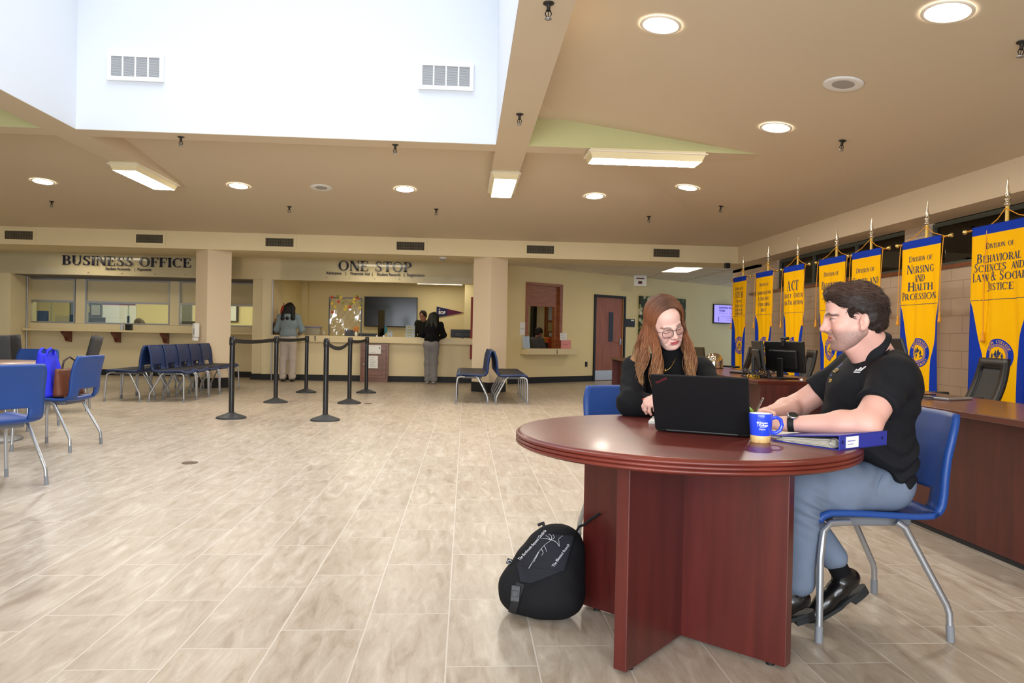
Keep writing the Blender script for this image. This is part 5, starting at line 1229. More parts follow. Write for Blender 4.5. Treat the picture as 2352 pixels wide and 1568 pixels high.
MB().box((-LW/2+.02, .05, .0162), (LW/2-.02, .14, .017)).build('keyboard', BLACKP, t); MB().cyl((-LW/2+.04, .002, .008), (LW/2-.04, .002, .008), .006).build('hinge', BLACKP, t)
# mug
MUGB = mat('mug_blue', (40, 74, 232), .12, coat=.6); BAMB = wood('bamboo', (206, 166, 104), (230, 196, 138), .5, (40, 40, 2)); MUGI = mat('mug_inside', (236, 238, 246), .2)
t = thing('coffee_mug', 'blue ceramic mug with a bamboo base and white college lettering', 'mug', (1.005, 2.405, .75))
MB().lathe([(.032, .024), (.0345, .03), (.040, .095), (.0395, .0985), (.0375, .0985)], 40).build('cup', MUGB, t)
MB().lathe([(.0372, .0985), (.037, .095), (.032, .032), (.001, .030)], 40).build('inside', MUGI, t)
MB().lathe([(.001, 0), (.0305, 0), (.032, .002), (.0338, .0235), (.033, .025), (.001, .025)], 40).build('bamboo_base', BAMB, t)
MB().tube([(.036, 0, .082), (.052, 0, .087), (.066, 0, .078), (.071, 0, .060), (.064, 0, .042), (.050, 0, .033), (.034, 0, .034)], [.0062, .0055, .0052, .0052, .0052, .0055, .0065], 10, flat=(1, 1.25)).build('handle', MUGB, t, rot=(0, 0, R(-8)))
def wrap(vs, R0, z, ang0, sx=1):
    out = []
    for v in vs:
        a = ang0+v[0]/R0; zz = z+v[1]; rr_ = .0345+(zz-.03)/.065*.0055+.0004
        out.append((rr_*math.cos(a), rr_*math.sin(a), zz))
    return out
b = MB(); am = R(-104)
for body, sz, z, dx in (('Rowan', .0100, .0665, .004), ('College', .0100, .0585, .004), ('SOUTH JERSEY', .0030, .0545, .002), ('RCSJ.edu', .0060, .046, .0)):
    vs, fs = text_mesh(body, sz, 0, 'CENTER', .0003 if sz > .006 else .0001); b.add(wrap([(v[0]+dx, v[1]) for v in vs], .038, z, am), fs)
b.build('lettering', MUGI, t)
b = MB(); b.add(wrap([(-.015+.0034*math.cos(q), .010+.0038*math.sin(q)) for q in [k*PI/5 for k in range(10)]], .038, .060, am), [tuple(range(10))]); b.add(wrap([(-.0157, -.003), (-.0143, -.003), (-.0143, .008), (-.0157, .008)], .038, .060, am), [(0, 1, 2, 3)]); b.build('tree_emblem', MUGI, t)
# binder
BIND = mat('binder_blue', (48, 56, 150), .4, bump=.05, bscale=300)
pc, pe = Vector((1.192, 2.234, .75)), Vector((1.421, 2.368, .75)); dv = pe-pc; BL = .278; ba = math.atan2(dv.y, dv.x)
t = thing('ring_binder', 'blue ring binder stuffed with papers lying on the table edge', 'binder', pc, ba)
MB().box((0, 0, 0), (BL, .004, .048)).build('spine', BIND, t, bevel=.001)
MB().box((0, .0, 0), (BL, .255, .003)).build('back_cover', BIND, t)
c_ = MB().add([(0, 0, .046), (BL, 0, .046), (BL, .255, .014), (0, .255, .014), (0, 0, .049), (BL, 0, .049), (BL, .255, .017), (0, .255, .017)], [(0, 3, 2, 1), (4, 5, 6, 7), (0, 1, 5, 4), (1, 2, 6, 5), (2, 3, 7, 6), (3, 0, 4, 7)]).build('front_cover', BIND, t)
MB().box((.035, -.0015, .006), (.105, -.0002, .042)).build('spine_label', PAPER, t); MB().box((.042, -.002, .026), (.085, -.0014, .030)).box((.042, -.002, .016), (.075, -.0014, .019)).build('label_print', mat('label_ink', (150, 150, 200), .8), t)
MB().cyl((.016, -.001, .026), (.016, .002, .026), .006).cyl((BL-.03, -.001, .026), (BL-.03, .002, .026), .006).build('rivet', mat('rivet_dark', (30, 34, 90), .4), t)
rr = random.Random(4); b = MB()
for k in range(26):
    z0 = .004+k*.0011; ln = rr.uniform(.20, .245); o_ = rr.uniform(.002, .012); s = 1-.5*0
    kz = lambda y: z0*(1-.62*y/.255)+.0015
    b.add([(o_, .02, kz(.02)), (BL-.01, .02, kz(.02)), (BL-.01, ln, kz(ln)+rr.uniform(-.001, .001)), (o_, ln, kz(ln)+rr.uniform(-.001, .001)), (o_, .02, kz(.02)+.0007), (BL-.01, .02, kz(.02)+.0007), (BL-.01, ln, kz(ln)+.0007), (o_, ln, kz(ln)+.0007)], [(0, 3, 2, 1), (4, 5, 6, 7), (0, 1, 5, 4), (1, 2, 6, 5), (2, 3, 7, 6), (3, 0, 4, 7)])
o = b.build('paper_stack', mat('binder_paper', (206, 200, 186), .8, var=.25, vscale=60, stretch=(1, 1, 30)), t)
MB().tube([(.004, .02+.016*math.cos(q), .022+.014*math.sin(q)) for q in [k*2*PI/12 for k in range(13)]], .002, 6).build('ring', METGREY, t)
def sheets(label, c, rz, w, h, n, name='paper_sheet', th=.0006):
    b = MB()
    for k in range(n): b.add([(p[0], p[1], k*th+q) for q in (0, th*.8) for p in ((-w/2+.002*(k % 3), -h/2), (w/2, -h/2), (w/2, h/2-.002*(k % 2)), (-w/2, h/2))], [(0, 3, 2, 1), (4, 5, 6, 7), (0, 1, 5, 4), (1, 2, 6, 5), (2, 3, 7, 6), (3, 0, 4, 7)])
    return tag(b.build(name, PAPER, None, c, (0, 0, rz)), label, 'paper')
sheets('small stack of white papers peeking out left of the laptop', (.835, 2.955, .7505), R(-20), .13, .18, 12, 'note_stack', .0009)
sheets('white sheet on the table under the forearms of the man', (1.13, 2.66, .7502), R(35), .21, .27, 3)
# ================================================================== SOFT BODIES: signed distance fields polygonised with surface nets
class SDF:
    """a blended solid: ellipsoids, tapered limbs and boxes merged with soft joints, then meshed as one continuous surface"""
    def __init__(s): s.ops = []
    def ell(s, c, r, k=.02, rot=None, sub=False):
        r = np.array(r, float) if hasattr(r, '__len__') else np.array([r, r, r], float)
        s.ops.append(('e', np.array(c, float), r, None if rot is None else np.array(rot.to_matrix() if isinstance(rot, Euler) else rot, float), k, sub)); return s
    def cap(s, a, b, ra, rb=None, k=.02, sub=False, flat=None, up=(0, 0, 1)):
        """tapered limb; flat=(axis-ratio) squeezes the section along the direction up"""
        s.ops.append(('c', np.array(a, float), np.array(b, float), ra, ra if rb is None else rb, k, sub, flat, np.array(up, float))); return s
    def box(s, c, h, r=.01, k=.01, rot=None, sub=False):
        s.ops.append(('b', np.array(c, float), np.array(h, float), r, k, sub, None if rot is None else np.array(rot.to_matrix() if isinstance(rot, Euler) else rot, float))); return s
    def chain(s, pts, rs, k=.02, flat=None, up=(0, 0, 1)):
        for i in range(len(pts)-1): s.cap(pts[i], pts[i+1], rs[i], rs[i+1], k, False, flat, up)
        return s
    def bounds(s, o):
        if o[0] == 'e': m = float(o[2].max()); return o[1]-m, o[1]+m
        if o[0] == 'c': m = max(o[3], o[4]); return np.minimum(o[1], o[2])-m, np.maximum(o[1], o[2])+m
        m = float(np.linalg.norm(o[2]))+o[3]; return o[1]-m, o[1]+m
    def eval_op(s, o, P):
        if o[0] == 'e':
            q = P-o[1]
            if o[3] is not None: q = q @ o[3]
            r = o[2]; k0 = np.sqrt(((q/r)**2).sum(-1)); k1 = np.sqrt(((q/(r*r))**2).sum(-1))
            return k0*(k0-1.0)/np.maximum(k1, 1e-9)
        if o[0] == 'c':
            a, b = o[1], o[2]; ab = b-a; L2 = max(float(ab @ ab), 1e-12); t = np.clip(((P-a) @ ab)/L2, 0, 1)
            d = P-(a+t[..., None]*ab); rad = o[3]+(o[4]-o[3])*t
            if o[7]:
                u = o[8]-ab*(o[8] @ ab)/L2; u = u/max(np.linalg.norm(u), 1e-9); du = (d @ u)[..., None]*u
                d = d-du+du/o[7]
            return np.sqrt((d*d).sum(-1))-rad
        q = P-o[1]
        if o[6] is not None: q = q @ o[6]
        q = np.abs(q)-(o[2]-o[3]); return np.sqrt((np.maximum(q, 0)**2).sum(-1))+np.minimum(q.max(-1), 0)-o[3]
    def mesh(s, res, smooth=2, clip=None, fold=None):
        lo = np.min([s.bounds(o)[0] for o in s.ops if not o[-1] is True or True], 0)-res*3; hi = np.max([s.bounds(o)[1] for o in s.ops], 0)+res*3
        if clip is not None: lo = np.maximum(lo, clip[0]); hi = np.minimum(hi, clip[1])
        n = np.ceil((hi-lo)/res).astype(int)+1
        D = np.full(n, 1.0, np.float32)
        ax = [lo[i]+res*np.arange(n[i]) for i in range(3)]
        for o in s.ops:
            k = o[5] if o[0] == 'c' else o[4]; sub = o[6] if o[0] == 'c' else o[5]
            bl, bh = s.bounds(o); m = k+res*3
            i0 = np.maximum(np.floor((bl-m-lo)/res).astype(int), 0); i1 = np.minimum(np.ceil((bh+m-lo)/res).astype(int)+1, n)
            if (i1 <= i0).any(): continue
            sl = tuple(slice(i0[i], i1[i]) for i in range(3))
            P = np.stack(np.meshgrid(*[ax[i][sl[i]] for i in range(3)], indexing='ij'), -1)
            d = s.eval_op(o, P).astype(np.float32); cur = D[sl]
            if sub:
                h = np.clip(.5-.5*(cur+d)/k, 0, 1); D[sl] = cur*(1-h)+(-d)*h+k*h*(1-h)
            else:
                h = np.clip(.5+.5*(cur-d)/k, 0, 1); D[sl] = cur*(1-h)+d*h-k*h*(1-h)
        return surface_net(D, lo, res, smooth, fold)

def surface_net(D, lo, res, smooth=2, fold=None):
    ins = D < 0
    c = np.zeros(tuple(x-1 for x in D.shape), np.int8)
    for i in (0, 1):
        for j in (0, 1):
            for k in (0, 1): c += ins[i:D.shape[0]-1+i, j:D.shape[1]-1+j, k:D.shape[2]-1+k]
    cell = (c > 0) & (c < 8); idx = np.full(c.shape, -1, np.int64); cc = np.argwhere(cell); idx[cell] = np.arange(len(cc))
    acc = np.zeros((len(cc), 3)); cnt = np.zeros(len(cc))
    cor = [(i, j, k) for i in (0, 1) for j in (0, 1) for k in (0, 1)]
    for a in cor:
        for ax in range(3):
            if a[ax]: continue
            b = list(a); b[ax] = 1
            da = D[cc[:, 0]+a[0], cc[:, 1]+a[1], cc[:, 2]+a[2]]; db = D[cc[:, 0]+b[0], cc[:, 1]+b[1], cc[:, 2]+b[2]]
            x = (da < 0) != (db < 0); t = np.where(x, da/np.where(np.abs(da-db) < 1e-12, 1, da-db), 0)
            p = np.tile(np.array(a, float), (len(cc), 1)); p[:, ax] = t
            acc[x] += p[x]; cnt[x] += 1
    V = lo+res*(cc+acc/cnt[:, None])
    F = []
    for ax in range(3):
        u, w = (ax+1) % 3, (ax+2) % 3
        sl0 = [slice(None)]*3; sl1 = [slice(None)]*3; sl0[ax] = slice(0, -1); sl1[ax] = slice(1, None)
        A = ins[tuple(sl0)]; B = ins[tuple(sl1)]; e = np.argwhere(A != B)
        e = e[(e[:, u] > 0) & (e[:, w] > 0) & (e[:, u] < D.shape[u]-1) & (e[:, w] < D.shape[w]-1)]
        q = []
        for du, dw_ in ((1, 1), (0, 1), (0, 0), (1, 0)):
            g = e.copy(); g[:, u] -= du; g[:, w] -= dw_; q.append(idx[g[:, 0], g[:, 1], g[:, 2]])
        q = np.stack(q, 1); fl = A[e[:, 0], e[:, 1], e[:, 2]]
        q[~fl] = q[~fl][:, ::-1]; F.append(q)
    F = np.concatenate(F); F = F[(F >= 0).all(1)]
    E_ = np.concatenate([F[:, [0, 1]], F[:, [1, 2]], F[:, [2, 3]], F[:, [3, 0]]])
    for _ in range(smooth):
        S = np.zeros_like(V); N = np.zeros(len(V)); np.add.at(S, E_[:, 0], V[E_[:, 1]]); np.add.at(S, E_[:, 1], V[E_[:, 0]]); np.add.at(N, E_[:, 0], 1); np.add.at(N, E_[:, 1], 1)
        V = V*.5+.5*S/np.maximum(N, 1)[:, None]
    if fold is not None:
        V = V+normals(V, F)*fold(V)[:, None]
    return V, F
def normals(V, F):
    n = np.cross(V[F[:, 2]]-V[F[:, 0]], V[F[:, 3]]-V[F[:, 1]]); N = np.zeros_like(V)
    for i in range(4): np.add.at(N, F[:, i], n)
    return N/np.maximum(np.linalg.norm(N, axis=1), 1e-12)[:, None]
def np_obj(name, V, F, m, parent=None, col=None, subd=0):
    me = bpy.data.meshes.new(name); nv, nf = len(V), len(F); k = F.shape[1]
    me.vertices.add(nv); me.vertices.foreach_set('co', np.ascontiguousarray(V, np.float32).ravel())
    me.loops.add(nf*k); me.loops.foreach_set('vertex_index', np.ascontiguousarray(F, np.int32).ravel())
    me.polygons.add(nf); me.polygons.foreach_set('loop_start', np.arange(0, nf*k, k, dtype=np.int32)); me.polygons.foreach_set('loop_total', np.full(nf, k, np.int32))
    me.update(calc_edges=True); me.validate()
    me.polygons.foreach_set('use_smooth', [True]*len(me.polygons))
    for x in (m if isinstance(m, (list, tuple)) else [m]): me.materials.append(x)
    if col is not None:
        a = me.color_attributes.new('Col', 'FLOAT_COLOR', 'POINT'); a.data.foreach_set('color', np.concatenate([col, np.ones((nv, 1))], 1).astype(np.float32).ravel())
    o = bpy.data.objects.new(name, me); COL.objects.link(o)
    if parent: o.parent = parent
    return o
def join_vf(parts):
    Vs, Fs, o = [], [], 0
    for V, F in parts: Vs.append(V); Fs.append(F+o); o += len(V)
    return np.concatenate(Vs), np.concatenate(Fs)
def sstep(a, b, x): t = np.clip((x-a)/(b-a), 0, 1); return t*t*(3-2*t)
def vnoise(P, f, seed=0):
    """smooth pseudo-random field from a few incommensurate waves"""
    r = np.random.default_rng(seed); out = np.zeros(len(P))
    for _ in range(7):
        d = r.normal(size=3); d /= np.linalg.norm(d); out += np.sin(P @ d*f*r.uniform(.6, 1.5)+r.uniform(0, 6.28))
    return out/4.0
def lin(c): return np.array(s2l(c))
def frame(origin, fwd, up=(0, 0, 1), s=1.0):
    """4x4 taking head space (x forward, y left, z up) to the world"""
    f = Vector(fwd).normalized(); u = Vector(up); u = (u-f*u.dot(f)).normalized(); l = u.cross(f)
    return np.array([[f.x*s, l.x*s, u.x*s, origin[0]], [f.y*s, l.y*s, u.y*s, origin[1]], [f.z*s, l.z*s, u.z*s, origin[2]], [0, 0, 0, 1]])
def tf(M, P): P = np.asarray(P, float); return P @ M[:3, :3].T+M[:3, 3]

# ------------------------------------------------------------------ head in its own space: face +x, left +y, up +z, eyes at z=0
def head_sdf(fem=False, smile=.0, closed=False, jaw=1.0, ear=True, nose=1.0):
    h = SDF(); w = .94 if fem else 1.0
    h.ell((-.012, 0, .036), (.098, .077*w, .086), .02)
    h.ell((.026, 0, -.022), (.066, .064*w, .086), .03)
    h.ell((.048, 0, -.080), (.040*jaw, .043*w, .032), .03)
    h.ell((.076*(.97 if fem else 1), 0, -.104), (.017, .018 if fem else .022, .014), .022)
    for s in (-1, 1):
        h.cap((-.008, s*.054*w, -.055), (.058, s*.026*w, -.100), .019 if not fem else .015, .016, .025)
        h.ell((.064, s*.042*w, -.030), (.022, .021, .019), .022)
        h.ell((.060, s*.034*w, -.060), (.022, .018, .020), .025)
        h.cap((.086, s*.038, .017), (.095, s*.012, .012), .008 if fem else .012, .010, .016)
    # nose
    h.ell((.060, 0, .050), (.036, .052*w, .042), .02)
    h.cap((.086, 0, .010), (.093, 0, -.036), .011, .015, .012)
    h.cap((.096, 0, .012), (.111*nose, 0, -.030), .0068, .0085, .012)
    h.ell((.113*nose, 0, -.036), (.0115, .0105, .0095), .010)
    for s in (-1, 1): h.ell((.100, s*.0125, -.040), (.0115, .0085, .0078), .008)
    h.cap((.100, 0, -.046), (.094, 0, -.053), .006, .005, .008)
    # sockets, then lids over the eyes
    for s in (-1, 1):
        h.ell((.103, s*.033, -.001), (.016, .017, .0095), .012, sub=True)
        h.ell((.0805, s*.0325, -.003), (.0125, .0142, .0122), .004)
    # mouth
    for s in (-1, 1):
        cx_, cy_, cz_ = .084, s*.024*(1+.18*smile), -.069+.006*smile
        h.chain([(cx_, cy_, cz_), (.0925, s*.010, -.0650), (.0945, 0, -.0660)], (.0035, .0052, .0048), .006)
        h.chain([(cx_, cy_, cz_-.001), (.0905, s*.010, -.0760), (.0920, 0, -.0768)], (.0035, .0055, .0058), .006)
        h.chain([(cx_+.006, cy_*1.0, cz_), (.104, s*.009, -.0705), (.106, 0, -.0708)], (.0016, .0022, .0022), .003) if False else None
        h.cap((cx_+.002, cy_*1.08, cz_), (.0995, 0, -.0712), .0012, .0016, .004, sub=True)
        h.cap((.090, s*.020, -.044), (.082, s*.037, -.072), .0018, .0022, .012, sub=True) if smile > .2 else None
    h.cap((.099, -.012, -.0895), (.099, .012, -.0895), .005, .005, .010, sub=True)
    if ear:
        for s in (-1, 1):
            rt = Euler((0, R(-14), s*R(24)))
            h.ell((-.014, s*.078*w, -.020), (.019, .0065, .030), .007, rt)
            h.ell((-.012, s*.0850*w, -.016), (.0120, .0075, .021), .004, rt, sub=True)
            h.ell((-.006, s*.079*w, -.022), (.005, .005, .008), .003, rt)
            h.ell((-.004, s*.076*w, -.044), (.009, .006, .009), .008)
    return h
def head_colors(P, base, fem=False, stubble=0.0, lip=(196, 96, 96), brow=(60, 42, 34), closed=False, blush=.5, lash=(40, 30, 28)):
    b = lin(base); C = np.tile(b, (len(P), 1))
    x, y, z = P[:, 0], P[:, 1], P[:, 2]; ay = np.abs(y)
    def mixc(m, c):
        nonlocal C; m = np.clip(m, 0, 1)[:, None]; C = C*(1-m)+c*m
    ck = np.exp(-(((ay-.040)/.020)**2+((z+.035)/.022)**2))*(x > .03)
    mixc(blush*.5*ck, lin((214, 128, 118)))
    mixc(.5*np.exp(-((x-.112)/.012)**2-((z+.036)/.014)**2-(y/.014)**2)*blush, lin((212, 130, 120)))
    if stubble:
        m = sstep(-.030, -.056, z+.25*np.maximum(0, ay-.045))*sstep(-.055, -.01, x)*1.0
        m = np.maximum(m, np.exp(-((z+.055)/.010)**2)*(ay < .028)*(x > .07))
        m *= 1-np.exp(-((z+.071)/.011)**2-(y/.023)**2)*(x > .07)
        m *= .82+.36*(np.random.default_rng(1).random(len(P))-.5)
        m *= sstep(-.135, -.105, z) * .95+.05
        mixc(stubble*m, lin((92, 78, 74)))
    lm = np.exp(-(((z+.0705)/(.0105))**2)**2-((y/.0245)**2)**2)*(x > .082)
    mixc(.95*sstep(.35, .75, lm), lin(lip))
    mixc(.85*np.exp(-((z+.0709)/.0016)**2-((y/.025)**2)**2)*(x > .08), lin((110, 44, 44)))
    # brows: soft arcs
    bz = .0150+.0055*np.exp(-((ay-.034)/.018)**2)-.006*sstep(.038, .056, ay)
    bm = np.exp(-((z-bz)/(.0032 if fem else .0056))**2)*sstep(.010, .016, ay)*sstep(.058, .050, ay)*(x > .04)
    mixc((.95 if fem else 1.0)*bm, lin(brow))
    # lid line and lashes
    lz = -.0085 if closed else -.001
    e = np.exp(-((z-(lz-.004*np.cos((ay-.0325)/.016*1.57)*(1 if closed else -1)))/.0017)**2)*sstep(.0165, .0145, np.abs(ay-.0325))*(x > .06)
    mixc(.95*e, lin(lash))
    if not closed:
        e2 = np.exp(-((z+.0025)/.0032)**2-((ay-.0325)/.009)**2)*(x > .07); mixc(1.0*np.clip(1.5*e2, 0, 1), lin((40, 28, 24)))
        e3 = np.exp(-((z+.0025)/.0026)**2-((ay-.0325)/.0125)**2)*(x > .07)*(1-np.exp(-((ay-.0325)/.006)**2)); mixc(.3*e3, lin((230, 222, 216)))
    else:
        mixc(.35*np.exp(-((z-.006)/.006)**2-((ay-.0325)/.014)**2)*(x > .06), lin((176, 138, 132)))
    return C
def skin_mat(name, base, rough=.48):
    m = mat(name, base, rough, attr='Col', bump=.04, bscale=900); b = m.node_tree.nodes['Principled BSDF']
    b.inputs['Subsurface Weight'].default_value = .12; b.inputs['Subsurface Radius'].default_value = (.012, .005, .003); b.inputs['Subsurface Scale'].default_value = .6
    return m
def cloth_mat(name, c, rough=.85, **k): return mat(name, c, rough, spec=.25, **k)

def tube_mesh(paths, n=4):
    """many tapered strands as one (V, F): paths = list of (points array, radii array)"""
    Vs, Fs, o = [], [], 0
    for P, r in paths:
        P = np.asarray(P, float); N = len(P); T = np.gradient(P, axis=0); T /= np.maximum(np.linalg.norm(T, axis=1), 1e-9)[:, None]
        ref = np.array([.31, .73, .6]); u = np.cross(T, ref); u /= np.maximum(np.linalg.norm(u, axis=1), 1e-9)[:, None]; w = np.cross(T, u)
        a = 2*np.pi*np.arange(n)/n
        ring = P[:, None]+(u[:, None]*np.cos(a)[None, :, None]+w[:, None]*np.sin(a)[None, :, None])*np.asarray(r)[:, None, None]
        Vs.append(ring.reshape(-1, 3)); i = np.arange(N-1)[:, None]*n; k = np.arange(n)[None]
        Fs.append(np.stack([i+k, i+(k+1) % n, i+n+(k+1) % n, i+n+k], -1).reshape(-1, 4)+o); o += N*n
    return np.concatenate(Vs), np.concatenate(Fs)
def hair_mat(name, dark, light, scale=40):
    m = bpy.data.materials.new(name); m.use_nodes = True; nt = m.node_tree; b = nt.nodes['Principled BSDF']
    a = nt.nodes.new('ShaderNodeAttribute'); a.attribute_name = 'Col'; nt.links.new(a.outputs['Color'], b.inputs['Base Color'])
    b.inputs['Roughness'].default_value = .55; b.inputs['Specular IOR Level'].default_value = .35
    MATS[name] = m; return m

# ------------------------------------------------------------------ hand: palm plus four fingers and a thumb, each bent at its joints
def hand_sdf(S, M, curl=(.5, .55, .6, .65), spread=.06, thumb=(.35, .5), side=1, s=1.0):
    """M: hand frame, x from wrist to knuckles, z out of the back of the hand, y towards the thumb side (times side)"""
    def T(p): return tuple(tf(M, np.array(p)*np.array([s, side*s, s])))
    S.box(T((.045, 0, 0)), np.array((.042, .036, .012))*s, .011*s, .012, rot=M[:3, :3]/np.linalg.norm(M[:3, 0]))
    S.cap(T((-.02, 0, 0)), T((.02, .0, 0)), .025*s, .026*s, .015)
    S.ell(T((.03, .026, -.006)), (.024*s, .015*s, .014*s), .012, rot=M[:3, :3]/np.linalg.norm(M[:3, 0]))
    L = ((.044, .026, .021), (.049, .030, .022), (.046, .028, .022), (.036, .021, .019)); ys = (.029, .010, -.009, -.027)
    tips = []
    for i in range(4):
        p = np.array((.086-.004*abs(i-1.2), ys[i], .002)); a = 0.0; yaw = spread*(1.3-i); r = (.0088, .0092, .0088, .0078)[i]
        pts = [p.copy()]
        for j in range(3):
            a += curl[i]*(.9, 1.15, .8)[j]; d = np.array((math.cos(a)*math.cos(yaw), math.sin(yaw), -math.sin(a))); p = p+d*L[i][j]; pts.append(p.copy())
        rs = (r*1.05*s, r*.98*s, r*.9*s, r*.76*s)
        S.chain([T(q) for q in pts], rs, .006); tips.append((T(pts[-1]), T(pts[-2]), r*.76*s))
    p = np.array((.018, .032, -.004)); a0 = .75; pts = [p.copy()]
    for j, (l, c) in enumerate(((.040, 0), (.030, thumb[0]), (.025, thumb[1]))):
        a0 -= c; d = np.array((math.cos(a0), math.sin(a0), -.35)); d /= np.linalg.norm(d); p = p+d*l; pts.append(p.copy())
    S.chain([T(q) for q in pts], (.013*s, .0108*s, .0098*s, .0082*s), .008); tips.append((T(pts[-1]), T(pts[-2]), .0082*s))
    return tips
def nails(name, tips, m, parent, back):
    V, F = [], []; b = MB()
    for tip, prev, r in tips:
        t = Vector(tip); d = (t-Vector(prev)).normalized(); u = Vector(back); u = (u-d*u.dot(d)).normalized(); w = d.cross(u)
        pts = []
        for q in range(10):
            an = 2*PI*q/10; pts.append(t+d*(.0005+.0075*math.cos(an))+w*(.0058*math.sin(an))+u*(r*.98-.0022*abs(math.sin(an))))
        b.add(pts, [tuple(range(10))])
    return b.build(name, m, parent, solid=.0008)
# ================================================================== THE SEATED MAN
def V3(p): return np.array(tuple(p), float)
SKINM = (222, 172, 157)
SKIN_M = skin_mat('skin_fair_man', SKINM)
man = thing('person', 'seated man in profile with short brown hair, stubble, black polo and grey trousers, writing', 'person', (0, 0, 0))
HS = 1.02
mf = Vector((-.955, .29, -.10)).normalized(); Mh = frame((0, 0, 0), mf, (0.03, 0, 1), HS)
nose = V3(at_y(1884, 757, 2.69)); Mh[:3, 3] = nose-Mh[:3, :3] @ np.array((.124, 0, -.036))
hs = head_sdf(False, smile=.7, jaw=1.06, nose=1.02); hV, hF = hs.mesh(.0021, 2); hC = head_colors(hV, SKINM, False, stubble=.72, lip=(190, 108, 100), brow=(58, 40, 32), blush=.55)
S = SDF()
HB = tf(Mh, (-.030, 0, -.085)); NB = np.array((1.585, 2.690, 1.035)); CH_ = np.array((1.575, 2.70, .88))
S.cap(tf(Mh, (-.022, 0, -.05)), NB, .058*HS, .062, .02)
S.cap(tf(Mh, (.02, 0, -.105)), NB+np.array((-.03, 0, -.03)), .035, .05, .03)
S.ell(CH_, (.13, .17, .15), .04); S.ell((1.55, 2.74, .79), (.11, .13, .12), .05)
shN, elN, wrN = np.array((1.545, 2.525, .975)), np.array((1.375, 2.405, .815)), np.array((1.165, 2.545, .797))
shF, elF, wrF = np.array((1.600, 2.895, .985)), np.array((1.395, 2.985, .815)), np.array((1.205, 2.835, .800))
for sh, el, wr in ((shN, elN, wrN), (shF, elF, wrF)):
    S.cap(sh, el, .056, .049, .03); m_ = el+(wr-el)*.3; S.cap(el, m_, .049, .050, .02); S.cap(m_, wr, .050, .030, .02, flat=.85, up=(0, 0, 1))
dN = (wrN-elN)/np.linalg.norm(wrN-elN); dF = (wrF-elF)/np.linalg.norm(wrF-elF)
MN = frame(wrN+dN*.01, (-.90, .42, -.02), (0.05, -.25, 1)); tipsN = hand_sdf(S, MN, (.35, .42, .48, .55), .05, (.2, .3), -1, 1.0)
MF = frame(wrF+dF*.01, (-.72, -.62, .0), (-.35, .35, 1)); tipsF = hand_sdf(S, MF, (.75, .95, 1.1, 1.2), .02, (.35, .45), 1, 1.0)
hips = [np.array((1.630, 2.70, .545)), np.array((1.630, 2.87, .545))]; knees = [np.array((1.265, 2.635, .545)), np.array((1.265, 2.90, .545))]; anks = [np.array((1.262, 2.640, .20)), np.array((1.470, 2.765, .235))]
for h_, k_, a_ in zip(hips, knees, anks): S.cap(h_, k_, .075, .055, .04); S.cap(k_, a_, .052, .036, .03)
bV, bF = S.mesh(.0035, 2)
bC = np.tile(lin(SKINM), (len(bV), 1)); hh = (.5+.5*vnoise(bV, 60, 5))[:, None]*.10; bC = bC*(1-hh)+hh*lin((206, 128, 112))
V, F = join_vf([(tf(Mh, hV), hF), (bV, bF)]); body = np_obj('body', V, F, SKIN_M, man, np.concatenate([hC, bC]))
NAILP = mat('natural_nail', (226, 178, 164), .3)
# short swept-back hair
def on_head(P, M): return tf(M, P)
hair = SDF(); hair.ell((-.012, 0, .038), (.101, .083, .090), .02); hair.ell((.044, 0, .080), (.056, .060, .038), .03); hair.ell((-.050, 0, -.02), (.056, .070, .058), .03); hair.ell((.02, .0, .096), (.068, .052, .030), .03)
for s in (-1, 1):
    hair.cap((.022, s*.078, .02), (.020, s*.075, -.018), .010, .007, .012)
    hair.ell((.010, s*.088, -.012), (.028, .02, .036), .006, sub=True); hair.ell((-.016, s*.090, -.026), (.022, .022, .026), .006, sub=True)
hair.ell((.110, 0, .004), (.062, .09, .066), .012, sub=True); hair.ell((.075, 0, -.055), (.085, .1, .075), .012, sub=True); hair.ell((-.03, 0, -.125), (.09, .09, .045), .012, sub=True)
kV, kF = hair.mesh(.003, 2, fold=lambda P: .0035*vnoise(P*np.array((.5, 1.3, 1)), 110, 2)+.0015*vnoise(P, 260, 4))
kN = normals(kV, kF); rs = np.random.default_rng(2); paths, cols = [], []
def hair_col(P, seed, dk, lt, topbias=0):
    t = .5+.5*np.sin(rs.uniform(0, 6.28)); return t
outer = np.where((((kV-np.array((-.01, 0, .03)))*kN).sum(1) > .05))[0]
DK, LT = lin((36, 26, 22)), lin((98, 72, 60))
for i in rs.choice(outer, 5200):
    p, n = kV[i], kN[i]; sw = np.array((-1.0, .25*np.sign(p[1]), .12 if p[0] > .05 else -.42)); sw += rs.normal(size=3)*.13+.22*np.array((0, math.sin(p[0]*60+p[2]*40), math.cos(p[0]*45)))
    t = sw-n*(sw @ n); t /= np.linalg.norm(t)+1e-9; L = rs.uniform(.022, .044)*(1.0 if p[2] > .02 else .6); lift = rs.uniform(.03, .13)*(1 if p[2] > .05 else .35)
    side = np.cross(n, t)*rs.normal()*.25; q = np.linspace(0, 1, 6)[:, None]
    P = p-n*.002+t*L*q+n*L*lift*np.sin(q*2.6)+side*L*q*q; P -= n*(q**2)*L*L*3.0
    paths.append((P, np.array((.0005, .0007, .0007, .0006, .0004, .0001)))); f = rs.beta(1.6, 2.2); f = min(1, f*(.55+.9*float(sstep(.04, .11, p[2])))); cols.append(DK*(1-f)+LT*f)
hV2, hF2 = tube_mesh(paths, 4); hc = np.repeat(np.array(cols), 24, axis=0); kc = DK*.9+(LT-DK)*.55*sstep(.06, .12, kV[:, 2])[:, None]  # cap painted paler toward the crown, where light falls on top; strands likewise
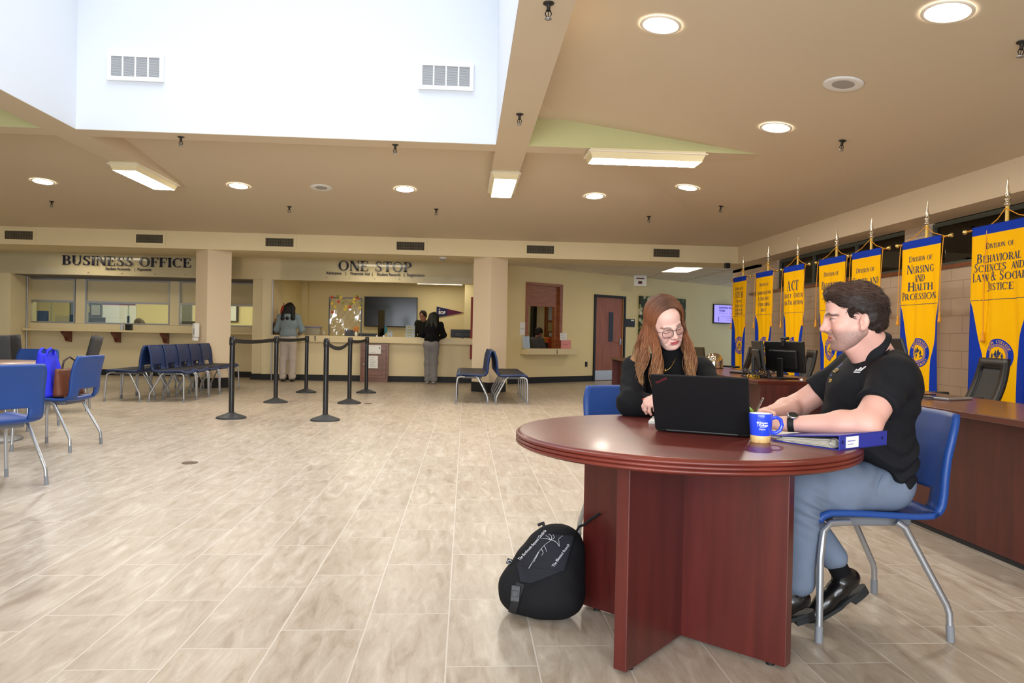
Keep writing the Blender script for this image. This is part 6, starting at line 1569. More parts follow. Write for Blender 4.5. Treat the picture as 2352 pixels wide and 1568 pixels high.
V, F = join_vf([(tf(Mh, kV), kF), (tf(Mh, hV2), hF2)]); np_obj('hair', V, F, hair_mat('brown_hair', 0, 0), man, np.concatenate([kc, hc]))
# polo shirt
SHIRT = cloth_mat('black_polo_knit', (23, 24, 29), .8, bump=.12, bscale=500)
P_ = SDF()
P_.ell((1.590, 2.77, .560), (.160, .185, .13), .04); P_.ell((1.59, 2.75, .65), (.155, .185, .13), .05); P_.ell((1.555, 2.735, .735), (.176, .188, .16), .05); P_.ell((1.565, 2.705, .885), (.156, .200, .165), .05); P_.ell((1.600, 2.70, .965), (.105, .185, .105), .05)
P_.ell((1.590, 2.70, 1.02), (.080, .115, .058), .05)
for sh, el, e_ in ((shN, elN, .60), (shF, elF, .62)):
    P_.ell(sh, (.070, .068, .070), .05); d = (el-sh)/np.linalg.norm(el-sh); he = sh+(el-sh)*e_; P_.cap(sh, he+d*.05, .072, .071, .035)
    P_.box(he+d*.105, (.10, .105, .105), .002, .004, rot=frame((0, 0, 0), d, (0, .3, 1))[:3, :3], sub=True)
P_.box((1.61-.54*.2, 2.77, .585-.84*.2), (.2, .3, .3), .002, .006, rot=frame((0, 0, 0), (-.54, 0, -.84), (0, 1, 0))[:3, :3], sub=True)
# collar ring and open neck
cen = np.array((1.582, 2.688, 1.055)); ax = V3(tf(Mh, (-.025, 0, -.06)))-NB; ax /= np.linalg.norm(ax)
P_.cap(tf(Mh, (-.02, 0, -.03)), NB+np.array((.0, 0, .0)), .063, .070, .01, sub=True)
def shirt_fold(P):
    a = .007*np.sin(P[:, 2]*95+3.2*np.sin(P[:, 0]*22+P[:, 1]*9))*sstep(.84, .62, P[:, 2])*sstep(.50, .56, P[:, 2])
    b_ = .0042*vnoise(P, 30, 8)+.0022*vnoise(P, 75, 9)
    c_ = .004*np.sin((P[:, 0]*.8+P[:, 2])*70+P[:, 1]*12)*np.exp(-((P[:, 2]-.86)/.08)**2)*sstep(2.68, 2.50, P[:, 1])*.9
    return a+b_+c_
sV, sF = P_.mesh(.0042, 2, fold=shirt_fold); shirt = np_obj('polo_shirt', sV, sF, SHIRT, man)
# collar: a folded band round the neck, open at the throat
Mc = frame((1.546, 2.686, 1.070), (-.74, .16, -.65), (-.65, .16, .74)); b = MB()
def collar(u, v):
    q = R(20)+R(320)*u; c_ = math.cos(q)
    top, drop = .024-.010*c_, .046+.014*c_
    r_ = .0655+.020*v+.005*math.sin(v*PI); z = top-drop*v*1.1
    return tuple(tf(Mc, (r_*c_*1.02, r_*math.sin(q)*1.04, z)))
b.grid(collar, 48, 6).build('collar', SHIRT, man, solid=.004)
def collar_in(u, v):
    q = R(20)+R(320)*u; r_ = .064; z = .030-.012*math.cos(q)-.07*v
    return tuple(tf(Mc, (r_*math.cos(q)*1.02, r_*math.sin(q)*1.04, z)))
MB().grid(collar_in, 48, 4).build('collar', SHIRT, man, solid=.003)
def ray_on(obj, u, v):
    d = ray(u, v).normalized(); ok, p, n, _ = obj.ray_cast(Vector((0, 0, CAMZ)), d); return (p, n) if ok else (None, None)
bpy.context.view_layer.update()
def patch(obj, u, v, polys, m, parent, name, s=1.0, off=.0012):
    """small emblem stitched on the cloth at the point seen there, lying in the cloth's own plane"""
    p, n = ray_on(obj, u, v)
    if p is None: return
    up_ = (Vector((0, 0, 1))-n*n.z).normalized(); rt = up_.cross(n); b = MB()
    for pl in polys:
        vs = []
        for x, y in pl:
            w = p+rt*x*s+up_*y*s; ok, q, nn, _ = obj.ray_cast(w+n*.05, -n); vs.append((q+nn*off) if ok else w+n*off)
        b.add(vs, [tuple(range(len(vs)))])
    b.build(name, m, parent)
GOLDT = mat('gold_thread', (222, 178, 58), .6); BLUET = mat('blue_thread', (64, 92, 176), .6); WHT = mat('white_thread', (232, 234, 240), .6)
patch(shirt, 1921, 848, [[(-.012, -.030), (.002, -.034), (.006, -.005), (.012, .03), (.0, .036), (-.002, .01), (-.010, .0)]], BLUET, man, 'emblem')
patch(shirt, 1919, 852, [[(-.024, -.002), (.014, -.008), (.024, .004), (.016, .012), (-.018, .014)]], GOLDT, man, 'emblem', off=.0022)
vs, fs = text_mesh('RCSJ', .017, 0, 'CENTER', .0006); patch(shirt, 1919, 852, [[(vs[i][0], vs[i][1]-.002) for i in f] for f in fs], mat('navy_thread', (28, 36, 80), .7), man, 'emblem_lettering', off=.003)
patch(shirt, 1907, 874, [[(-.016, -.006), (.016, -.006), (.016, .007), (-.016, .007)]], GOLDT, man, 'team_tag')
vs, fs = text_mesh('TENNIS', .0085, 0, 'CENTER', .0002); patch(shirt, 1907, 874, [[(vs[i][0], vs[i][1]-.003) for i in f] for f in fs], mat('navy_thread', (28, 36, 80), .7), man, 'tag_lettering', off=.003)
patch(shirt, 1973, 850, [[(-.018, -.004), (-.010, -.004), (-.007, .003), (-.013, .006)], [(-.008, -.004), (.0, -.004), (.007, .012), (.0, .015)], [(.002, -.004), (.010, -.004), (.020, .020), (.014, .023)], [(-.018, -.012), (.010, -.012), (.010, -.007), (-.018, -.007)]], WHT, man, 'brand_mark')
# trousers
TROU = cloth_mat('grey_blue_twill', (112, 124, 144), .88, bump=.15, bscale=420, var=.03, vscale=30)
T_ = SDF(); T_.ell((1.635, 2.785, .550), (.105, .17, .095), .05)
for h_, k_, a_, e_ in zip(hips, knees, anks, (1.0, .96)):
    T_.cap(h_, h_+(k_-h_)*.55, .097, .090, .05); T_.cap(h_+(k_-h_)*.55, k_, .090, .076, .04); T_.ell(k_+np.array((-.005, 0, .0)), (.074, .074, .078), .04); en = k_+(a_-k_)*e_; T_.cap(k_, en, .072, .056, .035)
def trou_fold(P):
    f = .0045*vnoise(P, 26, 1)+.0022*vnoise(P, 60, 2)
    kn = np.exp(-((P[:, 0]-1.29)/.06)**2-((P[:, 2]-.47)/.07)**2); f += .006*np.sin(P[:, 2]*150+P[:, 0]*70)*kn
    f += .005*np.sin((P[:, 2]*.7-P[:, 0])*85)*np.exp(-((P[:, 0]-1.58)/.10)**2)*sstep(.55, .60, P[:, 2])
    return f
tV, tF = T_.mesh(.0048, 2, fold=trou_fold); trou = np_obj('trousers', tV, tF, TROU, man)
# pocket seam as a fine welt on the near hip
pts = []
for k in range(9):
    p, n = None, None; u_, v_ = 2028-(2028-2012)*math.sin(k/8*PI/2)-0*k, 1092+k/8*46
    bpy.context.view_layer.update(); d_ = ray(u_, v_).normalized(); ok, p, n, _ = trou.ray_cast(Vector((0, 0, CAMZ)), d_)
    if ok: pts.append(p+n*.001)
if len(pts) > 3: MB().tube(pts, .0022, 6).build('pocket_seam', TROU, man)
# socks and shoes
SOCK = cloth_mat('black_sock', (16, 16, 19), .9); SHOE = mat('black_leather', (17, 17, 19), .25, coat=.3); SOLE = mat('black_rubber_sole', (38, 40, 42), .6)
def shoe(M, parent):
    """M: shoe space, x towards the toe, z up, heel at the origin on the ground"""
    q = SDF(); q.chain([tf(M, p) for p in ((.035, 0, .062), (.10, 0, .055), (.17, 0, .040), (.235, .004, .030))], (.036, .039, .040, .034), .02, flat=.9); q.ell(tf(M, (.262, .006, .026)), (.030, .030, .022), .02)
    q.cap(tf(M, (.045, 0, .075)), tf(M, (.06, 0, .10)), .036, .038, .02); q.cap(tf(M, (.058, 0, .097)), tf(M, (.068, 0, .15)), .030, .036, .006, sub=True)
    q.box(tf(M, (.14, 0, -.022)), (.2, .09, .032), .002, .004, rot=M[:3, :3], sub=True)
    V, F = q.mesh(.0035, 2, fold=lambda P: .0008*vnoise(P, 90, 3)); np_obj('shoe', V, F, SHOE, parent)
    b = MB(); out = []
    for k in range(28):
        a = 2*PI*k/28; c, s = math.cos(a), math.sin(a); x = .142+.146*c; y = (.041 if c > -.2 else .036)*math.copysign(abs(s)**.7, s)*(1-.12*(c < 0)); out.append((x, y))
    n = len(out); vs = [tuple(tf(M, (x, y, 0 if x > .09 or False else 0))) for x, y in out]+[tuple(tf(M, (x, y, .014))) for x, y in out]
    b.add(vs, [(i, (i+1) % n, n+(i+1) % n, n+i) for i in range(n)]+[tuple(range(n-1, -1, -1)), tuple(range(n, 2*n))])
    hv = [(x, y) for x, y in out if x < .085]; hv = sorted(hv, key=lambda p: math.atan2(p[1], p[0]-.05)); n = len(hv)
    vs = [tuple(tf(M, (x, y, -.020))) for x, y in hv]+[tuple(tf(M, (x, y, .002))) for x, y in hv]; b.add(vs, [(i, (i+1) % n, n+(i+1) % n, n+i) for i in range(n)]+[tuple(range(n-1, -1, -1)), tuple(range(n, 2*n))])
    b.build('sole', SOLE, parent)
MS1 = frame((1.600, 2.775, .125), (-.85, -.06, -.50), (-.45, 0, .85)); shoe(MS1, man)
MS2 = frame((1.325, 2.645, .075), (-.955, .02, -.26), (-.2, 0, 1)); shoe(MS2, man)
for a_, m_ in ((anks[1]+np.array((-.02, 0, .03)), MS1), (anks[0]+np.array((0, 0, .02)), MS2)):
    b = SDF(); b.cap(a_, tf(m_, (.060, 0, .085)), .040, .037, .01); V, F = b.mesh(.004, 2); np_obj('sock', V, F, SOCK, man)
# wristwatch on the near wrist: a thing worn, kept as a part of the figure
STEEL = mat('watch_steel', (198, 200, 204), .2, metal=1.0)
def ring_band(c, ax_, r, w, th, m, name, parent, sc=.88):
    ax_ = Vector(ax_).normalized(); u = (Vector((0, 0, 1))-ax_*ax_.z).normalized(); v = ax_.cross(u); b = MB(); vs = []; n = 30
    for k in range(n):
        q = 2*PI*k/n; d = u*math.cos(q)*sc+v*math.sin(q)
        for rr_, t in ((r, -w/2), (r+th, -w/2), (r+th, w/2), (r, w/2)): vs.append(Vector(c)+d*rr_+ax_*t)
    b.add(vs, [(k*4+j, k*4+(j+1) % 4, ((k+1) % n)*4+(j+1) % 4, ((k+1) % n)*4+j) for k in range(n) for j in range(4)], smooth=False); return b.build(name, m, parent)
wc_ = wrN-dN*.012; ring_band(wc_, dN, .0305, .022, .003, mat('watch_strap', (22, 22, 24), .6), 'watch_strap', man)
w = Vector(wc_)+Vector((-.1, -.45, .9)).normalized()*.031; Mw = Matrix.Translation(w) @ Vector((-.1, -.45, .9)).to_track_quat('Z', 'Y').to_matrix().to_4x4()
MB().lathe([(.001, 0), (.019, 0), (.020, .004), (.018, .008), (.0165, .009)], 28, M=Mw).build('watch_case', STEEL, man); MB().lathe([(.001, .0085), (.0165, .0088)], 28, M=Mw).build('watch_dial', mat('watch_dial', (24, 26, 30), .15), man)
nails('fingernail', tipsN, NAILP, man, (0, -.2, 1)); nails('fingernail', tipsF, NAILP, man, (-.3, .3, 1))
# pen in the far hand, and its own thing
pa, pb_ = np.array(tipsF[0][0]), tf(MF, np.array((.045, .042, .055)))
t0 = V3(tipsF[0][0])+np.array((-.005, -.008, -.004)); t1 = V3(at_y(1753, 914, 2.735)); t0 = V3(at_y(1733, 952, 2.765)); dd = (t1-t0)/np.linalg.norm(t1-t0); t0 = t1-dd*.135
t = thing('pen', 'silver and black pen held upright in the writing hand', 'pen', (0, 0, 0))
MB().cyl(t0, t0+dd*.012, .0008, .0035, 10).build('tip', STEEL, t); MB().cyl(t0+dd*.012, t0+dd*.06, .0045, .0048, 12).build('grip', BLACKP, t); MB().cyl(t0+dd*.06, t1, .0048, .0046, 12).build('barrel', STEEL, t)
e = Vector(dd).orthogonal().normalized(); MB().tube([Vector(t1)-Vector(dd)*.004, Vector(t1)+e*.007-Vector(dd)*.002, Vector(t1)+e*.0075-Vector(dd)*.035], .0014, 6).build('clip', STEEL, t)
tag(MB().tube([V3(at_y(1712, 940, 2.78)), V3(at_y(1722, 938, 2.76)), V3(at_y(1728, 944, 2.74))], .006, 8).build('green_lanyard', mat('lime_green', (120, 170, 40), .5)), 'bit of lime green band showing between laptop and hand', 'band')

# ================================================================== THE SEATED WOMAN
SKINW = (232, 188, 174); SKIN_W = skin_mat('skin_fair_woman', SKINW)
wom = thing('person', 'seated woman with long auburn hair and glasses, in black, looking down at the table', 'person', (0, 0, 0))
WS = .925
wf = Vector((.20, -.905, -.375)).normalized(); Mw_ = frame((0, 0, 0), wf, (-.30, -.10, .95), WS)
eye = V3(at_y(1546, 757, 3.16)); Mw_[:3, 3] = eye-Mw_[:3, :3] @ np.array((.090, 0, -.002))
hs = head_sdf(True, smile=.35, closed=True, jaw=.95, ear=True, nose=.985); hV, hF = hs.mesh(.0019, 2); hC = head_colors(hV, SKINW, True, 0, lip=(198, 92, 98), brow=(88, 60, 46), closed=True, blush=.55, lash=(52, 36, 32))
S = SDF(); NBw = np.array((.950, 3.315, 1.0)); S.cap(tf(Mw_, (-.022, 0, -.06)), NBw, .050, .056, .02)
shR, elR, wrR = np.array((.795, 3.335, .950)), np.array((.738, 3.185, .802)), np.array((.985, 3.085, .792))
shL, elL, wrL = np.array((1.095, 3.335, .945)), np.array((1.125, 3.150, .805)), np.array((.872, 3.035, .846))
S.ell((.945, 3.38, .86), (.12, .085, .14), .04); S.ell((.935, 3.46, .66), (.125, .10, .16), .05)
for sh, el, wr in ((shR, elR, wrR), (shL, elL, wrL)): S.cap(sh, el, .042, .037, .03); S.cap(el, wr, .036, .024, .02)
MR_ = frame(wrR+np.array((.008, -.003, 0)), (.93, -.35, -.02), (0, 0, 1), .9); hand_sdf(S, MR_, (.35, .4, .45, .5), .05, (.2, .3), 1, .9)
ML_ = frame(wrL+np.array((-.006, -.004, .002)), (-.90, -.30, -.12), (-.12, -.35, .95), .92); tipsL = hand_sdf(S, ML_, (.62, .70, .74, .8), .07, (.2, .25), -1, .92)
hp = [np.array((.86, 3.52, .53)), np.array((1.02, 3.52, .53))]; kn = [np.array((.84, 3.12, .52)), np.array((1.02, 3.10, .52))]; an = [np.array((.85, 3.14, .09)), np.array((1.02, 3.12, .09))]
for h_, k_, a_ in zip(hp, kn, an): S.cap(h_, k_, .066, .05, .04); S.cap(k_, a_, .046, .032, .03)
bV, bF = S.mesh(.0035, 2); bC = np.tile(lin(SKINW), (len(bV), 1)); hh = (.5+.5*vnoise(bV, 60, 5))[:, None]*.08; bC = bC*(1-hh)+hh*lin((220, 150, 140))
V, F = join_vf([(tf(Mw_, hV), hF), (bV, bF)]); np_obj('body', V, F, SKIN_W, wom, np.concatenate([hC, bC]))
nails('painted_fingernail', tipsL, mat('coral_polish', (232, 84, 58), .2), wom, tuple(ML_[:3, 2]))
# turtleneck, blazer, trousers, shoes
KNIT = cloth_mat('black_rib_knit', (17, 17, 19), .9, bump=.25, bscale=260, stretch=(1, 1, .15)); BLAZ = cloth_mat('black_blazer_cloth', (21, 21, 24), .85, bump=.1, bscale=420)
q = SDF(); q.cap(tf(Mw_, (-.020, 0, -.085)), NBw, .056, .064, .01); q.ell((.948, 3.315, .96), (.11, .085, .07), .04); q.ell((.945, 3.335, .86), (.125, .10, .15), .05); q.ell((.938, 3.43, .68), (.13, .115, .17), .05)
V, F = q.mesh(.004, 2, fold=lambda P: .0016*np.sin((P[:, 2]*.9+P[:, 1]*.4)*190)*np.exp(-((P[:, 2]-1.005)/.035)**2)+.0012*vnoise(P, 60, 3)); np_obj('turtleneck', V, F, KNIT, wom)
q = SDF(); q.ell((.945, 3.395, .87), (.172, .105, .165), .05); q.ell((.938, 3.46, .66), (.165, .125, .16), .06)
for sh, el, wr, e_ in ((shR, elR, wrR, .92), (shL, elL, wrL, .90)):
    q.ell(sh, (.062, .060, .058), .03); q.cap(sh, el, .062, .056, .03); q.ell(el, (.057, .056, .054), .02); q.cap(el, el+(wr-el)*e_, .054, .041, .025)
q.ell((.950, 3.245, .90), (.052, .10, .18), .02, sub=True); q.cap(NBw+np.array((0, .0, -.06)), NBw+np.array((0, 0, .15)), .060, .085, .012, sub=True)
def blz(P): return .0035*vnoise(P, 32, 4)+.0016*vnoise(P, 80, 5)+.003*np.sin(P[:, 2]*120+P[:, 0]*60)*np.exp(-((P[:, 0]-.74)/.07)**2-((P[:, 2]-.85)/.06)**2)
V, F = q.mesh(.0042, 2, fold=blz); np_obj('blazer', V, F, BLAZ, wom)
q = SDF()
for h_, k_, a_ in zip(hp, kn, an): q.cap(h_, k_, .082, .064, .05); q.cap(k_, a_, .060, .046, .03)
q.ell((.94, 3.52, .54), (.16, .11, .09), .05); V, F = q.mesh(.007, 2); np_obj('trousers', V, F, BLAZ, wom)
q = SDF()
for a_ in an: q.chain([a_+np.array((0, .03, -.05)), a_+np.array((0, -.06, -.055)), a_+np.array((0, -.14, -.065))], (.035, .034, .024), .02)
V, F = q.mesh(.006, 2); np_obj('shoes', V, F, SHOE, wom)
# glasses in head space
GLF = mat('dark_teal_frame', (46, 56, 58), .3, coat=.3)
def rim(s):
    pts = []
    for k in range(28):
        a = 2*PI*k/28; c, sn = math.cos(a), math.sin(a); e = .62
        y = s*(.0335+.0262*math.copysign(abs(c)**e, c)); z = -.008+.0205*math.copysign(abs(sn)**e, sn)*(1.0 if sn > 0 else .95)
        x = .1085-.25*max(0, abs(y)-.02)**1.15*1.6; pts.append(tf(Mw_, (x, y, z)))
    return pts
b = MB()
for s in (-1, 1): b.tube(rim(s), .0013, 6, closed=True)
b.tube([tf(Mw_, (.1085, -.0085, .000)), tf(Mw_, (.112, 0, .003)), tf(Mw_, (.1085, .0085, .000))], .0014, 6)
for s in (-1, 1): b.tube([tf(Mw_, p) for p in ((.093, s*.0595, .003), (.086, s*.071, .003), (.03, s*.0775, .003), (-.012, s*.077, .002), (-.03, s*.074, -.02))], .0013, 6)
g_ = b.build('glasses', GLF, wom)
b = MB()
for s in (-1, 1): pts = rim(s); b.add(pts, [tuple(range(len(pts)))])
b.build('lens', glass('spectacle_lens', (255, 255, 255), .035), g_)
# long wavy hair: locks combed from a centre parting, falling over the shoulders to the chest
rs = np.random.default_rng(21); paths, cols, nn = [], [], []
RT, MIDC, ENDC = lin((104, 72, 56)), lin((136, 84, 54)), lin((186, 146, 102))
def ellp(a, lat, k):
    """skull point in head space: a = front-back position of the parting, lat = angle from the parting down the side"""
    return np.array((a*math.cos(lat*.35), 0, 0))
def strand(a, side, lay, ph, length, drop_front, seed):
    r_ = np.random.default_rng(seed); P = []
    c = np.array((-.012, .006, .034)); R_ = np.array((.104, .083, .092))*lay
    x0 = a; nx = (x0-c[0])/R_[0]; nx = max(-.97, min(.97, nx)); rho = math.sqrt(1-nx*nx)
    for k in range(9):
        t = k/8; ang = t*R(104 if a > .0 else 98)
        xx = x0-(.030*t*t if a > .04 else .010*t*t)
        nx2 = (xx-c[0])/R_[0]; rho2 = math.sqrt(max(.05, 1-nx2*nx2)); rho_ = max(rho, .30)*.35+rho2*.65
        P.append(np.array((xx, c[1]+side*R_[1]*rho_*math.sin(ang)*1.02, c[2]+R_[2]*rho_*math.cos(ang))))
    W = [tf(Mw_, p) for p in P]; base = W[-1]; out = []
    dirw = (W[-1]-W[-2]); dirw /= np.linalg.norm(dirw); v = dirw*.02; p = base.copy(); n = 18
    rt = Mw_[:3, 1]*side; rt = np.array((rt[0], rt[1], 0)); rt /= np.linalg.norm(rt); fw = np.array((wf.x, wf.y, 0)); fw /= np.linalg.norm(fw)
    step = length/n
    for k in range(n):
        t = (k+1)/n; tgt = np.array((0, 0, -1.0))+rt*((.10 if a > .0 else .26)*math.sin(t*2.4)-(.10*t if a > 0 else 0))+fw*(drop_front*(.55-.5*t))+rt*.05*(r_.normal())
        wav = math.sin(t*12+ph)*float(sstep(.12, .6, np.array(t))); d = tgt/np.linalg.norm(tgt)+rt*wav*.42+fw*math.cos(t*12+ph)*.30*float(sstep(.12, .6, np.array(t)))
        v = v*.45+d*.55*step/np.linalg.norm(d)*1.05; v *= step/np.linalg.norm(v); p = p+v; q = p.copy()
        # keep locks outside shoulders and chest
        for cc, rr_ in ((shR, .068), (shL, .068), ((shR+elR)/2, .064), ((shL+elL)/2, .064), (np.array((.945, 3.37, .88)), .135)):
            e = q-cc; L = np.linalg.norm(e)
            if L < rr_: q = cc+e/L*rr_
        p = q; out.append(q.copy())
    return np.array(W+out)
cnt = 0
for i in range(4200):
    side = 1 if rs.random() < .5 else -1
    a = rs.uniform(-.100, .066); lay = rs.uniform(1.0, 1.10)+.03*(a < -.02)
    if a > .055: lay = rs.uniform(1.02, 1.08)
    df = 1.05 if a > .0 else (.25 if a > -.05 else -.35)
    P = strand(a, side, lay, rs.normal()*.25+side*.8+a*22+round(rs.random()*3)*.7, rs.uniform(.22, .315)+(.03 if a > 0 else .0), df+rs.normal()*.18, 1000+i)
    m_ = len(P); t = np.linspace(0, 1, m_); r_ = .0015*np.minimum(1, .35+2.2*t)*np.where(t > .75, 1-.8*(t-.75)/.25, 1)*rs.uniform(.65, 1.25)
    paths.append((P, r_)); f = rs.normal()*.13; bl = (1-sstep(.0, .25, t))[:, None]; en = sstep(.55, 1.0, t+f*.8)[:, None]*rs.uniform(.35, 1)
    col = MIDC*(1+f); col = RT*bl*(1)+col*(1-bl); col = col*(1-en)+ENDC*(1+f)*en; cols.append(np.repeat(col, 3, axis=0))
hV2, hF2 = tube_mesh(paths, 3)
cap_ = SDF(); cap_.ell((-.014, .004, .034), (.101, .081, .090), .02); cap_.ell((-.045, 0, -.03), (.060, .072, .08), .03); cap_.ell((.105, 0, -.015), (.075, .068, .082), .01, sub=True); cap_.ell((.07, 0, -.085), (.08, .09, .06), .01, sub=True)
kV, kF = cap_.mesh(.004, 2); kc = np.tile(lin((96, 60, 42)), (len(kV), 1)); part = np.exp(-((kV[:, 1]-.006)/.0018)**2)*(kV[:, 2] > .07); kc = kc*(1-part[:, None])+lin((206, 168, 150))*part[:, None]
V, F = join_vf([(tf(Mw_, kV), kF), (hV2, hF2)]); np_obj('hair', V, F, hair_mat('auburn_hair', 0, 0), wom, np.concatenate([kc, np.concatenate(cols)]))
# necklace, lying on the knit
bpy.context.view_layer.update(); kn_ = [o for o in wom.children if o.name.startswith('turtleneck')][0]; pts = []
for k in range(21):
    f = k/20; u_ = 1504+(1553-1504)*f; v_ = 818+(850-818)*(1-(2*f-1.02)**2); p, n = ray_on(kn_, u_, v_)
    if p is not None: pts.append(p+n*.0015)
GCH = mat('gold_chain', (236, 200, 110), .2, metal=1.0)
if len(pts) > 3: MB().tube(pts, .0011, 5).build('necklace', GCH, wom)
p, n = ray_on(kn_, 1528, 851)
if p is not None: MB().lathe([(.001, .0), (.006, .004), (.0065, .010), (.003, .017), (.001, .019)], 12, tuple(p+n*.004-Vector((0, 0, .008)))).build('pendant', GCH, wom)
# ================================================================== PEOPLE FURTHER AWAY
def far_person(label, loc, rz, hgt, skin, hairc, hair_len, top, bottom, shoe, arms, lean=0.0, seated=False, hood=False, bun=False, glasses=False, stance=.09, sleeve=1.0, ankle=False, wide=1.0):
    """figure in its own space facing +x, feet at the origin; arms = (elbow, wrist) for the left, mirrored or given for the right"""
    t = thing('person', label, 'person', loc, rz); k = hgt/1.70
    sm = skin_mat('skin_%d_%d' % (skin[0], skin[2]), skin)
    hz = .52 if seated else .90; dz = hz-.90
    Rl = np.array(Matrix.Rotation(lean, 3, 'Y'))
    def U(p): p = np.array(p, float); return (np.array((0, 0, .92)) + Rl @ (p-np.array((0, 0, .92))) + np.array((0, 0, dz)))*k
    def Lg(p): return np.array(p, float)*k
    hips = [Lg((0, s*.085, hz)) for s in (1, -1)]
    if seated: knees = [Lg((.42, s*.10, hz)) for s in (1, -1)]; anks = [Lg((.42, s*.10, .09)) for s in (1, -1)]
    else: knees = [Lg((.015, s*stance, .49)) for s in (1, -1)]; anks = [Lg((-.02, s*stance, .085)) for s in (1, -1)]
    sh = [U((0, s*.165*wide, 1.385)) for s in (1, -1)]
    el = [U(a[0]) for a in arms]; wr = [U(a[1]) for a in arms]
    Mh = frame(U((.045, 0, 1.575)), Rl @ np.array((.97, 0, -.22)), Rl @ np.array((.2, 0, 1)), .97*k)
    h = head_sdf(True); hV, hF = h.mesh(.005, 1); hC = head_colors(hV, skin, True, lip=tuple(int(c*.75) for c in skin), brow=tuple(int(c*.5) for c in hairc))
    S = SDF(); S.cap(tf(Mh, (-.022, 0, -.06)), U((0, 0, 1.43)), .052*k, .058*k, .02); S.ell(U((0, 0, 1.22)), np.array((.10, .14, .18))*k, .05); S.ell(U((0, 0, 1.0)), np.array((.10, .14, .12))*k, .05)
    for i in range(2):
        S.cap(sh[i], el[i], .042*k, .037*k, .03); S.cap(el[i], wr[i], .036*k, .025*k, .02); S.cap(hips[i], knees[i], .07*k, .05*k, .04); S.cap(knees[i], anks[i], .046*k, .034*k, .03)
        d = wr[i]-el[i]; d /= np.linalg.norm(d); hand_sdf(S, frame(wr[i], d, (0, 0, 1), .92*k), (.3, .35, .4, .45), .05, (.2, .3), 1 if i == 1 else -1, .92*k)
        S.cap(anks[i], anks[i]+np.array((.10, 0, -.045))*k, .032*k, .028*k, .02)
    bV, bF = S.mesh(.006, 1); V, F = join_vf([(tf(Mh, hV), hF), (bV, bF)]); np_obj('body', V, F, sm, t, np.concatenate([hC, np.tile(lin(skin), (len(bV), 1))]))
    q = SDF(); q.ell(U((0, 0, 1.24)), np.array((.128, .178*wide, .19))*k, .05); q.ell(U((0, 0, 1.02)), np.array((.135, .170*wide, .15))*k, .06); q.ell(U((-.005, 0, 1.38)), np.array((.085, .13, .06))*k, .05)
    for i in range(2):
        q.ell(sh[i], .066*k, .05); q.cap(sh[i], el[i], .066*k, .062*k, .04); q.ell(el[i], .060*k, .03); q.cap(el[i], el[i]+(wr[i]-el[i])*sleeve*.94, .060*k, .042*k, .03)
    if hood: q.ell(U((-.075, 0, 1.405)), np.array((.055, .10, .062))*k, .03); q.cap(U((.04, .07, 1.42)), U((-.05, .085, 1.42)), .03*k, .035*k, .03); q.cap(U((.04, -.07, 1.42)), U((-.05, -.085, 1.42)), .03*k, .035*k, .03)
    else: q.cap(U((0, 0, 1.40)), U((.01, 0, 1.455)), .068*k, .062*k, .02)
    V, F = q.mesh(.0075, 1, fold=lambda P: .006*vnoise(P, 28, 2)+.005*np.sin(P[:, 2]*70+P[:, 1]*14)*sstep(1.12*k, .95*k, P[:, 2]-dz*k)*(.4 if seated else 1)); np_obj('top', V, F, top, t)
    q = SDF(); q.ell(Lg((-.01, 0, hz)), np.array((.118, .165*wide, .13))*k, .05)
    for i in range(2): q.cap(hips[i]+np.array((-.01, 0, 0)), knees[i], .098*k, .082*k, .05); q.cap(knees[i], anks[i]+np.array((0, 0, .02))*k, .082*k, .076*k, .04)
    V, F = q.mesh(.0085, 1, fold=lambda P: .005*vnoise(P, 26, 6)+.004*np.sin(P[:, 2]*60+P[:, 1]*30)*sstep(.4, .1, P[:, 2])); np_obj('trousers', V, F, bottom, t)
    q = SDF()
    for i in range(2): a = anks[i]; q.chain([a+np.array((-.035, 0, -.045))*k, a+np.array((.05, 0, -.045))*k, a+np.array((.15, 0, -.055))*k], (.036*k, .036*k, .026*k), .02, flat=.85); q.box(a+np.array((.055, 0, -.10))*k, np.array((.17, .07, .024))*k, .002, .004, sub=True)
    V, F = q.mesh(.006, 1); np_obj('shoes', V, F, shoe, t)
    q = SDF(); q.ell((-.012, 0, .040), (.108, .087, .094), .02); q.ell((-.05, 0, -.03), (.066, .076, .07), .03)
    if hair_len:
        for y in (-.06, 0, .06): q.cap((-.060, y, .0), (-.085, y*1.9, -hair_len), .062, .044, .05)
        for s in (1, -1): q.cap((-.01, s*.078, .0), (-.035, s*.125, -hair_len*.85), .040, .030, .04)
    if bun: q.ell((-.105, 0, .05), (.04, .042, .04), .015)
    q.ell((.115, 0, -.02), (.085, .075, .095), .012, sub=True)
    if not hair_len: q.ell((.06, 0, -.09), (.11, .1, .07), .012, sub=True)
    kV, kF = q.mesh(.0055, 1, fold=lambda P: .002*np.sin(np.arctan2(P[:, 1], P[:, 0]+.02)*30+P[:, 2]*18)+.004*vnoise(P, 50, 3)); kc = np.tile(lin(hairc), (len(kV), 1))*(1+.15*np.sin(np.arctan2(kV[:, 1], kV[:, 0]+.02)*50))[:, None]
    np_obj('hair', tf(Mh, kV), kF, MATS['auburn_hair'], t, kc)
    if glasses:
        b = MB()
        for s in (-1, 1): b.tube([tf(Mh, (.106-.004*abs(math.cos(a)), s*.033+.024*math.cos(a), -.004+.017*math.sin(a))) for a in [PI*j/8 for j in range(16)]], .002, 5, closed=True); b.tube([tf(Mh, (.10, s*.058, .0)), tf(Mh, (-.01, s*.078, .0))], .002, 5)
        b.tube([tf(Mh, (.107, -.010, .0)), tf(Mh, (.107, .010, .0))], .002, 5); b.build('glasses', GLF, t)
    return t
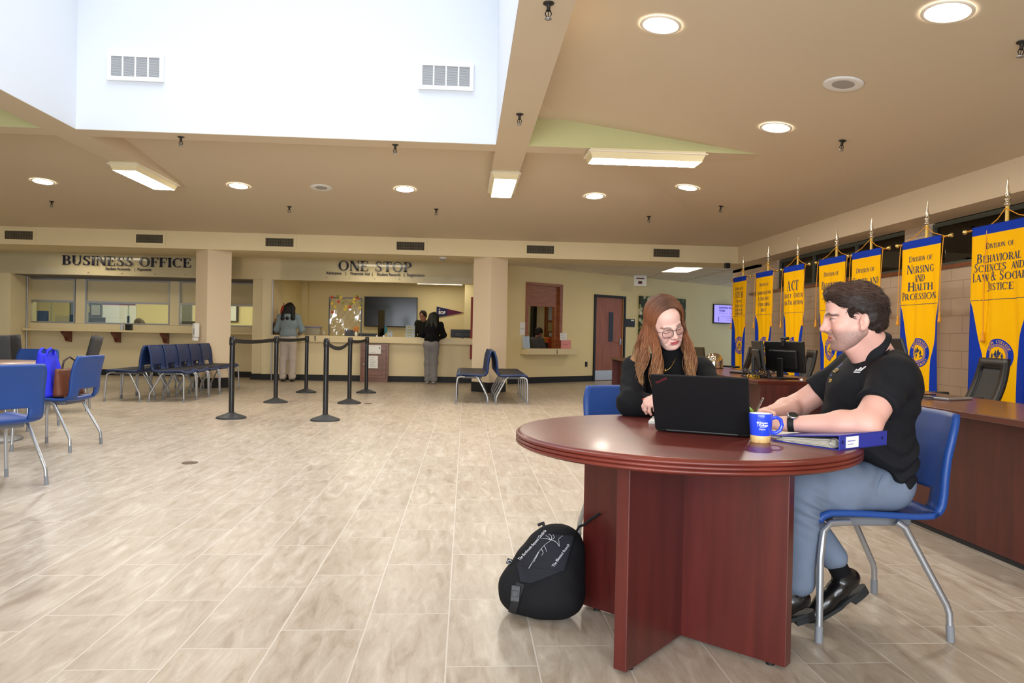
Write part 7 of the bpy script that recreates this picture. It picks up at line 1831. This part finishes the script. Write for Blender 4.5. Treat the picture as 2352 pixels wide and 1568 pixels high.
HOOD = cloth_mat('blue_grey_hoodie', (128, 142, 148), .9); LTROU = cloth_mat('pale_taupe_trousers', (186, 174, 164), .9); BTOP = cloth_mat('black_jersey', (14, 14, 16), .9); SWEAT = cloth_mat('grey_sweatpants', (128, 126, 126), .92); OLIVE = cloth_mat('dark_olive_hoodie', (34, 34, 28), .9); GTOP = cloth_mat('grey_cardigan', (84, 84, 84), .9); DTROU = cloth_mat('dark_trousers', (28, 28, 34), .9)
SNEAK = mat('white_black_sneaker', (150, 150, 152), .6)
far_person('woman standing at the counter in a blue grey hoodie and pale trousers, seen from behind', (-3.80, 15.86, 0), R(86), 1.70, (196, 150, 126), (16, 13, 13), .26, HOOD, LTROU, BLACKP, (((.05, .27, 1.12), (.27, .17, 1.07)), ((.05, -.27, 1.12), (.27, -.17, 1.07))), R(3), hood=True, stance=.10, wide=1.1)
far_person('woman leaning on the counter in a black top and grey sweatpants, seen from behind', (-.74, 15.82, 0), R(80), 1.60, (180, 132, 108), (12, 10, 10), .30, BTOP, SWEAT, SNEAK, (((.08, .26, 1.16), (.30, .10, 1.14)), ((.08, -.26, 1.16), (.30, -.10, 1.14))), R(16), stance=.075, wide=1.05)
p = at_y(975, 735, 17.4); far_person('clerk with glasses and dark olive hoodie standing behind the one stop counter', (p.x, 17.4, 0), R(-112), 1.64, (168, 118, 98), (40, 26, 22), 0, OLIVE, DTROU, BLACKP, (((.08, .23, 1.13), (.26, .08, 1.05)), ((.08, -.23, 1.13), (.26, -.08, 1.05))), R(4), hood=True, glasses=True)
p = dw(1.44, .75, 0); far_person('person in a grey cardigan with dark tied hair seated behind the small window', p, DRZ, 1.68, (150, 104, 88), (30, 22, 20), 0, GTOP, DTROU, BLACKP, (((.14, .20, 1.14), (.40, .12, 1.13)), ((.14, -.20, 1.14), (.40, -.12, 1.13))), R(8), seated=True, bun=True)
p = at_y(330, 738, 17.72); far_person('clerk with short grey brown hair seated behind the middle business office window', (p.x, 17.72, 0.03), R(186), 1.66, (196, 146, 122), (96, 78, 60), .05, DTROU, DTROU, BLACKP, (((.14, .20, 1.14), (.40, .12, 1.13)), ((.14, -.20, 1.14), (.40, -.12, 1.13))), R(6), seated=True, glasses=True)
for nm, p_, rz in (('stool behind the small window on which the person sits', dw(1.42, .75, 0), DRZ), ('stool behind the business office window under the seated clerk', Vector((at_y(330, 738, 17.72).x, 17.72, 0)), 0)):
    t = thing('office_stool', nm, 'stool', p_, rz); MB().lathe([(.001, .44), (.19, .44), (.2, .42), (.18, .40), (.001, .40)], 20).build('seat', BLACKP, t); MB().cyl((0, 0, .03), (0, 0, .40), .03).lathe([(.001, .03), (.2, .015), (.2, 0)], 20).build('base', BLACKP, t)

# ================================================================== BACKPACK AGAINST THE TABLE BASE
PACK = cloth_mat('black_canvas', (20, 20, 23), .8, bump=.2, bscale=300); FLAP = cloth_mat('charcoal_canvas', (34, 35, 42), .8, bump=.2, bscale=300); WEB = mat('webbing_black', (26, 26, 28), .7, bump=.3, bscale=250); PRINT = mat('silver_print', (190, 190, 198), .7)
bp = thing('backpack', 'black canvas backpack with silver tree print slumped against the table base', 'backpack', (0, 0, 0))
bc = np.array((.326, 2.838, 0)); bf = np.array((-.50, -.866, 0)); bl = np.array((.866, -.50, 0))       # front faces the viewer, bl runs to its right
def B(a, f, z): return bc+bl*a+bf*f+np.array((0, 0, z))
q = SDF(); rt = np.stack([bl, bf, np.array((0, 0, 1.0))], 1)
q.ell(B(0, .0, .085), (.165, .125, .095), .04, rt); q.ell(B(.01, -.02, .18), (.148, .110, .12), .05, rt); q.ell(B(.035, -.045, .265), (.105, .085, .085), .05, rt); q.ell(B(-.10, .05, .10), (.07, .07, .085), .04, rt); q.box(B(0, 0, -.05), (.3, .3, .05), .002, .01, sub=True)
V, F = q.mesh(.005, 2, fold=lambda P: .0045*vnoise(P, 34, 4)+.0022*vnoise(P, 80, 5)); body_ = np_obj('pack_body', V, F, PACK, bp); bpy.context.view_layer.update()
def stick(u, v, off=.004):
    d_ = ray(u, v).normalized(); ok, p, n, _ = body_.ray_cast(Vector((0, 0, CAMZ)), d_); return (p+n*off, n) if ok else (None, None)
def sheet(name, poly_px, m, off, nu=22, nv=22, thick=.004):
    """a layer of cloth lying on the pack: a four-sided patch given by the outline seen on its surface"""
    (ax_, ay_), (bx, by), (cx_, cy_), (dx, dy) = poly_px; b = MB(); vs = []; okm = []
    for j in range(nv+1):
        for i in range(nu+1):
            s, r_ = i/nu, j/nv; u = (ax_*(1-s)+bx*s)*(1-r_)+(dx*(1-s)+cx_*s)*r_; v = (ay_*(1-s)+by*s)*(1-r_)+(dy*(1-s)+cy_*s)*r_
            p, n = stick(u, v, off); okm.append(p is not None); vs.append(tuple(p) if p is not None else (0, 0, 0))
    fs = []
    for j in range(nv):
        for i in range(nu):
            f = (j*(nu+1)+i, j*(nu+1)+i+1, (j+1)*(nu+1)+i+1, (j+1)*(nu+1)+i)
            if all(okm[x] for x in f) and max((Vector(vs[f[0]])-Vector(vs[x])).length for x in f) < .05: fs.append(f)
    b.add(vs, fs, smooth=True); o = b.build(name, m, bp, solid=thick); bmm = bmesh.new(); bmm.from_mesh(o.data); bmesh.ops.delete(bmm, geom=[x for x in bmm.verts if not x.link_faces], context='VERTS'); bmm.to_mesh(o.data); bmm.free(); return o
sheet('flap', ((1246, 1226), (1318, 1232), (1296, 1312), (1186, 1300)), FLAP, .006); sheet('flap', ((1188, 1300), (1292, 1310), (1222, 1340), (1196, 1336)), FLAP, .0065)
sheet('buckle_strap', ((1186, 1336), (1206, 1342), (1184, 1414), (1168, 1408)), WEB, .006, 6, 20, .003)
p, n = stick(1186, 1362, .012)
if p is not None:
    Mb = Matrix.Translation(p) @ n.to_track_quat('Y', 'Z').to_matrix().to_4x4(); b = MB(); b.rbox((-.018, -.005, -.03), (.018, .006, .03), .004, Mb); b.rbox((-.012, .005, -.012), (.012, .009, .012), .002, Mb); b.build('buckle', mat('buckle_grey', (52, 53, 56), .45), bp)
def curve_on(pts_px, r_, off=.011):
    out = []
    for u, v in pts_px:
        p, n = stick(u, v, off)
        if p is not None: out.append(p)
    return out
b = MB()
for br in (((1218, 1305), (1226, 1290), (1238, 1270), (1252, 1254), (1268, 1242)), ((1252, 1254), (1256, 1262), (1257, 1268)), ((1246, 1262), (1250, 1270), (1246, 1276)), ((1268, 1242), (1255, 1238), (1246, 1240)), ((1266, 1242), (1262, 1236), (1256, 1232)), ((1268, 1241), (1268, 1234), (1262, 1229)), ((1270, 1241), (1274, 1236), (1270, 1230)), ((1268, 1242), (1278, 1247), (1284, 1256), (1283, 1240), (1292, 1233)), ((1240, 1268), (1232, 1284), (1228, 1292))):
    pp = curve_on([(br[i][0]+(br[i+1][0]-br[i][0])*s/4, br[i][1]+(br[i+1][1]-br[i][1])*s/4) for i in range(len(br)-1) for s in range(5)], 0)
    if len(pp) > 2: b.tube(pp, [.0014*(1-.6*i/len(pp)) for i in range(len(pp))], 4)
b.build('tree_print', PRINT, bp)
def text_along(body, a, c, size):
    vs, fs = text_mesh(body, 1.0, 0, 'LEFT', .01); w = max(v[0] for v in vs); b = MB(); out = []; a = Vector(a); c = Vector(c); d = (c-a); nn = Vector((d.y, -d.x)).normalized()
    for v in vs:
        q_ = a+d*(v[0]/w)+Vector((nn.x, nn.y))*v[1]*size; p, n = stick(q_.x, q_.y, .0125); out.append(tuple(p) if p is not None else None)
    b.add([o_ or (0, 0, 0) for o_ in out], [f for f in fs if all(out[i] is not None for i in f)]); o = b.build('lettering', PRINT, bp); bmm = bmesh.new(); bmm.from_mesh(o.data); bmesh.ops.delete(bmm, geom=[x for x in bmm.verts if not x.link_faces], context='VERTS'); bmm.to_mesh(o.data); bmm.free()
text_along('The Earthmade Beyond Cambria', (1199, 1288), (1258, 1224), 9); text_along('The Blessed Branch', (1272, 1302), (1306, 1252), 8)
MB().tube([B(.10, -.06, .31), B(.115, -.075, .345), B(.13, -.09, .35), B(.15, -.10, .37), B(.19, -.10, .40)], .006, 8, flat=(1.4, .4)).build('shoulder_strap', WEB, bp)
MB().tube([B(-.02, -.04, .325), B(-.03, -.05, .345), B(-.05, -.045, .335)], .007, 6).build('grab_loop', WEB, bp)
p, n = stick(1178, 1290, .002)
if p is not None: MB().cbox((0, 0, 0), (.022, .002, .022)).build('fabric_label', WEB, bp, p+Vector((-.012, 0, .0)), (0, R(20), 0)); MB().tube([(.007*math.cos(q), -.0015, .007*math.sin(q)) for q in [k*PI/5 for k in range(9)]], .0016, 5).build('label_ring', PRINT, bp, p+Vector((-.012, 0, 0)))
